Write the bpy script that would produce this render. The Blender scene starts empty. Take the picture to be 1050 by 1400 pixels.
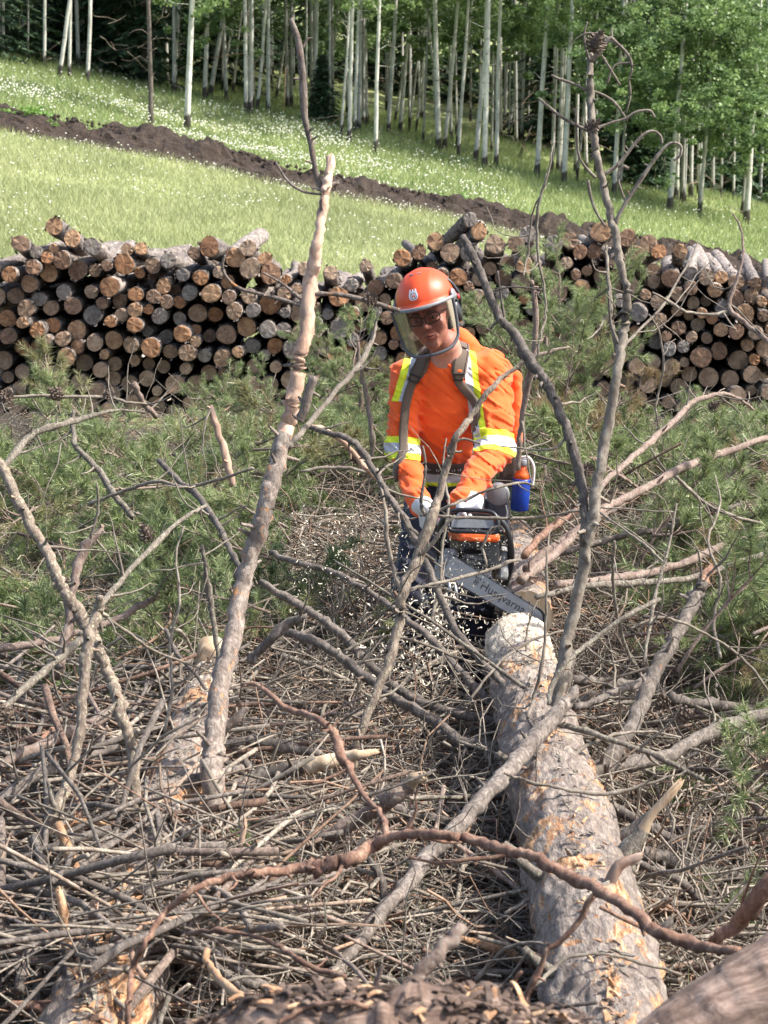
import bpy, bmesh, math, random
import numpy as np
from mathutils import Vector, Matrix, Euler

R = math.radians
rng = np.random.default_rng(7)
random.seed(7)
scene = bpy.context.scene
COL = scene.collection

# ------------------------------------------------------------------ camera, sky, sun, exposure
CAM_Z = 2.15
FPX = 3000.0            # focal length in pixels of the 1050 x 1400 photograph
PITCH = math.atan(450 / FPX)
cam_d = bpy.data.cameras.new('camera')
cam = bpy.data.objects.new('camera', cam_d)
COL.objects.link(cam)
cam.location = (0, 0, CAM_Z)
cam.rotation_euler = (R(90) - PITCH, 0, 0)
cam_d.sensor_fit = 'VERTICAL'
cam_d.sensor_height = 36.0
cam_d.lens = 36.0 * FPX / 1400
cam_d.clip_start = 0.2
cam_d.clip_end = 900
cam_d.dof.use_dof = True
cam_d.dof.focus_distance = 8.4
cam_d.dof.aperture_fstop = 13.0
scene.camera = cam

SUN_TO = Vector((0.66, -0.10, 0.78)).normalized()
w = bpy.data.worlds.new('World')
scene.world = w
w.use_nodes = True
wn = w.node_tree.nodes
wn.clear()
sky = wn.new('ShaderNodeTexSky')
sky.sky_type = 'NISHITA'
sky.sun_disc = False
sky.sun_elevation = math.asin(SUN_TO.z)
sky.sun_rotation = math.atan2(SUN_TO.x, SUN_TO.y)
sky.air_density = 1.0
sky.dust_density = 3.0
sky.ozone_density = 0.6
bg = wn.new('ShaderNodeBackground')
bg.inputs[1].default_value = 0.15
wo = wn.new('ShaderNodeOutputWorld')
w.node_tree.links.new(sky.outputs[0], bg.inputs[0])
w.node_tree.links.new(bg.outputs[0], wo.inputs[0])
sd = bpy.data.lights.new('sun', 'SUN')
sd.energy = 3.8
sd.angle = R(0.8)
sd.color = (1.0, 0.955, 0.89)
sun = bpy.data.objects.new('sun', sd)
COL.objects.link(sun)
sun.rotation_euler = SUN_TO.to_track_quat('Z', 'Y').to_euler()
scene.view_settings.view_transform = 'Standard'
scene.view_settings.look = 'None'
scene.view_settings.gamma = 1
scene.view_settings.use_curve_mapping = False
scene.view_settings.exposure = 1.15
scene.render.engine = 'CYCLES'
scene.cycles.max_bounces = 7
scene.cycles.transparent_max_bounces = 10
scene.cycles.use_denoising = True


# ------------------------------------------------------------------ helpers
def P(px, py, d):
    """world point at distance d (world y) seen at pixel (px, py) of the photograph: used to survey positions"""
    a = (px - 525) / FPX
    b = -(py - 700) / FPX
    y = math.cos(PITCH) + b * math.sin(PITCH)
    z = -math.sin(PITCH) + b * math.cos(PITCH)
    k = d / y
    return np.array([a * k, d, CAM_Z + z * k])


def project(p):
    x, y, z = p[0], p[1], p[2] - CAM_Z
    f = y * math.cos(PITCH) - z * math.sin(PITCH)
    u = y * math.sin(PITCH) + z * math.cos(PITCH)
    return 525 + FPX * x / f, 700 - FPX * u / f


def tag(o, label=None, cat=None, group=None, kind=None):
    if label: o['label'] = label
    if cat: o['category'] = cat
    if group: o['group'] = group
    if kind: o['kind'] = kind
    return o


def empty(name, loc=(0, 0, 0)):
    o = bpy.data.objects.new(name, None)
    o.empty_display_size = 0.1
    o.location = loc
    COL.objects.link(o)
    return o


def mesh_np(name, V, F, mats=(), smooth=False, midx=None):
    """F: list of int arrays (n,k) or one array"""
    if isinstance(F, np.ndarray): F = [F]
    F = [f for f in F if len(f)]
    V = np.asarray(V, dtype=np.float32)
    me = bpy.data.meshes.new(name)
    me.vertices.add(len(V))
    me.vertices.foreach_set('co', V.ravel())
    loops = np.concatenate([f.ravel() for f in F]).astype(np.int32)
    sizes = np.concatenate([np.full(len(f), f.shape[1]) for f in F])
    starts = np.concatenate([[0], np.cumsum(sizes)[:-1]]).astype(np.int32)
    me.loops.add(len(loops))
    me.loops.foreach_set('vertex_index', loops)
    me.polygons.add(len(sizes))
    me.polygons.foreach_set('loop_start', starts)
    for m in mats: me.materials.append(m)
    if midx is not None: me.polygons.foreach_set('material_index', np.asarray(midx, dtype=np.int32))
    me.polygons.foreach_set('use_smooth', np.full(len(sizes), bool(smooth)))
    me.update(calc_edges=True)
    me.validate()
    return me


def obj(name, me, parent=None, loc=None):
    o = bpy.data.objects.new(name, me)
    COL.objects.link(o)
    if parent is not None: o.parent = parent
    if loc is not None: o.location = loc
    return o


def nrm(v):
    return v / np.maximum(np.linalg.norm(v, axis=-1, keepdims=True), 1e-9)


def batch_tubes(Pt, Rad, sides=4, cap=False, phase=None):
    """Pt (M,K,3), Rad (M,K) -> V, quads"""
    M, K, _ = Pt.shape
    T = np.gradient(Pt, axis=1)
    T = nrm(T)
    ref = np.where(np.abs(T[:, :1, 2:3]) > 0.9, np.array([[[1., 0, 0]]]), np.array([[[0., 0, 1]]]))
    ref = np.broadcast_to(ref, T.shape)
    N = nrm(np.cross(T, ref))
    B = np.cross(T, N)
    ang = np.arange(sides) * 2 * np.pi / sides
    c, s = np.cos(ang), np.sin(ang)
    V = Pt[:, :, None, :] + Rad[:, :, None, None] * (N[:, :, None, :] * c[None, None, :, None] + B[:, :, None, :] * s[None, None, :, None])
    idx = np.arange(M * K * sides).reshape(M, K, sides)
    a = idx[:, :-1, :]
    b = np.roll(a, -1, axis=2)
    d = idx[:, 1:, :]
    e = np.roll(d, -1, axis=2)
    Q = np.stack([a, b, e, d], axis=-1).reshape(-1, 4)
    if cap:
        caps = [idx[:, -1, :].reshape(-1, sides), idx[:, 0, ::-1].reshape(-1, sides)]
        return V.reshape(-1, 3), [Q] + caps
    return V.reshape(-1, 3), [Q]


def catmull(pts, n):
    """pts (K,D) -> smooth resampled (n,D)"""
    pts = np.asarray(pts, float)
    if len(pts) == 2:
        t = np.linspace(0, 1, n)[:, None]
        return pts[0] * (1 - t) + pts[1] * t
    ext = np.vstack([2 * pts[0] - pts[1], pts, 2 * pts[-1] - pts[-2]])
    out = []
    for t in np.linspace(0, len(pts) - 1 - 1e-6, n):
        i = int(t); u = t - i
        p0, p1, p2, p3 = ext[i:i + 4]
        out.append(0.5 * ((2 * p1) + (-p0 + p2) * u + (2 * p0 - 5 * p1 + 4 * p2 - p3) * u * u + (-p0 + 3 * p1 - 3 * p2 + p3) * u ** 3))
    return np.array(out)


def tube_mesh(name, pts, rad, mats, sides=8, rough=0.06, knots=0, seed=0, jag=0.0, midx_fn=None, ang_noise=0.05):
    """one bark-like tube: uneven surface from solid noise, nubs where twigs broke off, closed splintered ends"""
    r = np.random.default_rng(seed)
    K = len(pts)
    pts = np.asarray(pts, float)
    rad = np.asarray(rad, float).copy()
    V, Fs = batch_tubes(pts[None], rad[None], sides, cap=True)
    V = V.reshape(K, sides, 3)
    cen = pts[:, None, :]
    w = V + r.uniform(0, 40)
    k = (rough * 1.9) * vnoise(w, 24) + (ang_noise * 2.0) * vnoise(w, 75) + ang_noise * .6 * r.normal(size=(K, sides))
    V = cen + (V - cen) * (1 + k[..., None])
    for _ in range(min(knots, 9)):
        i = r.integers(1, K - 1) if K > 3 else 1
        s = r.integers(0, sides)
        o = nrm(V[i, s] - pts[i])
        for ds, amt in ((0, .55), (1, .3), (-1, .3)): V[i, (s + ds) % sides] += o * rad[i] * amt
        if i + 1 < K: V[i + 1, s] += o * rad[i] * .25
    if jag > 0:
        d = pts[-1] - pts[-2]
        d = d / max(np.linalg.norm(d), 1e-9)
        V[-1] += d * (jag * rad[-1] * r.random((sides, 1)) * 2.4)
    m = None
    if midx_fn is not None:
        ring = np.repeat(np.arange(K - 1), sides)
        m = [midx_fn(i / (K - 1)) for i in ring]
    parts = [(V.reshape(-1, 3), [Fs[0]])]
    nn = 0
    if knots and K > 12 and rad.max() > .006:
        for _ in range(min(14, K // 5)):
            i = r.integers(1, K - 2); s = r.integers(0, sides)
            o = nrm(V[i, s] - pts[i]); t_ = nrm(pts[i + 1] - pts[i])
            L = rad[i] * r.uniform(.5, 1.9) + .004
            dr = nrm(o + t_ * r.uniform(-.2, .8))
            p0 = pts[i] + o * rad[i] * .7
            q = np.stack([p0, p0 + dr * (L * .5 + rad[i] * .3), p0 + dr * (L + rad[i] * .3)])
            q[2] += r.normal(0, .0015, 3)
            tv, tf = batch_tubes(q[None], (min(rad[i] * .34, .006) * np.array([[1.3, .9, .75]])), 5)
            cap_ = np.arange(10, 15)[None]
            parts.append((tv, [tf[0]])); nn += len(tf[0])
    base = join_np(parts)
    nv = len(base[0])
    F = [base[1][0]] + Fs[1:]
    if m is not None:
        e1, e0 = [midx_fn(1.0)], [midx_fn(0.0)]
        m = np.concatenate([m, np.zeros(nn), e1, e0])
    return mesh_np(name, base[0], F, mats, True, m)


def join_np(parts):
    """parts: list of (V, [F...]) -> V, [F...] grouped by size"""
    Vs, groups, off = [], {}, 0
    for V, Fs in parts:
        Vs.append(V)
        for f in Fs:
            groups.setdefault(f.shape[1], []).append(f + off)
        off += len(V)
    return np.concatenate(Vs), [np.concatenate(g) for g in groups.values()]


def box_np(lo, hi):
    x0, y0, z0 = lo; x1, y1, z1 = hi
    V = np.array([[x0, y0, z0], [x1, y0, z0], [x1, y1, z0], [x0, y1, z0], [x0, y0, z1], [x1, y0, z1], [x1, y1, z1], [x0, y1, z1]], float)
    F = np.array([[0, 3, 2, 1], [4, 5, 6, 7], [0, 1, 5, 4], [1, 2, 6, 5], [2, 3, 7, 6], [3, 0, 4, 7]])
    return V, [F]


# smooth value noise, vectorised
_perm = np.random.default_rng(3).random((64, 64, 64)).astype(np.float32)


def vnoise(p, scale=1.0, off=0.0):
    q = np.asarray(p, float) * scale + off
    i = np.floor(q).astype(int)
    f = q - i
    f = f * f * (3 - 2 * f)
    r = 0
    for dx in (0, 1):
        for dy in (0, 1):
            for dz in (0, 1):
                wgt = (f[..., 0] if dx else 1 - f[..., 0]) * (f[..., 1] if dy else 1 - f[..., 1]) * (f[..., 2] if dz else 1 - f[..., 2])
                r = r + wgt * _perm[(i[..., 0] + dx) % 64, (i[..., 1] + dy) % 64, (i[..., 2] + dz) % 64]
    return r * 2 - 1


# ------------------------------------------------------------------ materials
class NT:
    def __init__(s, name, rough=0.8):
        s.m = bpy.data.materials.new(name)
        s.m.use_nodes = True
        s.t = s.m.node_tree
        s.n = s.t.nodes
        s.b = s.n['Principled BSDF']
        s.b.inputs['Roughness'].default_value = rough
        s.tc = s.n.new('ShaderNodeTexCoord')

    def link(s, a, b): s.t.links.new(a, b); return s

    def coord(s, which='Object', scale=(1, 1, 1)):
        mp = s.n.new('ShaderNodeMapping')
        mp.inputs['Scale'].default_value = scale
        s.link(s.tc.outputs[which], mp.inputs[0])
        return mp.outputs[0]

    def geo(s):
        g = s.n.new('ShaderNodeNewGeometry')
        return g.outputs['Position']

    def noise(s, vec, scale, detail=4, rough=0.6, dist=0.0):
        x = s.n.new('ShaderNodeTexNoise')
        x.inputs['Scale'].default_value = scale
        x.inputs['Detail'].default_value = detail
        x.inputs['Roughness'].default_value = rough
        x.inputs['Distortion'].default_value = dist
        s.link(vec, x.inputs['Vector'])
        return x.outputs[0]

    def vor(s, vec, scale, feature='F1'):
        x = s.n.new('ShaderNodeTexVoronoi')
        x.feature = feature
        x.inputs['Scale'].default_value = scale
        s.link(vec, x.inputs['Vector'])
        return x.outputs['Distance']

    def ramp(s, fac, stops, interp='LINEAR'):
        x = s.n.new('ShaderNodeValToRGB')
        x.color_ramp.interpolation = interp
        el = x.color_ramp.elements
        while len(el) > 1: el.remove(el[-1])
        el[0].position = stops[0][0]
        el[0].color = tuple(stops[0][1]) + (1,) if len(stops[0][1]) == 3 else stops[0][1]
        for p, c in stops[1:]:
            e = el.new(p)
            e.color = tuple(c) + (1,)
        s.link(fac, x.inputs[0])
        return x.outputs[0]

    def mix(s, fac, a, b, mode='MIX'):
        x = s.n.new('ShaderNodeMix')
        x.data_type = 'RGBA'
        x.blend_type = mode
        for sock, v in ((x.inputs[0], fac), (x.inputs[6], a), (x.inputs[7], b)):
            if isinstance(v, (int, float)): sock.default_value = v
            elif isinstance(v, tuple): sock.default_value = v + (1,) if len(v) == 3 else v
            else: s.link(v, sock)
        return x.outputs[2]

    def math(s, op, a, b=0.5, c=None):
        x = s.n.new('ShaderNodeMath')
        x.operation = op
        for i, v in enumerate((a, b) if c is None else (a, b, c)):
            if isinstance(v, (int, float)): x.inputs[i].default_value = v
            else: s.link(v, x.inputs[i])
        return x.outputs[0]

    def bump(s, h, strength=0.5, dist=0.01):
        x = s.n.new('ShaderNodeBump')
        x.inputs['Strength'].default_value = strength
        x.inputs['Distance'].default_value = dist
        s.link(h, x.inputs['Height'])
        s.link(x.outputs[0], s.b.inputs['Normal'])
        return s

    def color(s, c):
        if isinstance(c, tuple): s.b.inputs['Base Color'].default_value = c + (1,)
        else: s.link(c, s.b.inputs['Base Color'])
        return s

    def rnd(s):
        return s.n.new('ShaderNodeObjectInfo').outputs['Random']

    def ocol(s):
        return s.n.new('ShaderNodeObjectInfo').outputs['Color']


def bark_mat(name, dark, mid, light, patch=None, patch_at=0.62, sc=28, lichen=None, pw=0.05, bump=0.8, stretch=(1, 1, .45)):
    t = NT(name, 0.9)
    v = t.coord('Object', stretch)
    n1 = t.noise(v, sc, 6, 0.72, 0.6)
    c = t.ramp(n1, [(0.30, dark), (0.48, mid), (0.68, light)])
    n2 = t.noise(v, sc * 0.22, 3, 0.6, 1.0)
    c = t.mix(t.ramp(n2, [(0.42, (0, 0, 0)), (0.62, (1, 1, 1))]), c, t.mix(0.5, c, dark, 'MIX'))
    if lichen:
        n3 = t.noise(v, sc * 1.7, 3, 0.7)
        c = t.mix(t.ramp(n3, [(0.56, (0, 0, 0)), (0.64, (1, 1, 1))]), c, lichen)
    if patch:
        n4 = t.noise(v, sc * 0.30, 4, 0.65, 0.8)
        c = t.mix(t.ramp(n4, [(patch_at, (0, 0, 0)), (patch_at + pw, (1, 1, 1))]), c, patch)
    isl = t.n.new('ShaderNodeNewGeometry').outputs['Random Per Island']
    if name in ('bark_twig', 'bark_brown', 'bark_dark', 'bark_grey'):
        c = t.mix(t.ramp(isl, [(.70, (0, 0, 0)), (.95, (.75, .75, .75))]), c, t.mix(1.0, c, (1.05, .66, .48), 'MULTIPLY'))
    hv = t.n.new('ShaderNodeHueSaturation')
    t.link(c, hv.inputs['Color'])
    val = t.math('MULTIPLY_ADD', t.rnd(), 0.3, 0.5)
    t.link(t.math('ADD', val, t.math('MULTIPLY', t.math('FRACT', t.math('MULTIPLY', isl, 7.31)), .62)), hv.inputs['Value'])
    t.color(hv.outputs[0])
    n5 = t.noise(v, sc * 2.2, 5, 0.75)
    t.bump(t.math('ADD', n1, t.math('MULTIPLY', n5, 0.5)), bump, 0.006)
    return t.m


M = {}
M['bark_grey'] = bark_mat('bark_grey', (.075, .058, .045), (.20, .165, .13), (.38, .335, .27), lichen=(.38, .38, .27), sc=88)
M['bark_twig'] = bark_mat('bark_twig', (.11, .085, .065), (.24, .20, .155), (.40, .36, .29), sc=78, bump=.3)
M['bark_brown'] = bark_mat('bark_brown', (.05, .040, .034), (.165, .135, .112), (.34, .295, .25), patch=(.36, .16, .065), patch_at=.70, sc=88)
M['bark_dark'] = bark_mat('bark_dark', (.025, .018, .015), (.085, .060, .048), (.19, .14, .11), sc=90)  # for buried sticks: colour variety, plus shade of the heap's depth painted in
M['bark_pink'] = bark_mat('bark_pink', (.12, .075, .058), (.27, .19, .15), (.42, .33, .27), lichen=(.36, .33, .27), sc=78)
M['bark_red'] = bark_mat('bark_red', (.10, .05, .036), (.27, .145, .095), (.46, .31, .215), sc=67)
M['bark_snag'] = bark_mat('bark_snag', (.09, .068, .056), (.24, .19, .155), (.43, .37, .31), patch=(.46, .22, .09), patch_at=.60, sc=78)
M['peeled_pink'] = bark_mat('peeled_pink', (.20, .12, .085), (.50, .33, .23), (.62, .46, .34), patch=(.22, .16, .13), patch_at=.56, pw=.08, sc=24, stretch=(1, 1, .3), bump=.4)
M['pale_wood'] = bark_mat('pale_wood', (.27, .18, .11), (.50, .37, .24), (.64, .52, .37), sc=26, stretch=(1, 1, .2), bump=.35)
M['torn_orange'] = bark_mat('torn_orange', (.18, .085, .045), (.44, .25, .13), (.64, .47, .30), sc=22, stretch=(1, .3, 1), bump=1.0)

# thick trunks: flaky scales, torn orange patches, dusting of sawdust
def trunk_mat(name, orange_at=.60, dust=True):
    t = NT(name, 0.88)
    v = t.coord('Object', (1, .45, 1))
    v1 = t.vor(v, 55)
    n1 = t.noise(v, 26, 7, .75, 1.2)
    base = t.ramp(n1, [(.28, (.06, .045, .038)), (.45, (.19, .15, .125)), (.60, (.34, .285, .235)), (.78, (.47, .41, .345))])
    base = t.mix(t.ramp(v1, [(.0, (1, 1, 1)), (.16, (0, 0, 0))]), base, t.mix(.6, base, (.09, .055, .04)))
    n4 = t.noise(v, 7.5, 6, .68, .7)
    fib = t.noise(t.coord('Object', (2.2, .25, 2.2)), 40, 4, .7)
    orange = t.ramp(fib, [(.34, (.13, .06, .035)), (.46, (.36, .175, .08)), (.56, (.52, .31, .16)), (.70, (.68, .56, .40))])
    c = t.mix(t.ramp(n4, [(orange_at, (0, 0, 0)), (orange_at + .035, (1, 1, 1))]), base, orange)
    if dust:
        g = t.n.new('ShaderNodeSeparateXYZ')
        t.link(t.geo(), g.inputs[0])
        m = t.math('MINIMUM', t.math('MULTIPLY_ADD', g.outputs[1], .30, -2.03), .27)
        n6 = t.noise(v, 60, 5, .8)
        d = t.ramp(t.math('ADD', m, n6), [(.62, (0, 0, 0)), (.80, (1, 1, 1))])
        c = t.mix(d, c, (.66, .58, .46))
    t.color(c)
    t.bump(t.math('ADD', t.math('MULTIPLY', v1, .9), t.math('ADD', n1, fib)), 1.0, .012)
    return t.m


M['trunk_bark'] = trunk_mat('trunk_bark', .525)
M['trunk_plain'] = trunk_mat('trunk_plain', .56, False)
M['trunk_bark_left'] = trunk_mat('trunk_bark_left', .53, True)

M['near_bark'] = bark_mat('near_bark', (.04, .026, .02), (.15, .095, .068), (.37, .27, .21), patch=(.55, .42, .32), patch_at=.60, pw=.05, sc=26, stretch=(.28, 1, .8), bump=1.0)
# stacked logs
t = NT('stack_bark', .9)
v = t.coord('Object', (1, .25, 1))
n1 = t.noise(v, 20, 6, .75, .8)
c = t.ramp(n1, [(.30, (.05, .04, .035)), (.46, (.17, .14, .12)), (.62, (.36, .31, .27)), (.8, (.52, .46, .41))])
hv = t.n.new('ShaderNodeHueSaturation')
t.link(c, hv.inputs['Color'])
t.link(t.math('MULTIPLY_ADD', t.rnd(), .7, .6), hv.inputs['Value'])
t.color(hv.outputs[0])
t.bump(n1, 1.0, .02)
M['stack_bark'] = t.m

t = NT('sawn_end', .85)
oc = t.ocol()
v = t.coord('Object')
wv = t.n.new('ShaderNodeTexWave')
wv.wave_type = 'RINGS'; wv.rings_direction = 'Y'
wv.inputs['Scale'].default_value = 26; wv.inputs['Distortion'].default_value = 2.0; wv.inputs['Detail'].default_value = 3
wv.inputs['Detail Scale'].default_value = 2.0
mp = t.n.new('ShaderNodeMapping'); t.link(t.tc.outputs['Object'], mp.inputs[0])
t.link(mp.outputs[0], wv.inputs['Vector'])
c = t.mix(t.ramp(wv.outputs['Fac'], [(.3, (.25, .25, .25)), (.8, (0, 0, 0))]), oc, t.mix(1.0, oc, (.45, .38, .33), 'MULTIPLY'))
rv = t.n.new('ShaderNodeVectorMath'); rv.operation = 'ADD'
t.link(t.tc.outputs['Object'], rv.inputs[0])
cmb = t.n.new('ShaderNodeCombineXYZ')
rr = t.math('MULTIPLY', t.rnd(), 37.0)
for i in range(3): t.link(rr, cmb.inputs[i])
t.link(cmb.outputs[0], rv.inputs[1])
n = t.noise(rv.outputs[0], 14, 5, .75)
c = t.mix(t.ramp(n, [(.40, (.75, .75, .75)), (.58, (0, 0, 0))]), c, t.mix(1.0, oc, (.42, .34, .30), 'MULTIPLY'))
n2 = t.noise(rv.outputs[0], 55, 3, .8)
c = t.mix(t.ramp(n2, [(.55, (0, 0, 0)), (.75, (.55, .55, .55))]), c, (.60, .47, .33))
v2 = t.vor(rv.outputs[0], 16, 'DISTANCE_TO_EDGE')
c = t.mix(t.ramp(v2, [(.0, (.55, .55, .55)), (.035, (0, 0, 0))]), c, (.06, .035, .025))
t.color(c)
t.bump(t.math('ADD', n, n2), .7, .008)
M['sawn_end'] = t.m


def leaf_mat(name, c1, c2, trans=.3, rough=.55, nscale=3.0, brown=False):
    t = NT(name, rough)
    n = t.noise(t.geo(), nscale, 3, .6)
    rp = t.n.new('ShaderNodeTexWhiteNoise')
    g = t.n.new('ShaderNodeNewGeometry')
    c = t.ramp(t.math('MULTIPLY_ADD', g.outputs['Random Per Island'], .5, t.math('MULTIPLY', n, .6)), [(.25, c1), (.8, c2)])
    if brown: c = t.mix(t.ramp(t.rnd(), [(.84, (0, 0, 0)), (.97, (.85, .85, .85))]), c, (.30, .20, .11))
    t.color(c)
    tr = t.n.new('ShaderNodeBsdfTranslucent')
    t.link(c, tr.inputs[0])
    ms = t.n.new('ShaderNodeMixShader')
    ms.inputs[0].default_value = trans
    t.link(t.b.outputs[0], ms.inputs[1])
    t.link(tr.outputs[0], ms.inputs[2])
    t.link(ms.outputs[0], t.n['Material Output'].inputs[0])
    return t.m


M['needles'] = leaf_mat('pine_needles', (.085, .13, .045), (.37, .43, .19), .3, .38, 3, True)
M['needles_mat'] = leaf_mat('needle_mat', (.06, .095, .035), (.27, .33, .14), .2, .5, 5)  # darker needle copy: shade between the boughs is put into the colour
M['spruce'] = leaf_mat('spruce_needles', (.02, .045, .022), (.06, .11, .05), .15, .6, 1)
M['aspen_leaf'] = leaf_mat('aspen_leaves', (.12, .20, .06), (.28, .38, .15), .45, .5, .8)
M['dark_leaf'] = leaf_mat('understorey_leaves', (.07, .13, .045), (.19, .28, .11), .4, .6, .5)
M['grass'] = leaf_mat('grass_blades', (.27, .31, .13), (.46, .48, .25), .35, .6, .35)
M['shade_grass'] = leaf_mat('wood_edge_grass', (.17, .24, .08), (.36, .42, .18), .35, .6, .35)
M['weed'] = leaf_mat('weed_leaves', (.12, .24, .04), (.22, .38, .08), .35, .6, 1)

t = NT('petals', .7); t.color((.78, .76, .66)); M['petals'] = t.m
t = NT('petals_yellow', .7); t.color((.72, .62, .06)); M['petals_yellow'] = t.m

t = NT('soil', .95)
n1 = t.noise(t.geo(), 3.2, 8, .75, .6)
n2 = t.noise(t.geo(), 14, 5, .7)
c = t.ramp(n1, [(.3, (.026, .017, .012)), (.55, (.066, .044, .030)), (.75, (.14, .102, .072))])
t.color(c); t.bump(t.math('ADD', n1, n2), 1.0, .12)
M['soil'] = t.m

t = NT('ground_mat', .95)
sp = t.n.new('ShaderNodeSeparateXYZ')
t.link(t.geo(), sp.inputs[0])
n1 = t.noise(t.geo(), .35, 5, .65)
n2 = t.noise(t.geo(), 5, 6, .75)
gr = t.ramp(t.math('ADD', t.math('MULTIPLY', n1, .6), t.math('MULTIPLY', n2, .4)), [(.34, (.13, .15, .06)), (.5, (.24, .28, .10)), (.62, (.33, .36, .15)), (.72, (.36, .33, .18))])
n3 = t.noise(t.geo(), 9, 8, .8, .5)
lit = t.ramp(n3, [(.34, (.018, .014, .010)), (.52, (.05, .038, .027)), (.66, (.12, .092, .065)), (.78, (.30, .25, .18))])  # brown litter darkened so the shade in the brush gaps is painted in
f = t.ramp(t.math('MULTIPLY_ADD', n1, 4.0, t.math('SUBTRACT', sp.outputs[1], 21.5)), [(0, (0, 0, 0)), (1, (1, 1, 1))])
c = t.mix(f, lit, gr)
t.color(c)
t.bump(t.math('ADD', n2, n3), .9, .05)
M['ground'] = t.m

t = NT('aspen_bark', .75)
v = t.coord('Object', (1, 1, .35))
n1 = t.noise(v, 7, 5, .7, .4)
base = t.ramp(n1, [(.35, (.33, .33, .29)), (.6, (.60, .59, .53))])
v3 = t.coord('Object', (1.0, 1.0, 3.2))
n2 = t.noise(v3, 2.3, 4, .62, 1.0)
c = t.mix(t.ramp(n2, [(.60, (0, 0, 0)), (.66, (1, 1, 1))]), base, (.07, .06, .05))
sp = t.n.new('ShaderNodeSeparateXYZ'); t.link(t.tc.outputs['Object'], sp.inputs[0])
n3 = t.noise(v, 4, 4, .7)
low = t.ramp(t.math('MULTIPLY_ADD', sp.outputs[2], 1.5, t.math('MULTIPLY', n3, -1.2)), [(-.0, (1, 1, 1)), (.12, (0, 0, 0))])
c = t.mix(low, c, (.06, .05, .045))
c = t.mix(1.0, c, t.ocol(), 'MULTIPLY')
t.color(c); t.bump(n1, .5, .02)
M['aspen_bark'] = t.m


def plain(name, col, rough=.5, metal=0., nz=.12, sc=60, bump=.15, coat=0.):
    t = NT(name, rough)
    n = t.noise(t.tc.outputs['Object'], sc, 4, .65)
    c = t.mix(t.ramp(n, [(.35, (0, 0, 0)), (.7, (1, 1, 1))]), tuple(x * (1 - nz) for x in col), tuple(min(1, x * (1 + nz)) for x in col))
    t.color(c)
    t.b.inputs['Metallic'].default_value = metal
    t.b.inputs['Coat Weight'].default_value = coat
    t.bump(n, bump, .002)
    return t.m


def cloth(name, col, nz=.1, sheen=.2):
    t = NT(name, .85)
    n = t.noise(t.tc.outputs['Object'], 240, 2, .6)
    n2 = t.noise(t.tc.outputs['Object'], 9, 4, .6)
    c = t.mix(n2, tuple(x * (1 - nz) for x in col), tuple(min(1, x * (1 + nz)) for x in col))
    t.color(c)
    t.b.inputs['Sheen Weight'].default_value = sheen
    t.bump(t.math('ADD', t.math('MULTIPLY', n, .12), n2), .45, .01)
    return t.m


M['hivis'] = cloth('hi_vis_orange', (.90, .115, .012))
M['yellow'] = cloth('lime_yellow_tape', (.78, .88, .03))
M['silver'] = cloth('reflective_silver', (.52, .52, .56), .06)
M['navy'] = cloth('navy_trousers', (.016, .018, .034))
M['strap'] = cloth('brown_webbing', (.105, .075, .052))
M['belt'] = cloth('brown_belt', (.055, .036, .027))
M['glove'] = cloth('pale_glove', (.62, .61, .60))
M['skin'] = plain('skin', (.52, .255, .185), .5, 0, .14, 70, .25)
M['lips'] = plain('lips', (.40, .15, .12), .5)
M['black'] = plain('black_plastic', (.015, .015, .017), .38)
M['rubber'] = plain('black_rubber', (.02, .02, .02), .7)
M['helmet'] = plain('helmet_orange', (.72, .075, .014), .45, 0, .05, 30, .05)
M['greyplastic'] = plain('grey_plastic', (.20, .205, .215), .45)
M['darkgrey'] = plain('dark_grey_plastic', (.085, .088, .095), .4)
M['red'] = plain('red_plastic', (.6, .02, .02), .4)
M['saworange'] = plain('saw_orange', (.75, .12, .02), .4, 0, .2, 40, .1)
M['steel'] = plain('bar_steel', (.38, .39, .41), .42, .55, .12, 50, .1)
M['chain'] = plain('chain_steel', (.06, .06, .06), .5, .6)
M['dusty'] = plain('dusty_cover', (.25, .25, .25), .7, 0, .6, 45, .3)
M['white'] = plain('white_paint', (.8, .8, .8), .5, 0, .03)
M['emblem_orange'] = plain('emblem_orange', (.80, .12, .03), .5)
M['ink'] = plain('dark_ink', (.05, .04, .04), .5)
M['blue'] = plain('blue_bottle', (.01, .045, .30), .35, 0, .12, 30)
M['eye'] = plain('eye_white', (.7, .66, .62), .3)
M['hair'] = plain('grey_hair', (.12, .10, .09), .8)
M['chips'] = plain('wood_chips', (.74, .66, .52), .85, 0, .15)
M['cone'] = plain('cone_scales', (.13, .095, .07), .8, 0, .4, 90, .5)
M['lens'] = None


def glass(name, tint, alpha):
    m = bpy.data.materials.new(name)
    m.use_nodes = True
    n = m.node_tree.nodes; l = m.node_tree.links
    n.clear()
    tr = n.new('ShaderNodeBsdfTransparent'); tr.inputs[0].default_value = tint + (1,)
    gl = n.new('ShaderNodeBsdfGlossy'); gl.inputs['Roughness'].default_value = .12; gl.inputs[0].default_value = (.8, .8, .8, 1)
    fr = n.new('ShaderNodeFresnel'); fr.inputs[0].default_value = 1.45
    ad = n.new('ShaderNodeMath'); ad.operation = 'MULTIPLY_ADD'; ad.inputs[1].default_value = .45; ad.inputs[2].default_value = alpha
    l.new(fr.outputs[0], ad.inputs[0])
    mx = n.new('ShaderNodeMixShader')
    l.new(ad.outputs[0], mx.inputs[0]); l.new(tr.outputs[0], mx.inputs[1]); l.new(gl.outputs[0], mx.inputs[2])
    o = n.new('ShaderNodeOutputMaterial'); l.new(mx.outputs[0], o.inputs[0])
    return m


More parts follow.
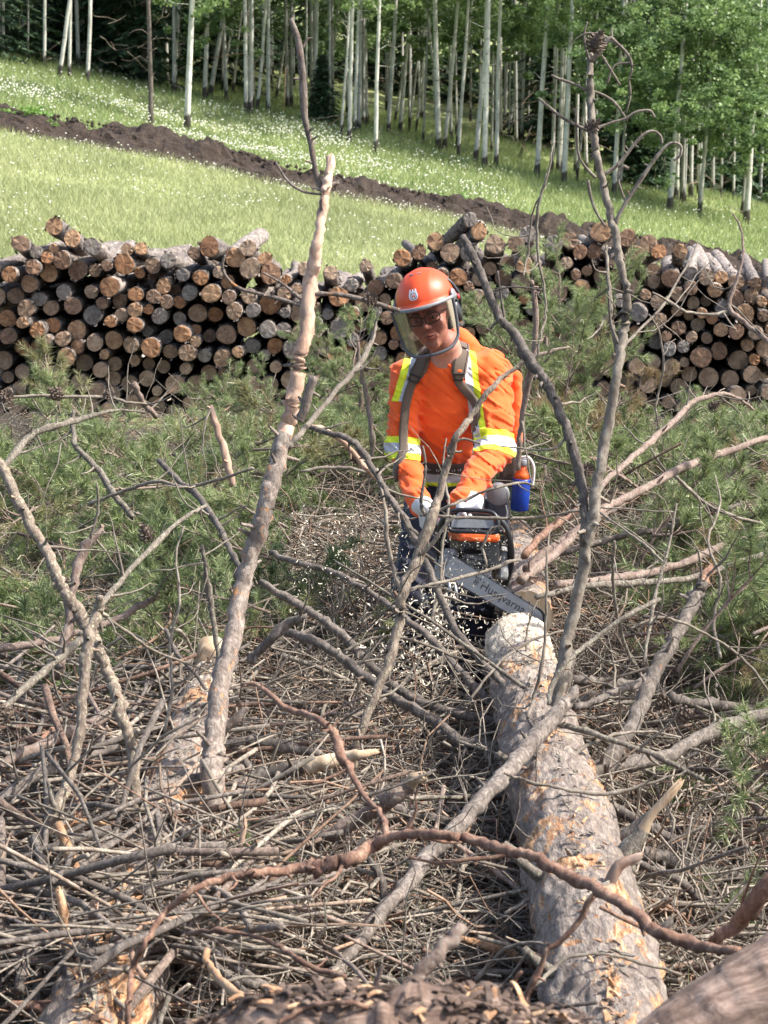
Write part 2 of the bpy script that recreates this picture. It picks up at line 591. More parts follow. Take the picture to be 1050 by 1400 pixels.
M['visor'] = glass('visor_polycarbonate', (.64, .55, .53), .02)
M['lens'] = glass('spectacle_lens', (.86, .86, .88), .03)

# ------------------------------------------------------------------ terrain
_hy = [0, 2, 2.6, 4, 5, 5.9, 7.4, 8.3, 9.3, 10.5, 12.5, 15, 17, 19]
_hz = [1.25, 1.2, 1.05, .55, .26, .28, .30, .34, .43, .56, .69, .72, .4, .27]


def heap(y):
    """top surface of the brush"""
    return np.interp(y, _hy, _hz)


def ground_z(x, y):
    x = np.asarray(x, float); y = np.asarray(y, float)
    near = heap(y) - .27
    A = np.where(y < 48, .067 * np.maximum(y - 22, 0), .067 * 26 + .085 * (y - 48))
    A = np.where(y > 85, .067 * 26 + .085 * 37 + .16 * (y - 85), A)
    B = .212 * np.clip((y - 22) / 23, 0, 1)
    xx = np.clip(x, -40, 40)
    z = np.where(y < 19, near, 0) + A - B * xx
    p = np.stack([x, y, np.zeros_like(x)], -1)
    z = z + vnoise(p, .22, 5) * np.clip((y - 24) / 10, 0, 1) * .16 + vnoise(p, .9, 9) * .05
    return z


def ground_hit(px, py, y0=24, y1=120):
    """distance at which the line of sight through a pixel meets the hillside"""
    ys = np.linspace(y0, y1, 1200)
    a = P(px, py, 1.0) - np.array([0, 0, CAM_Z])
    X = a[0] * ys; Z = CAM_Z + a[2] * ys
    G = ground_z(X, ys)
    k = np.argmax(Z < G)
    return ys[k] if Z[k] < G[k] else y1


ys = np.concatenate([np.linspace(.5, 20, 120), np.linspace(20.3, 90, 200), np.linspace(92, 400, 40)])
us = np.linspace(-1, 1, 161)
X = us[None, :] * (6 + ys[:, None] * .55)
Y = np.repeat(ys[:, None], 161, 1)
Z = ground_z(X, Y)
V = np.stack([X, Y, Z], -1).reshape(-1, 3)
i = np.arange(len(ys) * 161).reshape(len(ys), 161)
Q = np.stack([i[:-1, :-1], i[:-1, 1:], i[1:, 1:], i[1:, :-1]], -1).reshape(-1, 4)
tag(obj('ground', mesh_np('ground', V, Q, [M['ground']], True)), kind='structure')
# the land on every other side, a wide sheet just beneath
V = np.array([[-600, -600, -.6], [600, -600, -.6], [600, 700, -.6], [-600, 700, -.6]], float)
tag(obj('terrain', mesh_np('terrain', V, np.array([[0, 1, 2, 3]]), [M['ground']])), kind='structure')

# bank of dark soil across the slope
def berm_y(x): return 47.0 + .5 * np.sin(x * .35) + .25 * np.sin(x * 1.1)


nx, nw = 700, 34
xs = np.linspace(-22, 22, nx)
tt = np.linspace(-1.25, 1.25, nw)
X = np.repeat(xs[:, None], nw, 1)
Yb = berm_y(X) + tt[None, :] * 1.25
prof = np.clip(1 - np.abs(tt) ** 2.2 / 1.5, 0, 1)[None, :] * .42
pp = np.stack([X, Yb, np.zeros_like(X)], -1)
hgt = prof * (1 + .35 * vnoise(pp, 1.1)) + prof * (.34 * vnoise(pp, 2.6, 3) + .25 * vnoise(pp, 6.0, 7) + .12 * vnoise(pp, 14.0, 2)) - .06
edge = np.clip((1.25 - np.abs(tt)) / .2, 0, 1)[None, :]
Z = ground_z(X, Yb) - .08 * (1 - edge) + hgt * edge
V = np.stack([X, Yb + .08 * vnoise(pp, 7, 1), Z], -1).reshape(-1, 3)
i = np.arange(nx * nw).reshape(nx, nw)
Q = np.stack([i[:-1, :-1], i[1:, :-1], i[1:, 1:], i[:-1, 1:]], -1).reshape(-1, 4)
tag(obj('soil_bank', mesh_np('soil_bank', V, Q, [M['soil']], False)), kind='structure')
# clods on the bank
n = 900
cx = rng.uniform(-14, 14, n); ct = rng.normal(-.15, .45, n)
cy = berm_y(cx) + ct * .9
cz = ground_z(cx, cy) + .42 * np.clip(1 - (ct / 1.25) ** 2, 0, 1)
ico = np.array([[1, 0, 0], [-1, 0, 0], [0, 1, 0], [0, -1, 0], [0, 0, 1], [0, 0, -1]], float)
icf = np.array([[0, 2, 4], [2, 1, 4], [1, 3, 4], [3, 0, 4], [2, 0, 5], [1, 2, 5], [3, 1, 5], [0, 3, 5]])
sz = rng.uniform(.015, .06, (n, 1, 1)) * rng.uniform(.6, 1.3, (n, 6, 3))
V = (ico[None] * sz + np.stack([cx, cy, cz], -1)[:, None]).reshape(-1, 3)
Q = (icf[None] + 6 * np.arange(n)[:, None, None]).reshape(-1, 3)
tag(obj('soil_clods', mesh_np('soil_clods', V, Q, [M['soil']])), 'loose dark clods scattered over the long soil bank', 'soil', kind='stuff')


# ------------------------------------------------------------------ grass and flowers
def blades(name, n, xr, yr, h, wd, mat, label, dens=None, lean=.5):
    y = rng.uniform(yr[0], yr[1], n * 2)
    x = rng.uniform(-1, 1, n * 2) * (xr + y * .19)
    keep = np.ones(len(x), bool)
    if dens is not None:
        keep = rng.random(len(x)) < dens(x, y)
    keep &= np.abs(y - berm_y(x)) > 1.0
    x, y = x[keep][:n], y[keep][:n]
    n = len(x)
    z = ground_z(x, y)
    b = np.stack([x, y, z - .02], -1)
    a = rng.uniform(0, 2 * np.pi, n)
    s = np.stack([np.cos(a), np.sin(a), 0 * a], -1) * wd * rng.uniform(.6, 1.4, (n, 1))
    hh = h * rng.uniform(.5, 1.3, (n, 1)) * (1 + .5 * vnoise(b, .5)[:, None])
    tip = b + np.concatenate([rng.normal(0, lean, (n, 2)) * hh, hh], 1)
    V = np.stack([b - s, b + s, tip], 1).reshape(-1, 3)
    F = np.arange(3 * n).reshape(-1, 3)
    return tag(obj(name, mesh_np(name, V, F, [mat])), label, 'grass', kind='stuff')


blades('meadow_grass', 170000, .6, (23, 46.3), .15, .010, M['grass'], 'sunlit pale green grass of the open meadow below the soil bank')
blades('wood_edge_grass', 130000, 1.5, (47.8, 84), .24, .015, M['shade_grass'], 'longer green grass between the soil bank and the aspens')


def flowers(name, n, yr, mat, label, dens, size=.02, up=.22):
    y = rng.uniform(yr[0], yr[1], n * 8)
    x = rng.uniform(-1, 1, n * 8) * (1.0 + y * .19)
    k = rng.random(len(x)) < dens(x, y)
    k &= np.abs(y - berm_y(x)) > 1.0
    x, y = x[k][:n], y[k][:n]
    n = len(x)
    c = np.stack([x, y, ground_z(x, y) + up * rng.uniform(.6, 1.3, n)], -1)
    s = size * rng.uniform(.6, 1.4, (n, 1, 1))
    V = (ico[None] * np.array([1, 1, .8]) * s + c[:, None]).reshape(-1, 3)
    Q = (icf[None] + 6 * np.arange(n)[:, None, None]).reshape(-1, 3)
    tag(obj(name, mesh_np(name, V, Q, [mat])), label, 'flowers', kind='stuff')


def d_far(x, y):
    p = np.stack([x, y, 0 * x], -1)
    u = x / y * FPX + 525
    band = np.exp(-((y - 57 + (u - 250) * .004) / 8) ** 2)
    side = np.where(u < 520, 1, np.where(u < 700, .35, .16))
    return np.clip(band * side * (.10 + 1.5 * np.clip(vnoise(p, .45, 4) + .25, 0, 1) ** 2), 0, 1)


def d_near(x, y):
    p = np.stack([x, y, 0 * x], -1)
    edge = np.exp(-((berm_y(x) - 1.9 - y) / .8) ** 2)
    return np.clip(.5 * edge + .35 * np.clip(vnoise(p, .35, 8) - .1, 0, 1), 0, 1)


flowers('white_flowers', 3600, (48, 70), M['petals'], 'drifts of small white flowers between the soil bank and the aspens', d_far, .020, .27)
flowers('meadow_flowers', 1600, (25, 46.4), M['petals'], 'small pale flowers scattered in the meadow and along the soil bank', d_near, .016, .17)

# ------------------------------------------------------------------ the wood
def trunk_mesh(name, h, r0, seed, mat, lean=(0, 0), dead=False, bend=.0):
    r = np.random.default_rng(seed)
    K = 16
    t = np.linspace(0, 1, K)
    x = lean[0] * h * t + bend * np.sin(t * np.pi) + np.cumsum(r.normal(0, .012, K)) * h * .06
    y = lean[1] * h * t + np.cumsum(r.normal(0, .012, K)) * h * .06
    pts = np.stack([x - x[0], y - y[0], h * t - .15], -1)
    rad = r0 * (1 - .62 * t)
    rad[0] *= 1.35
    parts = [batch_tubes(pts[None], rad[None], 9, cap=True)]
    nb = 34 if dead else 12
    i0 = r.uniform(.12 if dead else .25, .95, nb)
    for u in i0:
        b = pts[0] * 0 + np.array([np.interp(u, t, pts[:, k]) for k in range(3)])
        a = r.uniform(0, 2 * np.pi)
        L = r.uniform(.3, 1.1) * (1.15 - u * .4)
        q = np.array([[0, 0, 0], [.35, 0, .10], [.7, 0, .12 if not dead else .0], [1, 0, .25 if not dead else -.05]]) * L
        q = np.stack([q[:, 0] * math.cos(a), q[:, 0] * math.sin(a), q[:, 2] + r.normal(0, .05, 4)], -1)
        parts.append(batch_tubes((b + q)[None], np.linspace(.014, .003, 4)[None] * (1.1 if r0 > .1 else .7), 3))
    V, F = join_np(parts)
    return mesh_np(name, V, F, [mat], True), pts


def leaf_cloud(n, size, clusters, crng, flat=.5):
    """clusters: (k,4) x,y,z,r ; leaves clumped in twigs' ends"""
    k = crng.integers(0, len(clusters), n)
    c = clusters[k]
    d = nrm(crng.normal(size=(n, 3))) * (crng.random((n, 1)) ** .45) * c[:, 3:4]
    d[:, 2] *= .7
    p = c[:, :3] + d
    a = nrm(crng.normal(size=(n, 3)) * np.array([1, 1, flat]))
    b = nrm(np.cross(a, crng.normal(size=(n, 3))))
    s = size * crng.uniform(.6, 1.4, (n, 1))
    V = np.stack([p - a * s, p + b * s * .75, p + a * s, p - b * s * .75], 1).reshape(-1, 3)
    return V, [np.arange(4 * n).reshape(-1, 4)]


crown_me = []
for s in range(8):
    cr = np.random.default_rng(100 + s)
    nc = 120
    zz = cr.uniform(0, 6.4, nc)
    rr_ = (1.75 * np.sin(np.clip((zz + .6) / 7.2, 0, 1) * np.pi) ** .7 + .1) * cr.random(nc) ** .5
    aa = cr.uniform(0, 2 * np.pi, nc)
    cl = np.stack([rr_ * np.cos(aa), rr_ * np.sin(aa), zz, cr.uniform(.10, .34, nc)], -1)
    V, F = leaf_cloud(5600, .044, cl, cr)
    crown_me.append(mesh_np('crown', V, F, [M['aspen_leaf']]))

# px of foot, row of foot, px at row 0, width px, crown low row (where the leaves begin), tone
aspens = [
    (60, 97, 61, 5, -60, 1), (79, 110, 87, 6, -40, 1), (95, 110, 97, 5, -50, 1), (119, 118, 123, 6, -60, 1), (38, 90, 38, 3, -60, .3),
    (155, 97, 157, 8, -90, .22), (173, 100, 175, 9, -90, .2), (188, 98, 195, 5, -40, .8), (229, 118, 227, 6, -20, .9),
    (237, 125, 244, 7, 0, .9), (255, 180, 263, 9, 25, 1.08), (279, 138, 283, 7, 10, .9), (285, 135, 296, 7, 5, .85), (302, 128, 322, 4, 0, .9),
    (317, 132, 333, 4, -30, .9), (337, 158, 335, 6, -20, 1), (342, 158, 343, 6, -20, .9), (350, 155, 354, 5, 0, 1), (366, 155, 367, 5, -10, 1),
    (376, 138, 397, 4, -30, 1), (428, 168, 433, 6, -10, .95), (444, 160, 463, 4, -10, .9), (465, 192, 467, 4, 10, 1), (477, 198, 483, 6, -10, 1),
    (484, 185, 491, 5, 10, 1), (513, 213, 519, 6, 20, 1.05), (531, 187, 541, 6, 0, 1), (538, 170, 553, 4, 15, .9), (546, 185, 561, 6, -10, 1),
    (558, 180, 581, 3, 10, .9), (568, 182, 586, 3, 20, .8), (578, 200, 586, 3, 10, .5), (600, 208, 595, 8, -40, 1.05), (598, 200, 573, 4, 5, .9),
    (607, 208, 625, 6, 0, 1), (626, 217, 640, 5, 10, 1), (623, 205, 644, 4, 30, .9), (649, 225, 655, 7, -20, 1), (662, 235, 667, 8, -10, 1.08),
    (678, 232, 684, 6, 0, 1.05), (689, 178, 694, 3, 10, .9), (695, 180, 721, 4, 20, 1), (720, 172, 724, 4, 10, .6), (733, 245, 750, 8, 30, 1),
    (754, 240, 763, 5, 40, .7), (765, 240, 776, 5, 20, 1), (770, 255, 783, 8, 50, 1.08), (787, 250, 799, 4, 30, .6), (839, 270, 851, 7, 85, 1.08),
    (846, 268, 868, 4, 70, .8), (915, 290, 937, 8, 60, 1.1), (956, 297, 979, 6, 80, .85), (1013, 295, 1020, 4, 100, .5), (1020, 307, 1039, 9, 130, 1.05)]
aspens.sort()
ordn = lambda n: '%d%s' % (n, 'th' if 10 <= n % 100 <= 20 else {1: 'st', 2: 'nd', 3: 'rd'}.get(n % 10, 'th'))
for k, (px, py, tx, wd, cr, tone) in enumerate(aspens):
    d = ground_hit(px, py, 49, 110)
    b = P(px, py, d); b[2] = float(ground_z(b[0], b[1]))
    top = P(tx, 0, d)
    lean = (top[0] - b[0]) / (top[2] - b[2])
    r0 = wd / FPX * d / 2 * 1.0
    h = min(15.5, max(9.5, (P(tx, cr, d)[2] - b[2]) + 5.5))
    root = empty('aspen_tree', tuple(b))
    desc = ('dark' if tone < .4 else 'grey' if tone < .85 else 'white') + '-barked ' + ('stout' if wd >= 8 else 'slim' if wd <= 4 else 'straight') + ' aspen'
    if abs(lean) > .1: desc += ' leaning right' if lean > 0 else ' leaning left'
    tag(root, '%s, %s trunk from the left along the wood edge' % (desc, ordn(k + 1)), 'tree', 'aspens along the edge of the wood')
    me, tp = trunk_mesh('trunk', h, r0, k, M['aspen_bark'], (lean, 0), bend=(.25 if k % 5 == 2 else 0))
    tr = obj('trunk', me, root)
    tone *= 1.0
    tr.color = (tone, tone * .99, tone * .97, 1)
    ch = P(tx, cr, d)[2] - b[2]
    s = (h - ch) / 6.4
    c = obj('crown', crown_me[k % 8], root)
    sx = .8 if px < 200 else 1.0
    c.scale = (sx, sx, max(.6, s))
    c.rotation_euler = (0, 0, k * 1.3)
    c.location = (lean * ch, 0, ch)

# a dead brown conifer standing beside the bank
d = ground_hit(207, 172, 49, 90)
b = P(207, 172, d)
root = tag(empty('dead_tree', tuple(b)), 'thin dark dead conifer with bare twigs beside the soil bank, left of the brightest aspen', 'tree')
me, _ = trunk_mesh('trunk', 9.5, .065, 77, M['bark_brown'], (-.01, 0), dead=True)
obj('trunk', me, root)
d = ground_hit(706, 222, 49, 90)
b = P(706, 222, d)
tag(obj('dead_sapling', tube_mesh('dead_sapling', [b - b, (P(716, 198, d) - b), (P(727, 172, d) - b)], [.03, .025, .015], [M['bark_brown']], 6), None, tuple(b)),
    'short dark dead stem leaning right in the grass between two white aspens', 'dead stem')

# deeper aspens
trk = [trunk_mesh('trunk', 13, .1, 300 + s, M['aspen_bark'], ((s - 3) * .012, 0))[0] for s in range(7)]
for k in range(170):
    d = rng.uniform(66, 88)
    u = rng.uniform(-20, 1070)
    if 330 < u < 720 and rng.random() < .35: pass
    elif rng.random() < .45: continue
    x = (u - 525) / FPX * d
    z = float(ground_z(x, d))
    root = empty('aspen_tree', (x, d, z))
    where = 'left' if u < 350 else 'middle' if u < 700 else 'right'
    tag(root, 'thin grey aspen deep in the shaded wood, %s third' % where, 'tree', 'thin aspens deep in the wood, %s' % where)
    t_ = obj('trunk', trk[k % 7], root)
    s = rng.uniform(.38, .75)
    t_.scale = (s, s, rng.uniform(.8, 1.05))
    tn = rng.uniform(.55, 1.0)
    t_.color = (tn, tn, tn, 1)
    t_.rotation_euler = (0, 0, rng.uniform(0, 6))
    c = obj('crown', crown_me[k % 8], root)
    c.location = (0, 0, rng.uniform(6.5, 9))
    c.rotation_euler = (0, 0, rng.uniform(0, 6))
    c.scale = (.9, .9, .9)


# spruces
def spruce_mesh(h, wdt, seed):
    r = np.random.default_rng(seed)
    parts = []
    for lev in np.linspace(.03, .98, 34):
        z = h * lev
        rad = wdt * (1 - lev) ** .8 + .06
        nb = int(9 + 8 * (1 - lev))
        for j in range(nb):
            a = r.uniform(0, 2 * np.pi)
            L = rad * r.uniform(.7, 1.15)
            m = max(6, int(26 * L / wdt + 6))
            u = np.sort(r.random(m)) * L
            droop = -.28 * u - .12 * (u / L) ** 2 * L + .18 * np.maximum(u - .8 * L, 0)
            c = np.stack([u * math.cos(a), u * math.sin(a), z + droop], -1)
            side = np.array([-math.sin(a), math.cos(a), 0])
            fw = np.array([math.cos(a), math.sin(a), -.25])
            sg = r.choice([-1, 1], (m, 1))
            ln = .30 * (1.15 - u[:, None] / L * .6) * r.uniform(.6, 1.2, (m, 1)) * min(1, wdt / 1.3)
            tip = c + side * sg * ln * .7 + fw * ln * .6 + np.array([0, 0, -.35]) * ln * r.random((m, 1))
            wv_ = fw * .045 + r.normal(0, .015, (m, 3))
            V = np.stack([c - wv_, c + wv_, tip + wv_ * .4, tip - wv_ * .4], 1).reshape(-1, 3)
            parts.append((V, [np.arange(4 * m).reshape(-1, 4)]))
    V, F = join_np(parts)
    return mesh_np('crown', V, F, [M['spruce']])


sp_me = [spruce_mesh(10.5, 1.7, 40 + s) for s in range(3)]
sp_tr = mesh_np('trunk', *batch_tubes(np.array([[[0, 0, -.3], [0, 0, 3], [0, 0, 10]]]), np.array([[.12, .09, .02]]), 8), [M['bark_brown']], True)
small = spruce_mesh(3.6, 1.25, 60)
spots = [(u, rng.uniform(74, 84)) for u in list(np.linspace(-40, 300, 8)) + list(np.linspace(760, 1100, 7))] + [(u, rng.uniform(88, 94)) for u in np.linspace(-60, 1110, 16)]
spots += [(30, 69), (70, 72), (5, 66.5), (175, 72), (215, 70), (130, 76)]
for k, (u, d) in enumerate(spots):
    u += rng.uniform(-15, 15)
    x = (u - 525) / FPX * d
    root = empty('spruce_tree', (x, d, float(ground_z(x, d))))
    where = 'left third' if u < 350 else 'middle third' if u < 700 else 'right third'
    tag(root, 'tall dark spruce behind the wood, %s' % where, 'tree', 'dark spruces at the back, %s' % where)
    obj('trunk', sp_tr, root)
    c = obj('crown', sp_me[k % 3], root)
    s = rng.uniform(.95, 1.35)
    c.scale = (s, s, rng.uniform(1.0, 1.35))
    c.rotation_euler = (0, 0, rng.uniform(0, 6))
for px, py, s, lab in ((882, 262, 1.0, 'low bushy green spruce standing right of the twin aspens'), (955, 262, .8, 'low dark spruce behind the grey aspen on the right'),
                       (1040, 262, 1.15, 'dark spruce with sweeping boughs at the right edge of the wood'), (905, 235, 1.1, 'small spruce tucked behind the low bushy one'),
                       (440, 175, .6, 'small dark spruce sapling between aspens in the middle of the wood')):
    d = ground_hit(px, py, 50, 100)
    b = P(px, py, d)
    root = tag(empty('spruce_tree', (b[0], d + .8, float(ground_z(b[0], d + .8)))), lab, 'tree')
    c = obj('crown', small, root); c.scale = (s, s, s)
    tq = obj('trunk', sp_tr, root); tq.scale = (.4, .4, .33 * s)

# far-off wood that reads as one mass
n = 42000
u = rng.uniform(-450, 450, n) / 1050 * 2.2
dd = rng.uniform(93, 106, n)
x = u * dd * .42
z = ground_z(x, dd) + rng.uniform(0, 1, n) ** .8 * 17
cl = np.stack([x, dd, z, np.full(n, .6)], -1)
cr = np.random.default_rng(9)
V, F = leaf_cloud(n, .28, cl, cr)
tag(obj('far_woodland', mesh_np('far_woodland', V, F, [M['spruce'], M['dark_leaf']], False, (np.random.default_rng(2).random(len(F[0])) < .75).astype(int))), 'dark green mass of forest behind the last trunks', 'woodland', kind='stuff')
# brighter understorey leaves
cls = []
for (px, py, d, r_, k) in ((140, 60, 80, 1.6, 8), (215, 60, 82, 1.5, 5), (430, 110, 84, 1.6, 5), (640, 60, 72, 1.2, 6), (560, 55, 76, 1.4, 6), (480, 50, 76, 1.4, 6),
                       (820, 60, 63, 1.2, 8), (960, 90, 66, 1.4, 10), (1030, 60, 63, 1.3, 10), (900, 140, 68, 1.0, 5), (985, 180, 64, .8, 5), (1040, 160, 66, 1.0, 6), (870, 100, 63, 1.0, 6),
                       (760, 60, 66, 1.1, 7), (700, 40, 68, 1.1, 6), (850, 130, 62, 1.1, 9), (930, 160, 62, 1.1, 9), (1000, 120, 62, 1.3, 10), (1040, 190, 62, .9, 8), (900, 60, 62, 1.3, 10), (980, 40, 62, 1.4, 10), (800, 120, 64, .8, 6), (720, 50, 64, .9, 6), (620, 45, 66, .9, 6), (540, 40, 66, .9, 6), (330, 25, 70, 1.2, 5), (260, 20, 62, .8, 5), (130, 95, 80, 1, 4), (60, 20, 74, 1.3, 5), (400, 30, 70, 1.2, 7), (450, 45, 74, 1.3, 6), (590, 25, 68, 1.1, 7), (660, 30, 68, 1.1, 7), (200, 25, 72, 1.2, 5), (510, 20, 68, 1.1, 7), (780, 30, 63, 1, 5)):
    for _ in range(k * 5):
        p = P(px + rng.normal(0, 34), py + rng.normal(0, 30), d + rng.normal(0, 1.5))
        if px < 820 and p[2] < P(px, 75, p[1])[2] and rng.random() < .6: continue
        if px < 820: p = p + np.array([0, 5.5, .5])
        cls.append([*p, r_ * rng.uniform(.10, .34)])
V, F = leaf_cloud(100000, .05, np.array(cls), cr)
tag(obj('woodland_leaves', mesh_np('woodland_leaves', V, F, [M['dark_leaf'], ])), 'sprays of bright leaves hanging among the trunks of the wood', 'foliage', kind='stuff')
V, F = leaf_cloud(22000, .05, np.array(cls)[::2] + np.array([.4, -1.5, .3, 0]), cr)
tag(obj('bright_leaves', mesh_np('bright_leaves', V, F, [M['aspen_leaf'], ])), 'sunlit yellow green leaf sprays in front of the wood', 'foliage', kind='stuff')
# dead twigs at the foot of the wood
n = 600
x = rng.uniform(-14, 14, n); y = rng.uniform(62, 90, n)
b = np.stack([x, y, ground_z(x, y) + rng.uniform(0, 2.6, n)], -1)
dr = nrm(rng.normal(size=(n, 3)) * np.array([1, .6, .8])) * rng.uniform(.3, 1.3, (n, 1))
Pt = b[:, None] + dr[:, None] * np.linspace(0, 1, 4)[None, :, None] + rng.normal(0, .04, (n, 4, 3))
V, F = batch_tubes(Pt, np.linspace(.012, .005, 4)[None].repeat(n, 0), 3)
tag(obj('dead_twigs', mesh_np('dead_twigs', V, F, [M['bark_twig']])), 'grey dead twigs between the trunks of the wood', 'twigs', kind='stuff')
# weeds on the bank, left end
for (px, py, nn, lab) in ((42, 155, 260, 'bright green weeds growing over the left end of the soil bank'), (30, 145, 120, 'small tuft of weeds left of the bright weeds on the bank'), (610, 238, 60, 'pale flowering weed beside the soil bank'),):
    d = 46.1 if px < 100 else 48.8
    b = P(px, py, d); b[2] = float(ground_z(b[0], b[1]))
    cl = np.array([[rng.normal(0, .35), rng.normal(0, .2), rng.uniform(.1, .45), .18] for _ in range(14)])
    V, F = leaf_cloud(nn * 4, .035, cl, cr)
    root = tag(obj('weed_clump', mesh_np('weed_clump', V, F, [M['weed']]), None, tuple(b)), lab, 'weeds')

def number_off(category):
    same = {}
    for o in COL.objects:
        if o.get('category') == category and o.get('group'): same.setdefault(o['label'], []).append(o)
    for lab, L in same.items():
        if len(L) < 2: continue
        L.sort(key=lambda o: project(o.location)[0])
        for i_, o in enumerate(L): o['label'] = '%s, %s from the left' % (lab, ordn(i_ + 1))


number_off('tree')

# ------------------------------------------------------------------ the log stack
STACK_Y = 20.0
topx = [-20, 0, 30, 60, 90, 130, 170, 200, 240, 265, 290, 330, 360, 400, 440, 480, 520, 550, 580, 610, 640, 665, 700, 740, 770, 820, 850, 880, 920, 960, 1000, 1040, 1080]
topy = [335, 333, 330, 322, 325, 332, 342, 345, 350, 345, 335, 338, 350, 362, 368, 366, 366, 352, 342, 336, 318, 322, 334, 338, 336, 320, 330, 336, 344, 352, 358, 362, 366]
hand = [(28, 333, 12), (74, 309, 12), (99, 326, 11.5), (127, 337, 12), (174, 341, 8.5), (193, 340, 9), (265, 346, 8.5), (286, 337, 14), (339, 339, 11.5), (362, 355, 10.5),
        (370, 374, 14), (342, 367, 14), (321, 352, 14), (230, 356, 11), (209, 363, 11), (170, 361, 14), (66, 373, 12.5), (106, 369, 13.5), (417, 367, 10), (452, 373, 10), (500, 363, 8.5),
        (595, 330, 12), (573, 345, 10), (643, 300, 10), (655, 316, 11.5), (677, 334, 13), (705, 333, 11), (722, 320, 11.5), (757, 334, 13), (779, 328, 11.5), (793, 344, 10), (822, 317, 14),
        (858, 325, 12), (887, 333, 12), (812, 344, 10), (870, 347, 12), (901, 344, 10), (930, 343, 10), (640, 345, 12), (615, 345, 13), (550, 352, 12)]
pts = [list(h) + [1] for h in hand]
prng = np.random.default_rng(21)
tries = 0
rad_seq = prng.uniform(9.2, 13.9, 9000)
rad_seq[prng.random(9000) < .18] *= .8
for big in (1, 0):
    for k in range(26000):
        r_ = rad_seq[tries % 9000] if big else 6.8 + 4 * prng.random()
        tries += 1
        x = prng.uniform(-16, 1066); y = prng.uniform(318, 604)
        if y < np.interp(x, topx, topy) + r_ * 1.1: continue
        A = np.array(pts)
        dd = np.hypot(A[:, 0] - x, A[:, 1] - y) - A[:, 2] - r_
        if dd.min() > -.6: pts.append([x, y, r_, 0])
A = np.array(pts)
# settle: let the free ones sink against their neighbours
for it in range(60):
    dx = A[:, None, 0] - A[None, :, 0]; dy = A[:, None, 1] - A[None, :, 1]
    D = np.hypot(dx, dy) + np.eye(len(A)) * 99
    ov = np.maximum(A[:, None, 2] + A[None, :, 2] - D - .3, 0)
    mv = np.stack([(dx / D * ov).sum(1), (dy / D * ov).sum(1)], -1) * .45
    free = (A[:, 3] == 0)
    A[free, :2] += mv[free]
    if it < 35: A[free, 1] += .35
    A[:, 1] = np.minimum(A[:, 1], 606)

log_me = []
for s in range(12):
    r = np.random.default_rng(500 + s)
    K = 15
    t_ = np.linspace(0, 1, K)
    px_ = np.stack([np.cumsum(r.normal(0, .004, K)), t_ * 4.3, np.cumsum(r.normal(0, .004, K))], -1)
    px_ -= px_[0]
    rd = .1 * (1 + .05 * r.normal(size=K)) * (1 - .12 * t_)
    rd[0] = .1
    V, F = batch_tubes(px_[None], rd[None], 16)
    V = V.reshape(K, 16, 3)
    shp = 1 + .045 * np.sin(np.arange(16) * 2 * np.pi / 16 * 2 + r.uniform(0, 6))[None, :, None] + .03 * np.sin(np.arange(16) * 2 * np.pi / 16 * 3 + r.uniform(0, 6))[None, :, None] + .014 * r.normal(size=(K, 16, 1))
    V = px_[:, None] + (V - px_[:, None]) * shp
    ring0 = V[0].copy()
    far = V[-1]
    # little stubs
    parts = [(V.reshape(-1, 3), F)]
    for q in range(5):
        u = r.uniform(.03, .5); a = r.uniform(0, 2 * np.pi)
        b = np.array([0, u * 4.3, 0]); dv = np.array([math.cos(a), .3, math.sin(a)])
        parts.append(batch_tubes(np.stack([b + dv * .08, b + dv * .125])[None], np.array([[.016, .011]]), 5, cap=True))
    for q in range(9):   # hanging flakes of bark
        u = abs(r.normal(0, .3)); a = r.uniform(0, 2 * np.pi)
        c_ = np.array([math.cos(a) * .102, u, math.sin(a) * .102]); tn = np.array([-math.sin(a), 0, math.cos(a)])
        ax = np.array([0, 1., 0]); o_ = np.array([math.cos(a), 0, math.sin(a)]) * .018
        Vf = np.array([c_ - tn * .018, c_ + tn * .018, c_ + tn * .014 + ax * -.05 + o_, c_ - tn * .012 + ax * -.06 + o_])
        parts.append((Vf, [np.array([[0, 1, 2, 3]])]))
    V2, F2 = join_np(parts)
    bark = mesh_np('bark', V2, F2, [M['stack_bark']], True)
    inner = ring0 * .82 + np.array([0, -.004, 0])
    inner[:, 1] += r.normal(0, .004, 16)
    cen = np.array([[0, -.006, 0]])
    Ve = np.concatenate([ring0 + np.array([0, -.002, 0]), inner, cen])
    q = np.array([[i_, 16 + i_, 16 + (i_ + 1) % 16, (i_ + 1) % 16] for i_ in range(16)])
    tr3 = np.array([[16 + i_, 32, 16 + (i_ + 1) % 16] for i_ in range(16)])
    end = mesh_np('cut_end', Ve, [q, tr3], [M['sawn_end']], False)
    backc = mesh_np('back_end', far + np.array([0, .001, 0]), np.arange(16)[None, ::-1].copy(), [M['sawn_end']], False)
    log_me.append((bark, end, backc))

tones = [((.48, .24, .11), 'orange'), ((.52, .31, .165), 'orange'), ((.40, .265, .165), 'tan'), ((.46, .33, .22), 'tan'), ((.33, .19, .11), 'brown'), ((.28, .175, .11), 'brown'), ((.31, .275, .235), 'grey'), ((.24, .215, .19), 'grey')]
A = A[np.argsort(A[:, 1])]
vis = A[A[:, 1] < 566]
rest = A[A[:, 1] >= 566]
if len(vis) > 298:
    rest = np.concatenate([vis[298:], rest]); vis = vis[:298]
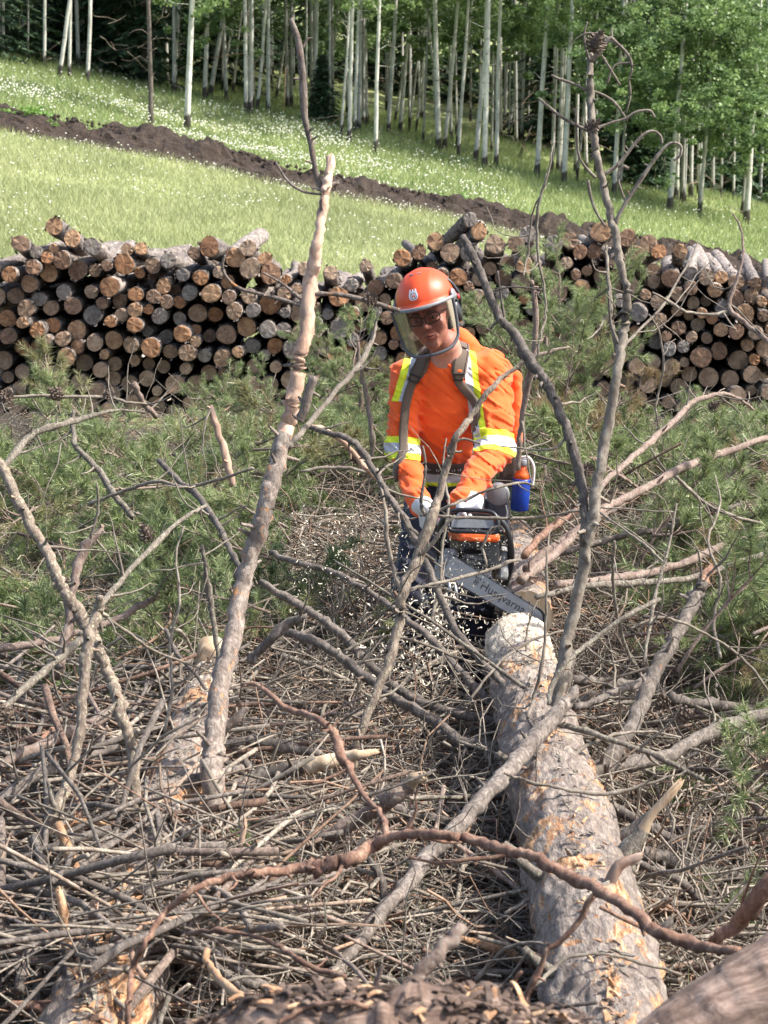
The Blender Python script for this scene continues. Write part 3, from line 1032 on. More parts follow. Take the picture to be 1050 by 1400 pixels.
# rows counted from the top inside slices of the stack
lab_rows = {}
for i_, (x, y, r_, hnd) in enumerate(vis):
    u = rng.random()
    if x < 560: tone, cn = tones[rng.choice(8, p=[.22, .18, .15, .1, .1, .07, .1, .08])]
    else: tone, cn = tones[rng.choice(8, p=[.08, .12, .2, .2, .14, .10, .1, .06])]
    dj = rng.uniform(-.16, .22) if not hnd else rng.uniform(-.05, .15)
    p = P(x, y, STACK_Y + dj)
    rad = r_ / FPX * STACK_Y
    root = empty('log', tuple(p))
    yaw = -.01 + rng.normal(0, .035)
    if x > 560: yaw += -(x - 525) / FPX * .75
    pit = rng.normal(0, .02)
    if hnd and y < np.interp(x, topx, topy) + 14: yaw += rng.normal(.01, .03); pit -= .09 + abs(rng.normal(.03, .02))
    root.rotation_euler = (pit, 0, yaw)
    s = rad / .1
    size = 'thick' if r_ > 13.2 else 'thin' if r_ < 10.5 else 'medium'
    side = 'left' if x < 540 else 'right'
    row = max(1, int((y - np.interp(x, topx, topy)) // 25) + 1)
    col = int(x // 30) if side == 'left' else int((x - 540) // 30)
    key = (side, row, col)
    lab_rows.setdefault(key, []).append((root, x, y, size, cn))
    bk = obj('bark', log_me[i_ % 12][0], root)
    en = obj('cut_end', log_me[i_ % 12][1], root)
    roll = rng.uniform(0, 6.28)
    for o in (bk, en):
        o.scale = (s, 1, s)
        o.rotation_euler = (0, roll, 0)
    v_ = rng.uniform(.8, 1.12)
    en.color = tuple(c * v_ for c in tone) + (1,)
# labels: row from the top, place along the row
rowsides = {}
for (side, row, col), L in lab_rows.items():
    rowsides.setdefault((side, row), []).extend(L)
for (side, row), L in rowsides.items():
    L.sort(key=lambda q: q[1])
    for j, (root, x, y, size, cn) in enumerate(L):
        rowtxt = 'top row' if row <= 1 else '%s row down' % ordn(row)
        tag(root, '%s %s-ended log, %s from the left in the %s of the %s stack' % (size, cn, ordn(j + 1), rowtxt, side), 'log', 'logs in the roadside stacks')
parts = []
for x, y, r_, _ in rest:
    p = P(x, y, STACK_Y + rng.uniform(-.1, .2))
    q = np.stack([p, p + np.array([0, 4.2, 0])])
    parts.append(batch_tubes(q[None], np.array([[r_, r_ * .9]]) / FPX * STACK_Y, 12, cap=True))
for k in range(420):
    x = rng.uniform(-30, 1080); y = rng.uniform(np.interp(x, topx, topy) + 26, 600)
    p = P(x, y, STACK_Y + rng.uniform(1.0, 2.0)) ; p[0] *= (STACK_Y + 1.5) / p[1] * 1.0
    q = np.stack([p, p + np.array([0, 2.3, 0])])
    parts.append(batch_tubes(q[None], np.array([[.085, .085]]), 10, cap=True))
V, F = join_np(parts)
mi_ = np.concatenate([np.full(len(f), 0 if f.shape[1] == 4 else 1) for f in F])
bl_ = obj('buried_logs', mesh_np('buried_logs', V, F, [M['stack_bark'], M['sawn_end']], False, mi_))
bl_.color = (.33, .23, .15, 1)
tag(bl_, 'lowest and deepest logs of the stacks, half buried', 'logs', kind='stuff')

# ------------------------------------------------------------------ thick felled trunks near the camera
def thick(name, label, spec, mat, depth, seed, K=260, sides=72, rough=.035, endmat=None, cat='log', lump=1.0):
    """spec [(px,py,width)] from far/near; depth pair; returns root"""
    sp = np.array(spec, float)
    n_ = len(sp)
    ds = np.interp(np.linspace(0, 1, n_), np.linspace(0, 1, len(depth)), depth)
    c = np.array([P(a, b_, d_) for (a, b_, _), d_ in zip(sp, ds)])
    rd = sp[:, 2] / FPX * ds / 2
    arr = catmull(np.concatenate([c, rd[:, None]], 1), K)
    c, rd = arr[:, :3], arr[:, 3]
    V, F = batch_tubes(c[None], rd[None], sides)
    V = V.reshape(K, sides, 3)
    dirv = nrm(V - c[:, None])
    nz = vnoise(V, 5, seed) * .09 + vnoise(V, 16, seed) * .05 + vnoise(V * np.array([1, .4, 1]), 45, seed) * .035
    nz = nz * lump
    flake = vnoise(V * np.array([1, .5, 1]), 30, seed + 20)
    fl2 = vnoise(V * np.array([1, .45, 1]), 62, seed + 31)
    nz = nz + min(lump, 1) * (.05 * np.clip(flake * 5 - .3, 0, 1) + .035 * np.clip(fl2 * 5 - .2, 0, 1))
    V = V + dirv * (rd[:, None, None] * nz[..., None])
    base = c[K // 2].copy()
    base[2] -= rd[K // 2]
    root = tag(empty(name, tuple(base)), label, cat)
    obj('bark', mesh_np('bark', V.reshape(-1, 3) - base, F, [mat], True), root)
    for e, nm in ((0, 'cut_end'), (-1, 'cut_end')):
        ring = V[e] - base
        cc = ring.mean(0)
        ring2 = cc + (ring - cc) * .85
        Ve = np.concatenate([ring, ring2, cc[None]])
        Fq = np.array([[i_, (i_ + 1) % sides, sides + (i_ + 1) % sides, sides + i_] for i_ in range(sides)])
        Ft = np.array([[sides + i_, sides + (i_ + 1) % sides, 2 * sides] for i_ in range(sides)])
        obj(nm, mesh_np(nm, Ve, [Fq, Ft], [endmat or M['pale_wood']], False), root)
    return root, base, c, rd


T1, T1b, T1c, T1r = thick('felled_trunk', 'thick grey felled trunk with torn orange bark lying towards us under the saw', [(708, 882, 84), (725, 960, 100), (752, 1060, 118), (785, 1180, 145), (812, 1290, 160), (832, 1400, 172), (842, 1490, 185)], M['trunk_bark'], (7.8, 7.0, 6.2, 5.5, 4.95, 4.55, 4.25), 3)
T2, T2b, T2c, T2r = thick('felled_trunk', 'dusty peeled felled trunk on the left with a sawn cream notch at its top', [(292, 920, 60), (270, 990, 72), (240, 1085, 90), (205, 1190, 112), (165, 1310, 145), (125, 1440, 165), (90, 1590, 190)], M['trunk_bark_left'], (7.7, 6.9, 6.2, 5.7, 5.2, 4.8, 4.4), 8)
T3, *_ = thick('felled_trunk', 'short continuation of the sawn trunk lying just behind the saw bar', [(722, 842, 66), (716, 795, 58), (709, 730, 36)], M['trunk_plain'], (8.15, 9.0, 10.2), 5, K=30)
T4, T4b, T4c, T4r = thick('felled_trunk', 'blurred peeled log crossing the bottom right corner close to the camera', [(830, 1640, 320), (985, 1510, 320), (1150, 1400, 320), (1360, 1270, 320)], M['near_bark'], (2.9, 2.95, 3.0, 3.1), 12, lump=.22)
T5, T5b, T5c, T5r = thick('bark_heaped_log', 'blurred reddish log with shredded bark along the bottom edge', [(230, 1500, 130), (380, 1446, 170), (520, 1450, 190), (640, 1452, 190), (800, 1480, 150)], M['near_bark'], (3.1, 3.05, 3.0, 3.0), 14, cat='log', lump=2.6)
# cream sawn notch on the left trunk
me = tube_mesh('sawn_notch', [P(292, 935, 7.55) - T2b, P(288, 905, 7.6) - T2b, P(291, 882, 7.66) - T2b], [.052, .055, .05], [M['pale_wood']], 12)
obj('sawn_notch', me, T2)


def stub(root, base, spec, d, mats, seed, jag=1.2, label=None, split=None):
    sp = catmull(np.array([[*P(a, b_, d), w_ / FPX * d / 2] for a, b_, w_ in spec]), 10)
    fn = None
    if split is not None: fn = lambda u: 1 if u > split else 0
    me = tube_mesh('branch_stub', sp[:, :3] - base, sp[:, 3], mats, 10, .06, 1, seed, jag, fn)
    o = obj('branch_stub', me, root)
    if label: o['label'] = label
    return o


stub(T1, T1b, [(850, 1190, 40), (857, 1163, 28), (877, 1140, 20), (892, 1112, 13), (927, 1073, 11)], 5.3, [M['bark_grey'], M['pale_wood']], 1, 1.0, 'stub broken to a long pale splinter', .5)
stub(T1, T1b, [(828, 1240, 22), (833, 1210, 18), (847, 1183, 17), (870, 1173, 13)], 5.0, [M['peeled_pink']], 2, .8, 'curled pale stub')
stub(T1, T1b, [(722, 1150, 26), (717, 1110, 22), (712, 1070, 18)], 6.1, [M['bark_grey']], 3)
stub(T1, T1b, [(760, 960, 22), (772, 930, 20), (778, 905, 16)], 6.9, [M['bark_brown']], 4)
for q_, (u_, sd_, L_, w_) in enumerate([(60, 1, .10, 16), (95, -1, .08, 14), (130, 1, .13, 17), (150, -1, .12, 16), (185, 1, .07, 15), (205, -1, .10, 15), (40, -1, .06, 12)]):
    c0 = T1c[u_] + np.array([sd_ * T1r[u_] * .8, 0, T1r[u_] * .45])
    dr_ = nrm(np.array([sd_ * .8, -.3 + .2 * q_ / 6, .75]))
    pp_ = np.stack([c0 + dr_ * L_ * t_ for t_ in np.linspace(-.15, 1, 9)])
    me = tube_mesh('branch_stub', pp_ - T1b, np.linspace(w_, w_ * .6, 9) / FPX * 5.5 / 2 * 1.2, [M['bark_grey' if q_ % 2 else 'bark_brown']], 9, .08, 2, 40 + q_, 1.0)
    obj('branch_stub', me, T1)
stub(T2, T2b, [(92, 1360, 24), (92, 1310, 17), (88, 1263, 13), (81, 1222, 11)], 5.0, [M['bark_brown'], M['torn_orange']], 5, 1.2, 'upright stub with orange splintered wood', .35)
stub(T2, T2b, [(124, 1310, 22), (126, 1275, 17), (128, 1243, 14)], 5.1, [M['peeled_pink']], 6, 1.0)
stub(T2, T2b, [(298, 1300, 18), (302, 1257, 16), (314, 1205, 10)], 5.4, [M['bark_pink'], M['pale_wood']], 7, 1.3, 'upright stub split pale', .5)
stub(T2, T2b, [(325, 1185, 9), (329, 1160, 8), (334, 1128, 8)], 5.6, [M['peeled_pink']], 8, 1.4)
stub(T2, T2b, [(107, 1215, 18), (96, 1170, 18), (82, 1135, 12)], 5.4, [M['torn_orange']], 9, 1.5, 'pale torn stub with curling bark')

# ------------------------------------------------------------------ surveyed sticks, snags and branches
def side_twigs(pts, rad, n, r, lo=.15, hi=.97, L=(.08, .3)):
    out = []
    K = len(pts)
    for _ in range(n):
        u = r.uniform(lo, hi)
        i_ = min(int(u * (K - 1)), K - 2)
        b = pts[i_]; t_ = nrm(pts[i_ + 1] - pts[i_])
        a = nrm(np.cross(t_, r.normal(size=3)))
        d0 = nrm(a + t_ * r.uniform(-.1, .9))
        ln = r.uniform(*L)
        cur = [b]
        dd = d0
        for q in range(5):
            dd = nrm(dd + r.normal(0, .22, 3) + np.array([0, 0, .06]))
            cur.append(cur[-1] + dd * ln / 5)
        cur = np.array(cur)
        r0 = min(rad[i_] * .55, .0052)
        out.append((cur, np.linspace(r0, .0013, 6)))
    return out


def stick(name, label, mat, depth, spec, twigs=3, cat=None, group=None, jag=.6, sides=8, knots=2, seed=0, side=(), split=None, mat2=None, L=(.08, .3), rough=.07):
    sp = np.array(spec, float)
    n_ = len(sp)
    seg = np.hypot(np.diff(sp[:, 0]), np.diff(sp[:, 1]))
    u = np.concatenate([[0], np.cumsum(seg)]) / seg.sum()
    depth = np.atleast_1d(depth)
    ds = np.interp(u, np.linspace(0, 1, len(depth)), depth)
    r = np.random.default_rng(abs(seed + int(sp[0, 0]) * 7 + int(sp[0, 1])))
    ds = ds + r.normal(0, .015, n_)
    c = np.array([P(a, b_, d_) for (a, b_, _), d_ in zip(sp, ds)])
    rd = sp[:, 2] / FPX * ds / 2
    K = max(12, int(seg.sum() / 7))
    arr = catmull(np.concatenate([c, rd[:, None]], 1), K)
    c, rd = arr[:, :3], np.maximum(arr[:, 3], .0015)
    kk = np.cumsum(r.normal(0, 1, (K, 3)), 0)
    kk -= np.linspace(kk[0], kk[-1], K)
    c += kk * (.0007 + rd[:, None] * .022)
    c[1:-1] += r.normal(0, .0022, (K - 2, 3)) * np.minimum(1, .3 + rd[1:-1, None] * 40)
    lowi = int(np.argmin(c[:, 2]))
    base = c[lowi].copy()
    root = tag(empty(name, tuple(base)), label, cat or 'branch', group)
    fn = (lambda q: 1 if q > split else 0) if split is not None else None
    mats = [M[mat]] + ([M[mat2]] if mat2 else [])
    obj('stem', tube_mesh('stem', c - base, rd * .96, mats, max(sides, 9), rough * .8, knots + K // 14, abs(seed + int(sp[0, 0])), jag, fn, .07), root)
    for tw, tr in side_twigs(c, rd, twigs, r, L=L):
        V, F = batch_tubes(tw[None] - base, tr[None], 5)
        obj('side_twig', mesh_np('side_twig', V, F, [M['bark_twig'] if mat != 'bark_red' else M[mat]], True), root)
    for s_ in side:
        d_, sspec = s_
        sp2 = np.array(sspec, float)
        d2 = np.linspace(d_[0], d_[1], len(sp2)) if isinstance(d_, tuple) else np.full(len(sp2), d_)
        c2 = np.array([P(a, b_, q) for (a, b_, _), q in zip(sp2, d2)])
        r2 = sp2[:, 2] / FPX * d2 / 2
        arr = catmull(np.concatenate([c2, r2[:, None]], 1), max(8, len(sp2) * 5))
        obj('side_branch', tube_mesh('side_branch', arr[:, :3] - base, np.maximum(arr[:, 3], .001), [M[mat if mat != 'peeled_pink' else 'bark_twig']], 6, .08, 1, seed, .4), root)
    return root


# the tall broken snag left of centre
stick('snag', 'tall broken snag left of the man, peeled pink above with a forked top', 'bark_snag', (5.6, 6.3, 6.6),
      [(187, 1420, 56), (213, 1360, 50), (240, 1290, 44), (267, 1210, 38), (287, 1150, 36), (293, 1067, 34), (297, 1033, 32), (307, 967, 30), (320, 900, 28), (333, 833, 26), (347, 767, 25),
       (367, 700, 26), (377, 650, 25), (390, 600, 24), (403, 550, 22), (410, 500, 21), (417, 467, 21), (427, 383, 20), (434, 333, 16), (441, 280, 14), (446, 250, 14), (452, 223, 12)],
      2, 'snag', split=.62, mat2='peeled_pink', jag=1.0, sides=12, knots=5, rough=.06,
      side=[(6.6, [(442, 262, 10), (433, 240, 9), (425, 197, 8.5), (417, 163, 9), (415, 133, 12), (413, 93, 10), (407, 53, 10), (398, 28, 8)]),
            (6.6, [(440, 266, 4), (415, 262, 4), (393, 247, 4), (377, 222, 3)]), (6.6, [(414, 66, 3), (420, 54, 3), (427, 52, 2)]), (6.6, [(445, 258, 9), (456, 252, 7), (462, 251, 5)]),
            (6.5, [(422, 422, 7), (397, 413, 6), (372, 406, 6), (347, 400, 6), (330, 395, 5), (315, 385, 5), (304, 367, 5), (308, 348, 4), (316, 338, 3)]),
            (6.5, [(424, 412, 7), (410, 407, 6), (385, 387, 4), (360, 373, 3)]),
            (6.5, [(428, 402, 6), (455, 402, 6), (477, 405, 7), (510, 413, 7), (530, 420, 8), (545, 424, 7)]),
            (6.3, [(408, 575, 14), (416, 560, 14), (421, 540, 13), (429, 516, 14)]),
            (6.2, [(302, 1000, 14), (322, 985, 14), (332, 973, 9), (338, 968, 6)]),
            (5.9, [(288, 1150, 12), (300, 1135, 9), (315, 1115, 7)])])
# the tall thin dead top right of the man
stick('dead_pine_top', 'tall thin dead pine top right of the man with curling bare side twigs and cones', 'bark_twig', (6.6, 6.3),
      [(808, 75, 8), (806, 95, 9), (807, 133, 10), (808, 173, 10), (813, 213, 10), (820, 253, 10), (828, 290, 11), (837, 323, 12), (843, 357, 12), (853, 400, 12), (850, 430, 14), (847, 460, 14), (837, 517, 15),
       (823, 597, 15), (813, 650, 16), (807, 697, 17), (797, 740, 17), (787, 800, 17), (777, 860, 18), (767, 917, 20), (760, 960, 20)], 2, 'dead treetop', L=(.05, .15),
      side=[(6.6, [(807, 85, 8), (820, 70, 8), (833, 53, 7), (842, 58, 5), (855, 70, 4), (862, 82, 4), (864, 96, 4), (860, 108, 3), (862, 130, 3), (856, 155, 2)]),
            (6.6, [(833, 53, 4), (820, 47, 3), (800, 46, 3), (785, 55, 2)]), (6.6, [(806, 82, 5), (800, 62, 4), (799, 45, 3), (803, 30, 2)]), (6.6, [(836, 52, 4), (836, 40, 2)]),
            (6.6, [(803, 124, 4), (785, 115, 4), (765, 108, 4), (754, 103, 3)]), (6.6, [(808, 180, 6), (790, 172, 5), (765, 158, 5), (736, 134, 3)]),
            (6.6, [(808, 124, 4), (825, 130, 4), (840, 140, 4), (852, 156, 3), (858, 165, 2)]), (6.6, [(814, 177, 5), (835, 168, 4), (855, 162, 4), (870, 153, 4), (888, 151, 4), (895, 160, 3)]),
            (6.6, [(820, 242, 6), (845, 225, 6), (865, 200, 5), (880, 184, 5), (893, 179, 4), (903, 186, 4), (905, 196, 3)]),
            (6.5, [(836, 320, 6), (848, 290, 6), (870, 255, 6), (890, 225, 6), (908, 202, 5), (921, 195, 5), (931, 200, 4), (930, 212, 4), (922, 219, 3)]),
            (6.6, [(814, 243, 5), (798, 225, 4), (790, 205, 4), (787, 150, 3)]), (6.5, [(828, 310, 4), (815, 290, 4), (808, 270, 5), (804, 247, 5)]),
            (6.6, [(822, 75, 3), (835, 95, 3), (847, 115, 3)]), (6.6, [(830, 115, 3), (840, 90, 3), (862, 85, 3)]), (6.5, [(856, 275, 4), (850, 262, 3), (845, 240, 3), (852, 228, 5), (858, 230, 5)]),
            (6.4, [(845, 470, 4), (835, 440, 4), (832, 400, 4)])])
stick('branch', 'thick mottled branch rising from bottom centre to the foot of the dead pine top', 'bark_brown', (5.1, 6.2),
      [(455, 1335, 20), (463, 1320, 20), (483, 1297, 20), (517, 1250, 21), (557, 1210, 23), (590, 1167, 24), (640, 1117, 24), (680, 1070, 22), (707, 1040, 24), (740, 1000, 26), (765, 970, 22), (785, 945, 14)], 3, sides=12, knots=4)
stick('dead_sapling', 'straight dead stem slanting from above the helmet down to the right', 'bark_brown', (6.75, 6.35),
      [(632, 322, 10), (647, 353, 13), (660, 383, 13), (683, 433, 13), (700, 453, 14), (730, 500, 16), (745, 525, 15), (760, 550, 15), (777, 590, 15), (790, 643, 14), (797, 683, 14), (799, 740, 13)], 2, knots=4,
      side=[(6.7, [(668, 400, 3), (700, 392, 3), (740, 396, 3)]), (6.7, [(690, 440, 4), (684, 400, 3), (680, 372, 4)])])
stick('sapling', 'grey lichened sapling stem with a bend on the far left', 'bark_grey', (6.3, 5.7),
      [(-20, 600, 13), (0, 640, 14), (33, 707, 15), (63, 760, 16), (87, 810, 18), (110, 847, 18), (123, 873, 18), (133, 897, 17), (150, 933, 17), (163, 977, 18), (177, 1033, 18), (182, 1117, 17), (180, 1217, 17), (182, 1317, 17), (182, 1420, 18)], 3, 'dead stem', knots=5, sides=10)
stick('sapling', 'grey forked sapling stem with a pinkish broken tip at the far left', 'bark_grey', (5.9, 5.4),
      [(137, 815, 10), (133, 840, 16), (122, 880, 18), (117, 933, 16), (110, 1000, 15), (97, 1063, 15), (77, 1107, 19), (57, 1157, 20), (43, 1210, 20), (30, 1283, 21), (13, 1343, 22), (-5, 1415, 24)], 2, 'dead stem', sides=10, knots=4,
      side=[(5.6, [(76, 1108, 8), (70, 1090, 7), (66, 1070, 6)])])
stick('crossing_branch', 'long grey lichened branch crossing in front of the orange shirt', 'bark_grey', (6.6, 7.1),
      [(415, 1190, 13), (423, 1163, 14), (450, 1110, 14), (477, 1057, 14), (483, 1023, 13), (500, 973, 14), (523, 917, 14), (540, 860, 15), (547, 817, 16), (567, 767, 18), (588, 707, 16), (597, 683, 12), (610, 640, 11), (623, 600, 10), (643, 570, 9),
       (670, 530, 8), (697, 507, 7), (733, 487, 6), (777, 475, 4)], 1, knots=5, sides=10,
      side=[(6.95, [(588, 712, 7), (576, 690, 6), (582, 640, 4), (578, 610, 4)]), (7.0, [(623, 604, 5), (635, 600, 4), (655, 606, 3)]), (6.9, [(573, 760, 7), (592, 742, 6), (606, 722, 5), (622, 705, 4)])])
stick('branch', 'brown branch curving down in front of the dark trousers and the sawn log', 'bark_brown', (7.6, 6.9),
      [(423, 583, 8), (445, 590, 8), (473, 597, 9), (497, 617, 9), (517, 650, 9), (540, 690, 9), (563, 727, 10), (583, 767, 11), (603, 817, 11), (627, 867, 12), (663, 910, 12), (697, 947, 12), (712, 985, 11)], 4)
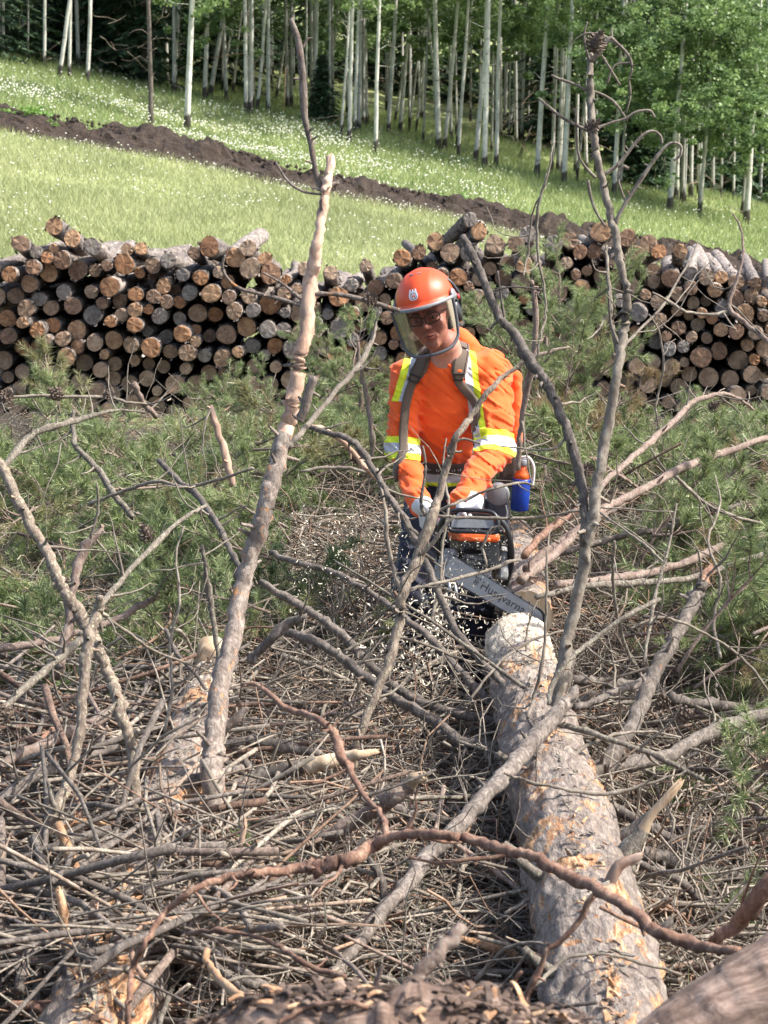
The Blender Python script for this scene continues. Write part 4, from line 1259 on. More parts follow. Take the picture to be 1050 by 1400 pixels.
LONG = [
    ('thin forked twig rising in front of the right orange cuff', 'bark_twig', (7.3, 7.6), [(590, 850, 5), (600, 800, 5), (603, 750, 4), (612, 690, 4), (606, 640, 3), (610, 600, 2)], 2),
    ('thin curved twig crossing the dark trousers and flying chips', 'bark_twig', (7.2, 7.5), [(470, 890, 4), (520, 870, 4), (580, 880, 4), (640, 905, 4), (700, 900, 3), (740, 880, 2)], 3),
    ('thin twig sloping over the sawn end of the felled trunk', 'bark_twig', (6.8, 7.2), [(640, 960, 4), (670, 920, 4), (700, 890, 4), (740, 870, 4), (790, 860, 3), (830, 868, 2)], 3),
    ('slim bare twig crossing the middle of the felled trunk', 'bark_twig', (6.0, 6.2), [(650, 1080, 5), (700, 1050, 5), (760, 1040, 6), (820, 1010, 5), (880, 1000, 4), (930, 1008, 3)], 3),
    ('bare grey twig lying over the lower felled trunk', 'bark_twig', (5.2, 5.3), [(690, 1250, 6), (740, 1225, 6), (800, 1232, 6), (860, 1210, 5), (930, 1215, 4)], 3),
    ('arched twig reaching from the trunk towards the bottom log', 'bark_twig', (4.9, 4.7), [(650, 1340, 6), (690, 1300, 6), (740, 1290, 5), (790, 1330, 5), (820, 1370, 4)], 2),
    ('upright curling twig between the snag and the sapling stem', 'bark_twig', (6.3, 6.6), [(225, 1000, 5), (235, 940, 5), (232, 880, 4), (245, 820, 4), (240, 760, 3), (252, 720, 2)], 4),
    ('thin grey twig standing up right of the flying chips', 'bark_twig', (7.0, 7.3), [(690, 1010, 5), (700, 960, 4), (716, 905, 4), (720, 860, 3), (735, 820, 2)], 2),
    ('branching twig standing over the boughs near the right edge', 'bark_twig', (7.2, 7.6), [(985, 900, 5), (975, 850, 5), (985, 790, 4), (970, 740, 4), (985, 690, 3), (978, 650, 2)], 5),
    ('long curved twig drooping over the right brush', 'bark_twig', (6.6, 6.9), [(860, 860, 4), (900, 845, 4), (950, 860, 4), (1000, 890, 4), (1040, 930, 4), (1060, 970, 3)], 4),
    ('long speckled branch sloping down right, uppermost of three below the snag', 'bark_brown', (8.0, 7.2), [(370, 755, 8), (403, 768, 9), (450, 780, 9), (483, 793, 9), (523, 820, 10), (553, 843, 10), (597, 880, 11), (627, 913, 12), (660, 950, 13), (690, 977, 14), (705, 1000, 14)], 4),
    ('speckled branch sloping down right, middle one of three below the snag', 'bark_brown', (7.4, 7.0), [(355, 795, 10), (417, 833, 12), (457, 860, 12), (507, 907, 14), (550, 943, 12), (603, 967, 13), (670, 983, 14), (715, 985, 12)], 4),
    ('thick speckled branch sloping down right, lowest of three below the snag', 'bark_brown', (7.1, 6.7), [(390, 863, 14), (443, 883, 14), (490, 917, 14), (537, 950, 14), (590, 980, 15), (633, 1013, 17), (690, 1025, 16)], 4),
    ('reddish branch sweeping up to the right edge, highest of the right hand pair', 'bark_pink', (7.6, 8.4), [(760, 800, 12), (840, 790, 13), (887, 783, 13), (940, 767, 12), (990, 747, 11), (1060, 727, 10)], 5),
    ('grey branch sweeping up to the right edge just below the reddish one', 'bark_grey', (7.2, 8.0), [(733, 817, 8), (780, 806, 9), (827, 800, 10), (887, 797, 9), (953, 788, 9), (1000, 773, 9), (1060, 754, 9)], 4),
    ('thick grey branch curving up to the right edge in the lower right', 'bark_brown', (6.2, 6.7), [(830, 1052, 16), (850, 1047, 18), (907, 1037, 20), (953, 1013, 20), (1000, 990, 20), (1070, 968, 18)], 5),
    ('brown branch rising from the sawn trunk towards the upright broken stem', 'bark_brown', (6.6, 6.9), [(785, 968, 12), (833, 950, 12), (880, 930, 14), (905, 908, 12)], 2),
    ('short brown branch lying behind the upright broken stem', 'bark_brown', (7.0, 7.2), [(915, 950, 14), (930, 957, 16), (973, 963, 14), (1027, 970, 14), (1065, 978, 12)], 3),
    ('thick grey branch lying level at the right, below the pale splinter', 'bark_brown', (5.7, 6.0), [(868, 1163, 20), (900, 1173, 22), (933, 1183, 22), (993, 1197, 18), (1065, 1200, 18)], 3),
    ('grey branch sloping down right beneath the thick level one', 'bark_brown', (5.6, 5.6), [(868, 1178, 12), (927, 1203, 13), (960, 1230, 14), (987, 1257, 14), (1000, 1275, 12)], 3),
    ('mottled branch sloping down right from the felled trunk above the level one', 'bark_brown', (6.1, 6.1), [(825, 1095, 14), (833, 1100, 16), (887, 1130, 16), (933, 1153, 16), (967, 1180, 15), (1010, 1217, 12), (1040, 1245, 9)], 5),
    ('dark branch entering at the upper right edge of the lower quarter', 'bark_brown', (6.7, 6.7), [(920, 1047, 8), (983, 1057, 12), (1030, 1060, 14), (1070, 1066, 14)], 2),
    ('pinkish stick leaning right in the brush near the right edge', 'bark_pink', (6.4, 6.3), [(1000, 1065, 8), (1027, 1097, 10), (1055, 1132, 11)], 2),
    ('reddish branch rising to the right below the log stack, nearest the stack', 'bark_pink', (8.8, 10.2), [(800, 690, 8), (823, 663, 9), (860, 630, 9), (893, 600, 9), (927, 570, 9), (950, 547, 8), (987, 537, 6), (1010, 545, 4), (1030, 560, 3)], 5),
    ('long reddish branch rising from behind the saw to the right edge', 'bark_pink', (8.2, 9.4), [(712, 795, 15), (733, 777, 15), (775, 740, 13), (817, 702, 13), (840, 687, 13), (887, 663, 12), (927, 640, 12), (980, 620, 11), (1020, 607, 9), (1060, 594, 9)], 6),
    ('thick pinkish branch rising right from just behind the saw', 'bark_pink', (8.4, 8.9), [(720, 780, 16), (750, 753, 15), (783, 727, 12), (817, 707, 11), (850, 690, 8)], 2),
    ('thinner reddish branch rising beside the thick pinkish one behind the saw', 'bark_red', (8.5, 9.2), [(717, 760, 12), (747, 727, 11), (777, 707, 10), (800, 690, 8)], 2),
    ('dark branch deep in the green boughs right of the saw', 'bark_brown', (8.8, 9.6), [(763, 757, 10), (810, 743, 10), (860, 730, 9), (913, 720, 8), (980, 700, 7), (1010, 690, 5)], 4),
    ('brown branch beside the bar tip heading right', 'bark_brown', (7.4, 7.5), [(777, 930, 14), (810, 930, 15), (850, 937, 14), (880, 935, 10)], 3),
    ('thin lichened stick rising right beside the felled trunk', 'bark_grey', (6.0, 6.4), [(750, 963, 6), (757, 930, 9), (780, 900, 7), (813, 873, 7), (853, 843, 7), (900, 820, 6)], 2),
    ('grey stick sloping right across the lower right brush', 'bark_grey', (6.1, 6.0), [(760, 985, 8), (767, 990, 9), (833, 1010, 9), (887, 1027, 9), (933, 1050, 8), (960, 1065, 6)], 3),
    ('dead upright twig in front of the bar tip', 'bark_twig', (6.5, 6.4), [(747, 750, 3), (748, 800, 4), (745, 867, 4), (740, 913, 5), (730, 953, 5), (722, 980, 5)], 1),
    ('hanging thin arc of a twig across the felled trunk', 'bark_twig', (5.6, 5.7), [(690, 1057, 3), (700, 1060, 4), (750, 1073, 5), (813, 1085, 6), (867, 1077, 5), (920, 1060, 3)], 1),
    ('bare twig stretched level across the handle of the saw', 'bark_twig', (7.3, 7.3), [(575, 705, 3), (597, 707, 4), (637, 710, 5), (700, 710, 5), (743, 707, 4), (790, 700, 4), (840, 696, 3), (920, 700, 2)], 1),
    ('bare twig crossing the guide bar from lower left to right', 'bark_twig', (7.1, 7.4), [(557, 807, 4), (600, 797, 5), (660, 783, 5), (697, 768, 5), (710, 766, 4)], 1),
    ('curled twig looping in front of the engine of the saw', 'bark_twig', (7.3, 7.3), [(690, 728, 2), (685, 720, 3), (670, 723, 3), (660, 747, 4), (662, 760, 4), (665, 775, 3)], 0),
    ('twig rising over the blue bottle from the saw', 'bark_twig', (7.4, 7.5), [(592, 700, 4), (620, 690, 5), (640, 680, 5), (680, 665, 4), (715, 660, 4), (728, 664, 3)], 0),
    ('upright grey stem between the snag and the dark trousers', 'bark_twig', (7.5, 7.4), [(515, 640, 5), (527, 700, 6), (528, 733, 7), (537, 777, 7), (547, 803, 7), (552, 830, 6)], 2),
    ('thin grey branch rising right beside the tall snag towards the man', 'bark_twig', (6.7, 7.4), [(395, 612, 8), (400, 603, 8), (427, 573, 9), (460, 533, 8), (497, 490, 8), (512, 453, 6), (514, 440, 4)], 3),
    ('bowed upright stick between the snag and the left sleeve', 'bark_twig', (8.4, 8.4), [(493, 500, 6), (503, 550, 7), (508, 590, 7), (508, 627, 6)], 1),
    ('pale stick sloping from the snag down to the belt', 'peeled_pink', (7.8, 7.9), [(418, 580, 7), (460, 597, 8), (485, 622, 8), (500, 640, 9), (523, 663, 8)], 2),
    ('slim upright stem between the orange sleeve and the dead stem', 'bark_pink', (7.9, 8.0), [(727, 385, 6), (728, 393, 7), (732, 450, 8), (727, 497, 10), (717, 550, 9), (710, 600, 8), (708, 640, 7)], 1),
    ('very thin upright twig just left of the dead pine top', 'bark_twig', (6.9, 6.9), [(755, 200, 2), (750, 237, 3), (737, 283, 4), (737, 350, 4), (747, 417, 3), (737, 473, 3), (730, 500, 2)], 1),
    ('thin twig leaning up over the log stack beside the thin upright one', 'bark_twig', (6.95, 6.95), [(748, 238, 4), (738, 265, 3), (727, 293, 3), (720, 350, 3), (716, 380, 2)], 1),
    ('lichened upright rod close beside the dead pine top', 'bark_grey', (6.6, 6.5), [(829, 335, 4), (830, 350, 5), (833, 400, 6), (838, 440, 6), (842, 480, 5)], 3),
    ('long thin twig leaning right over the right log stack', 'bark_twig', (6.6, 7.2), [(838, 487, 5), (867, 460, 4), (907, 417, 4), (925, 385, 3), (940, 360, 3), (955, 330, 2)], 2),
    ('bowed thin twig crossing the right log stack', 'bark_twig', (6.8, 6.9), [(892, 400, 3), (913, 413, 4), (930, 424, 4), (947, 428, 4), (975, 430, 5), (995, 425, 5)], 1),
    ('hanging wavy twig in front of the right log stack', 'bark_twig', (6.9, 7.0), [(887, 430, 2.5), (900, 453, 3), (907, 500, 3), (903, 530, 3), (897, 557, 3), (900, 585, 2)], 0),
    ('thin orange-brown twig at the right edge of the log stack', 'bark_pink', (7.0, 6.8), [(1001, 290, 2), (1013, 312, 3), (1014, 350, 4), (1003, 390, 5), (997, 420, 7), (1017, 440, 7), (1060, 472, 7)], 2),
    ('reddish cut stick standing up in front of the left log stack', 'bark_pink', (9.5, 9.4), [(213, 570, 7), (208, 562, 8), (200, 557, 8), (190, 540, 9), (183, 526, 10)], 1),
    ('thick grey branch arching up at the far left below the stack', 'bark_grey', (7.6, 8.2), [(-10, 655, 9), (7, 637, 9), (40, 597, 10), (70, 583, 9), (110, 573, 8), (135, 565, 6), (160, 560, 4), (197, 563, 3)], 3),
    ('grey kinked branch sloping down right below the left stack', 'bark_grey', (8.2, 7.8), [(100, 560, 5), (100, 577, 7), (103, 610, 8), (127, 633, 9), (147, 660, 10), (160, 680, 10), (180, 705, 8)], 3),
    ('long level twig with cones in front of the left stack', 'bark_twig', (8.4, 8.6), [(-8, 543, 5), (30, 543, 5), (80, 542, 5), (147, 543, 5), (173, 550, 4), (200, 552, 3)], 5),
    ('pink peeled stick leaning in the boughs left of the snag', 'peeled_pink', (8.2, 8.1), [(288, 555, 6), (290, 563, 8), (300, 597, 11), (313, 637, 11), (318, 660, 9)], 1),
    ('long brown branch dropping right through the boughs left of the snag', 'bark_brown', (8.2, 7.2), [(217, 630, 8), (243, 657, 9), (267, 677, 10), (293, 710, 10), (310, 743, 9), (330, 777, 8), (345, 800, 8)], 3),
    ('pink broken branch hanging down at the left with a splintered lower end', 'bark_pink', (7.2, 7.0), [(140, 718, 7), (133, 730, 10), (113, 757, 15), (103, 793, 14), (97, 833, 14), (93, 867, 15), (84, 905, 18), (80, 918, 17)], 3),
    ('pink branch reaching in level from the left edge then up', 'bark_pink', (7.2, 7.6), [(-10, 888, 13), (43, 882, 12), (83, 873, 10), (143, 853, 9), (190, 830, 10), (217, 813, 10), (237, 783, 6), (240, 770, 4)], 4),
    ('thin lichened branch rising right with a knot, above the pink one', 'bark_grey', (6.9, 7.5), [(133, 835, 9), (147, 817, 9), (180, 777, 8), (217, 740, 8), (240, 718, 6), (267, 700, 6), (282, 690, 4)], 4),
    ('grey branch running down left from behind the sapling fork', 'bark_grey', (6.6, 6.3), [(108, 865, 9), (110, 873, 10), (77, 903, 12), (43, 933, 12), (0, 973, 10), (-10, 983, 9)], 3),
    ('thin reddish stick sloping right at the far left edge', 'bark_pink', (6.5, 6.4), [(-8, 947, 7), (53, 963, 7), (103, 980, 7), (130, 990, 5)], 2),
    ('bowed thin twig from the sapling fork towards the sawn notch', 'bark_twig', (6.0, 6.4), [(140, 838, 5), (147, 843, 5), (180, 867, 5), (213, 890, 4), (267, 910, 3), (290, 920, 3)], 1),
    ('upright lichened twig standing over the sawn notch of the left trunk', 'bark_grey', (6.9, 6.9), [(276, 745, 5), (280, 775, 7), (283, 800, 8), (293, 867, 8), (302, 927, 6)], 2),
    ('thick weathered branch entering level at the left edge above the torn trunk', 'bark_brown', (5.9, 6.3), [(-10, 1100, 18), (33, 1070, 17), (67, 1053, 15), (110, 1035, 13), (160, 1022, 9)], 3),
    ('thick bark covered branch under the pale cut tip in the centre', 'bark_brown', (6.3, 6.3), [(190, 1140, 18), (213, 1123, 22), (253, 1107, 26), (300, 1083, 27), (350, 1068, 27), (385, 1055, 24), (420, 1047, 22)], 2),
    ('dark level branch left of the felled trunk in the lower centre', 'bark_brown', (6.2, 6.2), [(535, 1100, 12), (560, 1112, 15), (590, 1120, 16), (650, 1133, 16), (710, 1140, 14)], 3),
    ('dark branch sloping down right across the lower centre', 'bark_brown', (5.7, 5.5), [(393, 1230, 12), (440, 1253, 14), (493, 1277, 16), (537, 1303, 15), (563, 1330, 14), (575, 1350, 12)], 3),
    ('dark thick branch meeting the felled trunk low down', 'bark_brown', (5.6, 5.4), [(500, 1170, 9), (523, 1203, 11), (537, 1240, 15), (583, 1263, 18), (650, 1273, 18), (715, 1282, 20)], 3),
    ('reddish stub rising at the right edge above the blurred log', 'bark_red', (5.0, 4.9), [(978, 1290, 16), (985, 1280, 20), (1010, 1262, 22), (1027, 1240, 26), (1050, 1207, 26), (1068, 1185, 24)], 1),
    ('branch with a pale sawn end lying right of the snag', 'bark_brown', (6.9, 6.8), [(340, 905, 11), (350, 895, 12), (370, 873, 14), (393, 853, 14), (417, 843, 8)], 1),
    ('dark branch entering the left side of the centre brush', 'bark_brown', (6.6, 6.6), [(340, 1013, 16), (350, 1013, 18), (390, 1020, 18), (430, 1030, 14)], 1),
    ('light branch climbing right from the left edge to the left trunk', 'bark_pink', (6.2, 6.7), [(-5, 1050, 10), (7, 1043, 12), (50, 1020, 16), (93, 1003, 17), (143, 980, 18), (165, 965, 14)], 2),
    ('pale thin log poking in from the left edge below the light branch', 'bark_pink', (6.0, 6.0), [(-10, 1150, 10), (40, 1127, 12), (65, 1112, 10)], 1),
    ('dark branch snaking right from the left edge below the torn stub', 'bark_brown', (5.5, 5.8), [(-10, 1240, 18), (27, 1220, 16), (67, 1207, 8), (120, 1192, 7), (167, 1185, 6), (233, 1187, 5), (283, 1200, 4)], 3),
    ('lichened twig dropping right of the sapling stem', 'bark_grey', (5.6, 5.4), [(188, 1225, 6), (195, 1250, 7), (200, 1277, 7), (207, 1317, 6)], 1),
    ('reddish branch along the bottom left corner', 'bark_red', (4.9, 4.8), [(15, 1372, 12), (60, 1383, 14), (110, 1397, 12), (140, 1410, 12)], 1),
    ('grey twig arching over the bottom of the tall snag', 'bark_grey', (5.1, 5.2), [(195, 1352, 6), (215, 1345, 6), (247, 1360, 6), (283, 1373, 5)], 1),
    ('lichened twig curving right from the base of the tall snag', 'bark_grey', (5.2, 5.2), [(236, 1310, 4), (243, 1310, 5), (300, 1327, 5), (350, 1327, 5), (372, 1318, 4)], 1),
    ('dark reddish branch running right behind the tall snag', 'bark_red', (5.9, 5.9), [(100, 1112, 8), (113, 1122, 10), (150, 1125, 12), (187, 1130, 14), (253, 1157, 16), (290, 1170, 12)], 1),
    ('light grey rods leaning in the brush right of the dead pine top', 'bark_grey', (6.5, 6.7), [(840, 740, 4), (838, 780, 5), (842, 830, 5), (850, 870, 6), (868, 910, 5)], 2),
    ('tall lichened twig rising from the brush towards the right boughs', 'bark_grey', (6.5, 6.8), [(880, 905, 5), (888, 850, 6), (900, 790, 5), (915, 740, 4), (925, 690, 3)], 2),
    ('bowed thin branch hanging across the right boughs', 'bark_twig', (7.6, 7.9), [(925, 652, 5), (945, 672, 6), (965, 690, 5), (1000, 706, 5), (1040, 715, 4)], 2),
    ('thin straight twig slanting through the right boughs', 'bark_twig', (7.4, 7.0), [(820, 700, 3), (860, 730, 3), (890, 752, 4), (910, 772, 4)], 1),
    ('slim reddish upright twig at the left of the pink hanging branch', 'bark_twig', (7.0, 7.0), [(132, 660, 3), (134, 690, 4), (130, 715, 5), (124, 735, 4)], 1),
    ('long grey twig lying across the boughs from the snag to the left', 'bark_twig', (7.9, 7.5), [(120, 690, 4), (170, 672, 5), (215, 660, 5), (255, 668, 5), (300, 655, 5), (345, 640, 4)], 3),
    ('thin grey stick lying level below the belt height left of the man', 'bark_twig', (8.2, 8.2), [(410, 645, 4), (445, 640, 5), (480, 642, 5), (520, 652, 4)], 2),
]
for lab, mat, dep, spec, tw in LONG:
    stick('branch' if max(s_[2] for s_ in spec) >= 8 else 'twig', lab, mat, dep, spec, tw + 1, cat='branch' if max(s_[2] for s_ in spec) >= 8 else 'twig', seed=len(lab))
stick('broken_snag', 'upright broken stem leaning right with a dark red splintered tip', 'bark_brown', (6.2, 6.9),
      [(765, 1110, 20), (800, 1065, 22), (833, 1037, 23), (867, 983, 23), (887, 940, 23), (907, 903, 21), (930, 860, 19), (950, 817, 20), (958, 802, 16), (967, 783, 14)], 3, 'dead stem', split=.92, mat2='bark_red', jag=1.3, sides=12)
stick('cut_branch', 'branch tip cut to a long pale cream wedge in the centre', 'pale_wood', 6.25, [(418, 1050, 22), (440, 1043, 23), (470, 1036, 20), (495, 1032, 15), (513, 1028, 6)], 0, jag=2.0, sides=7, knots=0, rough=.12)
stick('branch', 'thick pinkish branch broken to a pale end left of the felled trunk', 'bark_pink', (6.0, 5.8),
      [(350, 1175, 13), (400, 1163, 15), (450, 1140, 22), (500, 1113, 25), (537, 1090, 26), (552, 1078, 24), (568, 1064, 18)], 2, split=.90, mat2='pale_wood', jag=1.2, sides=12)
stick('branch', 'short splintered orange branch end beside the bottom of the felled trunk', 'torn_orange', 5.2, [(630, 1283, 9), (645, 1287, 12), (680, 1297, 17), (705, 1308, 16)], 0, jag=1.3, knots=0)
stick('near_branch', 'blurred reddish branch sweeping right across the lower picture to the bottom right log', 'bark_red', (4.0, 4.2, 3.6),
      [(172, 1420, 9), (178, 1370, 9), (186, 1320, 9), (200, 1290, 9), (230, 1245, 10), (267, 1217, 10), (310, 1200, 12), (350, 1193, 14), (400, 1190, 15), (433, 1188, 23), (460, 1182, 25), (483, 1173, 23), (510, 1158, 20), (530, 1148, 14), (560, 1142, 13),
       (597, 1140, 15), (650, 1147, 15), (700, 1163, 15), (740, 1170, 16), (783, 1200, 18), (820, 1217, 18), (860, 1243, 18), (900, 1273, 20), (947, 1293, 18), (1007, 1300, 13)], 5, sides=10, knots=7, L=(.05, .16),
      side=[(4.1, [(700, 1164, 9), (680, 1172, 7), (640, 1175, 6), (600, 1180, 5), (560, 1172, 4)]), (3.9, [(818, 1217, 8), (803, 1236, 9), (795, 1255, 9), (780, 1273, 9), (762, 1290, 9), (747, 1300, 9), (741, 1318, 9), (733, 1335, 11), (723, 1355, 10), (718, 1372, 8)]),
            (3.9, [(820, 1240, 5), (850, 1255, 6), (880, 1270, 6), (905, 1283, 5)])])
stick('near_branch', 'blurred orange-brown root curving down from the tall snag towards the centre', 'bark_red', (5.0, 4.3),
      [(330, 937, 6), (350, 938, 7), (372, 955, 8), (393, 973, 9), (415, 978, 9), (437, 987, 10), (452, 1000, 12), (460, 1013, 15), (464, 1032, 16), (473, 1045, 12), (480, 1060, 10), (497, 1090, 8), (515, 1108, 8), (523, 1123, 9), (528, 1150, 11)], 2, knots=4, L=(.04, .1))
stick('near_branch', 'blurred reddish twig curling through the bottom left of centre', 'bark_red', (4.3, 4.0),
      [(255, 1277, 6), (300, 1273, 8), (330, 1276, 6), (350, 1280, 6), (380, 1293, 7), (410, 1313, 8), (443, 1327, 9), (470, 1335, 8)], 2, L=(.04, .1))
stick('near_branch', 'blurred torn reddish bark strip hooked above the bottom log', 'torn_orange', (4.0, 3.6), [(283, 1300, 12), (280, 1310, 10), (290, 1323, 11), (307, 1343, 12), (333, 1363, 15), (360, 1370, 12)], 1, L=(.04, .1))
stick('near_branch', 'blurred pale stub standing up from the bottom log in the centre', 'bark_pink', (3.1, 3.0), [(632, 1268, 14), (623, 1277, 20), (603, 1303, 22), (577, 1337, 25), (550, 1377, 28), (530, 1415, 30)], 0, jag=1.0)
stick('near_branch', 'blurred thin root curling over the felled trunk at the bottom', 'bark_twig', (4.4, 4.6), [(700, 1368, 5), (737, 1343, 6), (758, 1325, 6), (780, 1310, 6), (810, 1305, 5), (840, 1308, 5), (873, 1317, 5), (930, 1332, 5)], 1, L=(.04, .1))
for k_, (d_, sp_) in enumerate([(3.1, [(560, 1385, 6), (577, 1363, 6), (610, 1353, 7), (637, 1363, 6), (648, 1385, 5)]), (3.0, [(380, 1400, 7), (420, 1378, 8), (470, 1372, 8), (520, 1384, 7)]), (3.1, [(655, 1400, 8), (680, 1372, 8), (700, 1352, 7), (712, 1330, 5)])]):
    stick('bark_strip', ['curled strip of bark over the bottom log, right of the pale stub', 'long flat curl of bark lying on the bottom log', 'upright curl of bark at the right end of the bottom log'][k_], 'bark_red', d_, sp_, 0, 'bark strip')
stick('broken_stub', 'torn pale trunk stub with a curling strip in the left brush', 'torn_orange', 5.7, [(110, 1215, 14), (104, 1185, 20), (93, 1155, 19), (88, 1135, 13), (100, 1124, 9), (120, 1122, 7), (150, 1128, 6)], 1, 'stub', jag=.8)

# pine cones clinging to the twigs
def cone_mesh():
    parts = []
    for k in range(42):
        u = (k + .5) / 42
        a = k * 2.399963
        rr = .021 * math.sin(min(1, u * 1.1 + .12) * math.pi) ** .7 + .003
        c = np.array([rr * math.cos(a), rr * math.sin(a), u * .058])
        o = np.array([math.cos(a), math.sin(a), .25])
        t_ = np.array([-math.sin(a), math.cos(a), 0])
        b = c * np.array([.25, .25, 1]) - np.array([0, 0, .004])
        tip = c + o * .004
        V = np.array([b - t_ * .003, b + t_ * .003, tip + t_ * .0055, tip + np.array([0, 0, .003]) + o * .002, tip - t_ * .0055, tip - np.array([0, 0, .004])])
        parts.append((V, [np.array([[0, 1, 2, 3], [0, 3, 4, 4], [1, 0, 4, 5]])[:, :4][[0]], np.array([[0, 3, 4], [0, 4, 5], [1, 5, 2], [0, 5, 1], [2, 5, 4], [2, 4, 3]])]))
    V, F = join_np(parts)
    core = batch_tubes(np.array([[[0, 0, -.002], [0, 0, .015], [0, 0, .04], [0, 0, .056]]]), np.array([[.004, .011, .010, .003]]), 8, cap=True)
    V, F = join_np([(V, F), core])
    return mesh_np('cone', V, F, [M['cone']])


cme = cone_mesh()
for px, py, d, s, lab in ((810, 70, 6.55, 1.2, 'dark open cone at the very top of the dead pine top'), (803, 179, 6.55, .9, 'pale weathered cone halfway up the dead pine top'), (76, 545, 8.4, 1.0, 'cone on the level twig at the left of three'),
                          (82, 541, 8.4, 1.0, 'cone on the level twig beside the leftmost one'), (150, 543, 8.4, .8, 'small round cone near the right end of the level twig'), (8, 542, 8.4, 1.1, 'cone on the level twig at the very left edge'),
                          (486, 632, 7.9, 1.2, 'dark cone cluster in the brush left of the belt'), (948, 786, 8.0, 1.0, 'cone sitting on the grey branch by the broken stem tip'), (924, 978, 6.5, 1.1, 'open cone with white resin right of the felled trunk'),
                          (912, 960, 6.6, .9, 'smaller cone above the open one right of the felled trunk'), (10, 984, 6.2, 1.2, 'dark cone at the left edge above the torn trunk'), (805, 643, 7.2, .9, 'cone beside the crossing of the two dead stems'),
                          (205, 738, 7.3, 1.2, 'grey knotty cone on the lichened branch at left'), (976, 700, 8.2, 1.0, 'cone deep in the right boughs'), (510, 409, 6.5, .8, 'small cone on the twig beside the helmet'),
                          (970, 560, 9.9, 1.0, 'cone hanging below the tip of the reddish branch near the stack')):
    p = P(px, py, d)
    o = tag(obj('pine_cone', cme, None, tuple(p)), lab, 'pine cone', 'pine cones on the dead twigs')
    o.scale = (s * .95,) * 3
    o.rotation_euler = (rng.uniform(.3, 1.6), rng.uniform(0, 1), rng.uniform(0, 6))

# ------------------------------------------------------------------ green pine boughs
def bough(seed):
    r = np.random.default_rng(seed)
    L = .85
    K = 9
    t_ = np.linspace(0, 1, K)
    main = np.stack([t_ * L, .10 * np.sin(t_ * 3 + r.uniform(0, 3)) * L * t_, (.10 * t_ - .22 * t_ ** 2 + .16 * t_ ** 4) * L + np.cumsum(r.normal(0, .008, K))], -1)
    tubes = [batch_tubes(main[None], np.linspace(.009, .003, K)[None], 6, cap=True)]
    nd = []
    def needles(path, n, lo):
        u = r.uniform(lo, 1, n) ** .9
        idx = u * (len(path) - 1)
        i_ = np.minimum(idx.astype(int), len(path) - 2)
        f = (idx - i_)[:, None]
        b = path[i_] * (1 - f) + path[i_ + 1] * f
        tdir = nrm(path[i_ + 1] - path[i_])
        rad = nrm(np.cross(tdir, r.normal(size=(n, 3))))
        d = nrm(tdir * r.uniform(.45, 1.5, (n, 1)) + rad + np.array([0, 0, .12]))
        ln = r.uniform(.042, .074, (n, 1))
        s = nrm(np.cross(d, r.normal(size=(n, 3)))) * .0021
        droop = np.array([0, 0, -.006])
        nd.append(np.stack([b - s, b + s, b + d * ln + droop], 1))
    needles(main, 150, .62)
    nt = r.integers(14, 19)
    for j in range(nt):
        u = r.uniform(.18, .98)
        i_ = min(int(u * (K - 1)), K - 2)
        b = main[i_]
        td = nrm(main[i_ + 1] - main[i_])
        side = nrm(np.cross(td, [0, 0, 1.])) * r.choice([-1, 1])
        d = nrm(td * r.uniform(.5, 1.1) + side * r.uniform(.5, 1) + np.array([0, 0, r.normal(.05, .25)]))
        ln = r.uniform(.14, .38) * (1.15 - .5 * u)
        q = [b]
        for _ in range(5):
            d = nrm(d + r.normal(0, .12, 3) + np.array([0, 0, .07]))
            q.append(q[-1] + d * ln / 5)
        q = np.array(q)
        tubes.append(batch_tubes(q[None], np.linspace(.004, .0018, 6)[None], 4))
        needles(q, 105, .45)
        if r.random() < .6:
            d2 = nrm(d + r.normal(0, .6, 3))
            q2 = q[3] + d2 * np.linspace(0, 1, 4)[:, None] * ln * .5
            tubes.append(batch_tubes(q2[None], np.linspace(.003, .0015, 4)[None], 4))
            needles(q2, 60, .3)
    Vt, Ft = join_np(tubes)
    N = np.concatenate(nd).reshape(-1, 3)
    return (mesh_np('stem', Vt, Ft, [M['bark_pink']], True), mesh_np('needles', N, np.arange(len(N)).reshape(-1, 3), [M['needles']]))


boughs = [bough(800 + s) for s in range(14)]
_dr = [300, 380, 530, 560, 600, 650, 700, 800, 900, 1000, 1100, 1200, 1300, 1400]
_dd = [13, 13, 14.6, 13.4, 12.3, 11.4, 10.5, 9.3, 8.35, 7.45, 6.65, 5.95, 5.45, 5.0]


def dist_row(py): return np.interp(py, _dr, _dd)


def region(px, py):
    h = 'left of the snag' if px < 300 else 'right of the snag' if px < 530 else 'by the felled trunk' if px < 860 else 'at right edge'
    v = 'just below the stacks' if py < 650 else 'at saw height' if py < 850 else 'in middle brush' if py < 1050 else 'in lower brush' if py < 1230 else 'low in front'
    return h, v


nb = 0
bough_list = []


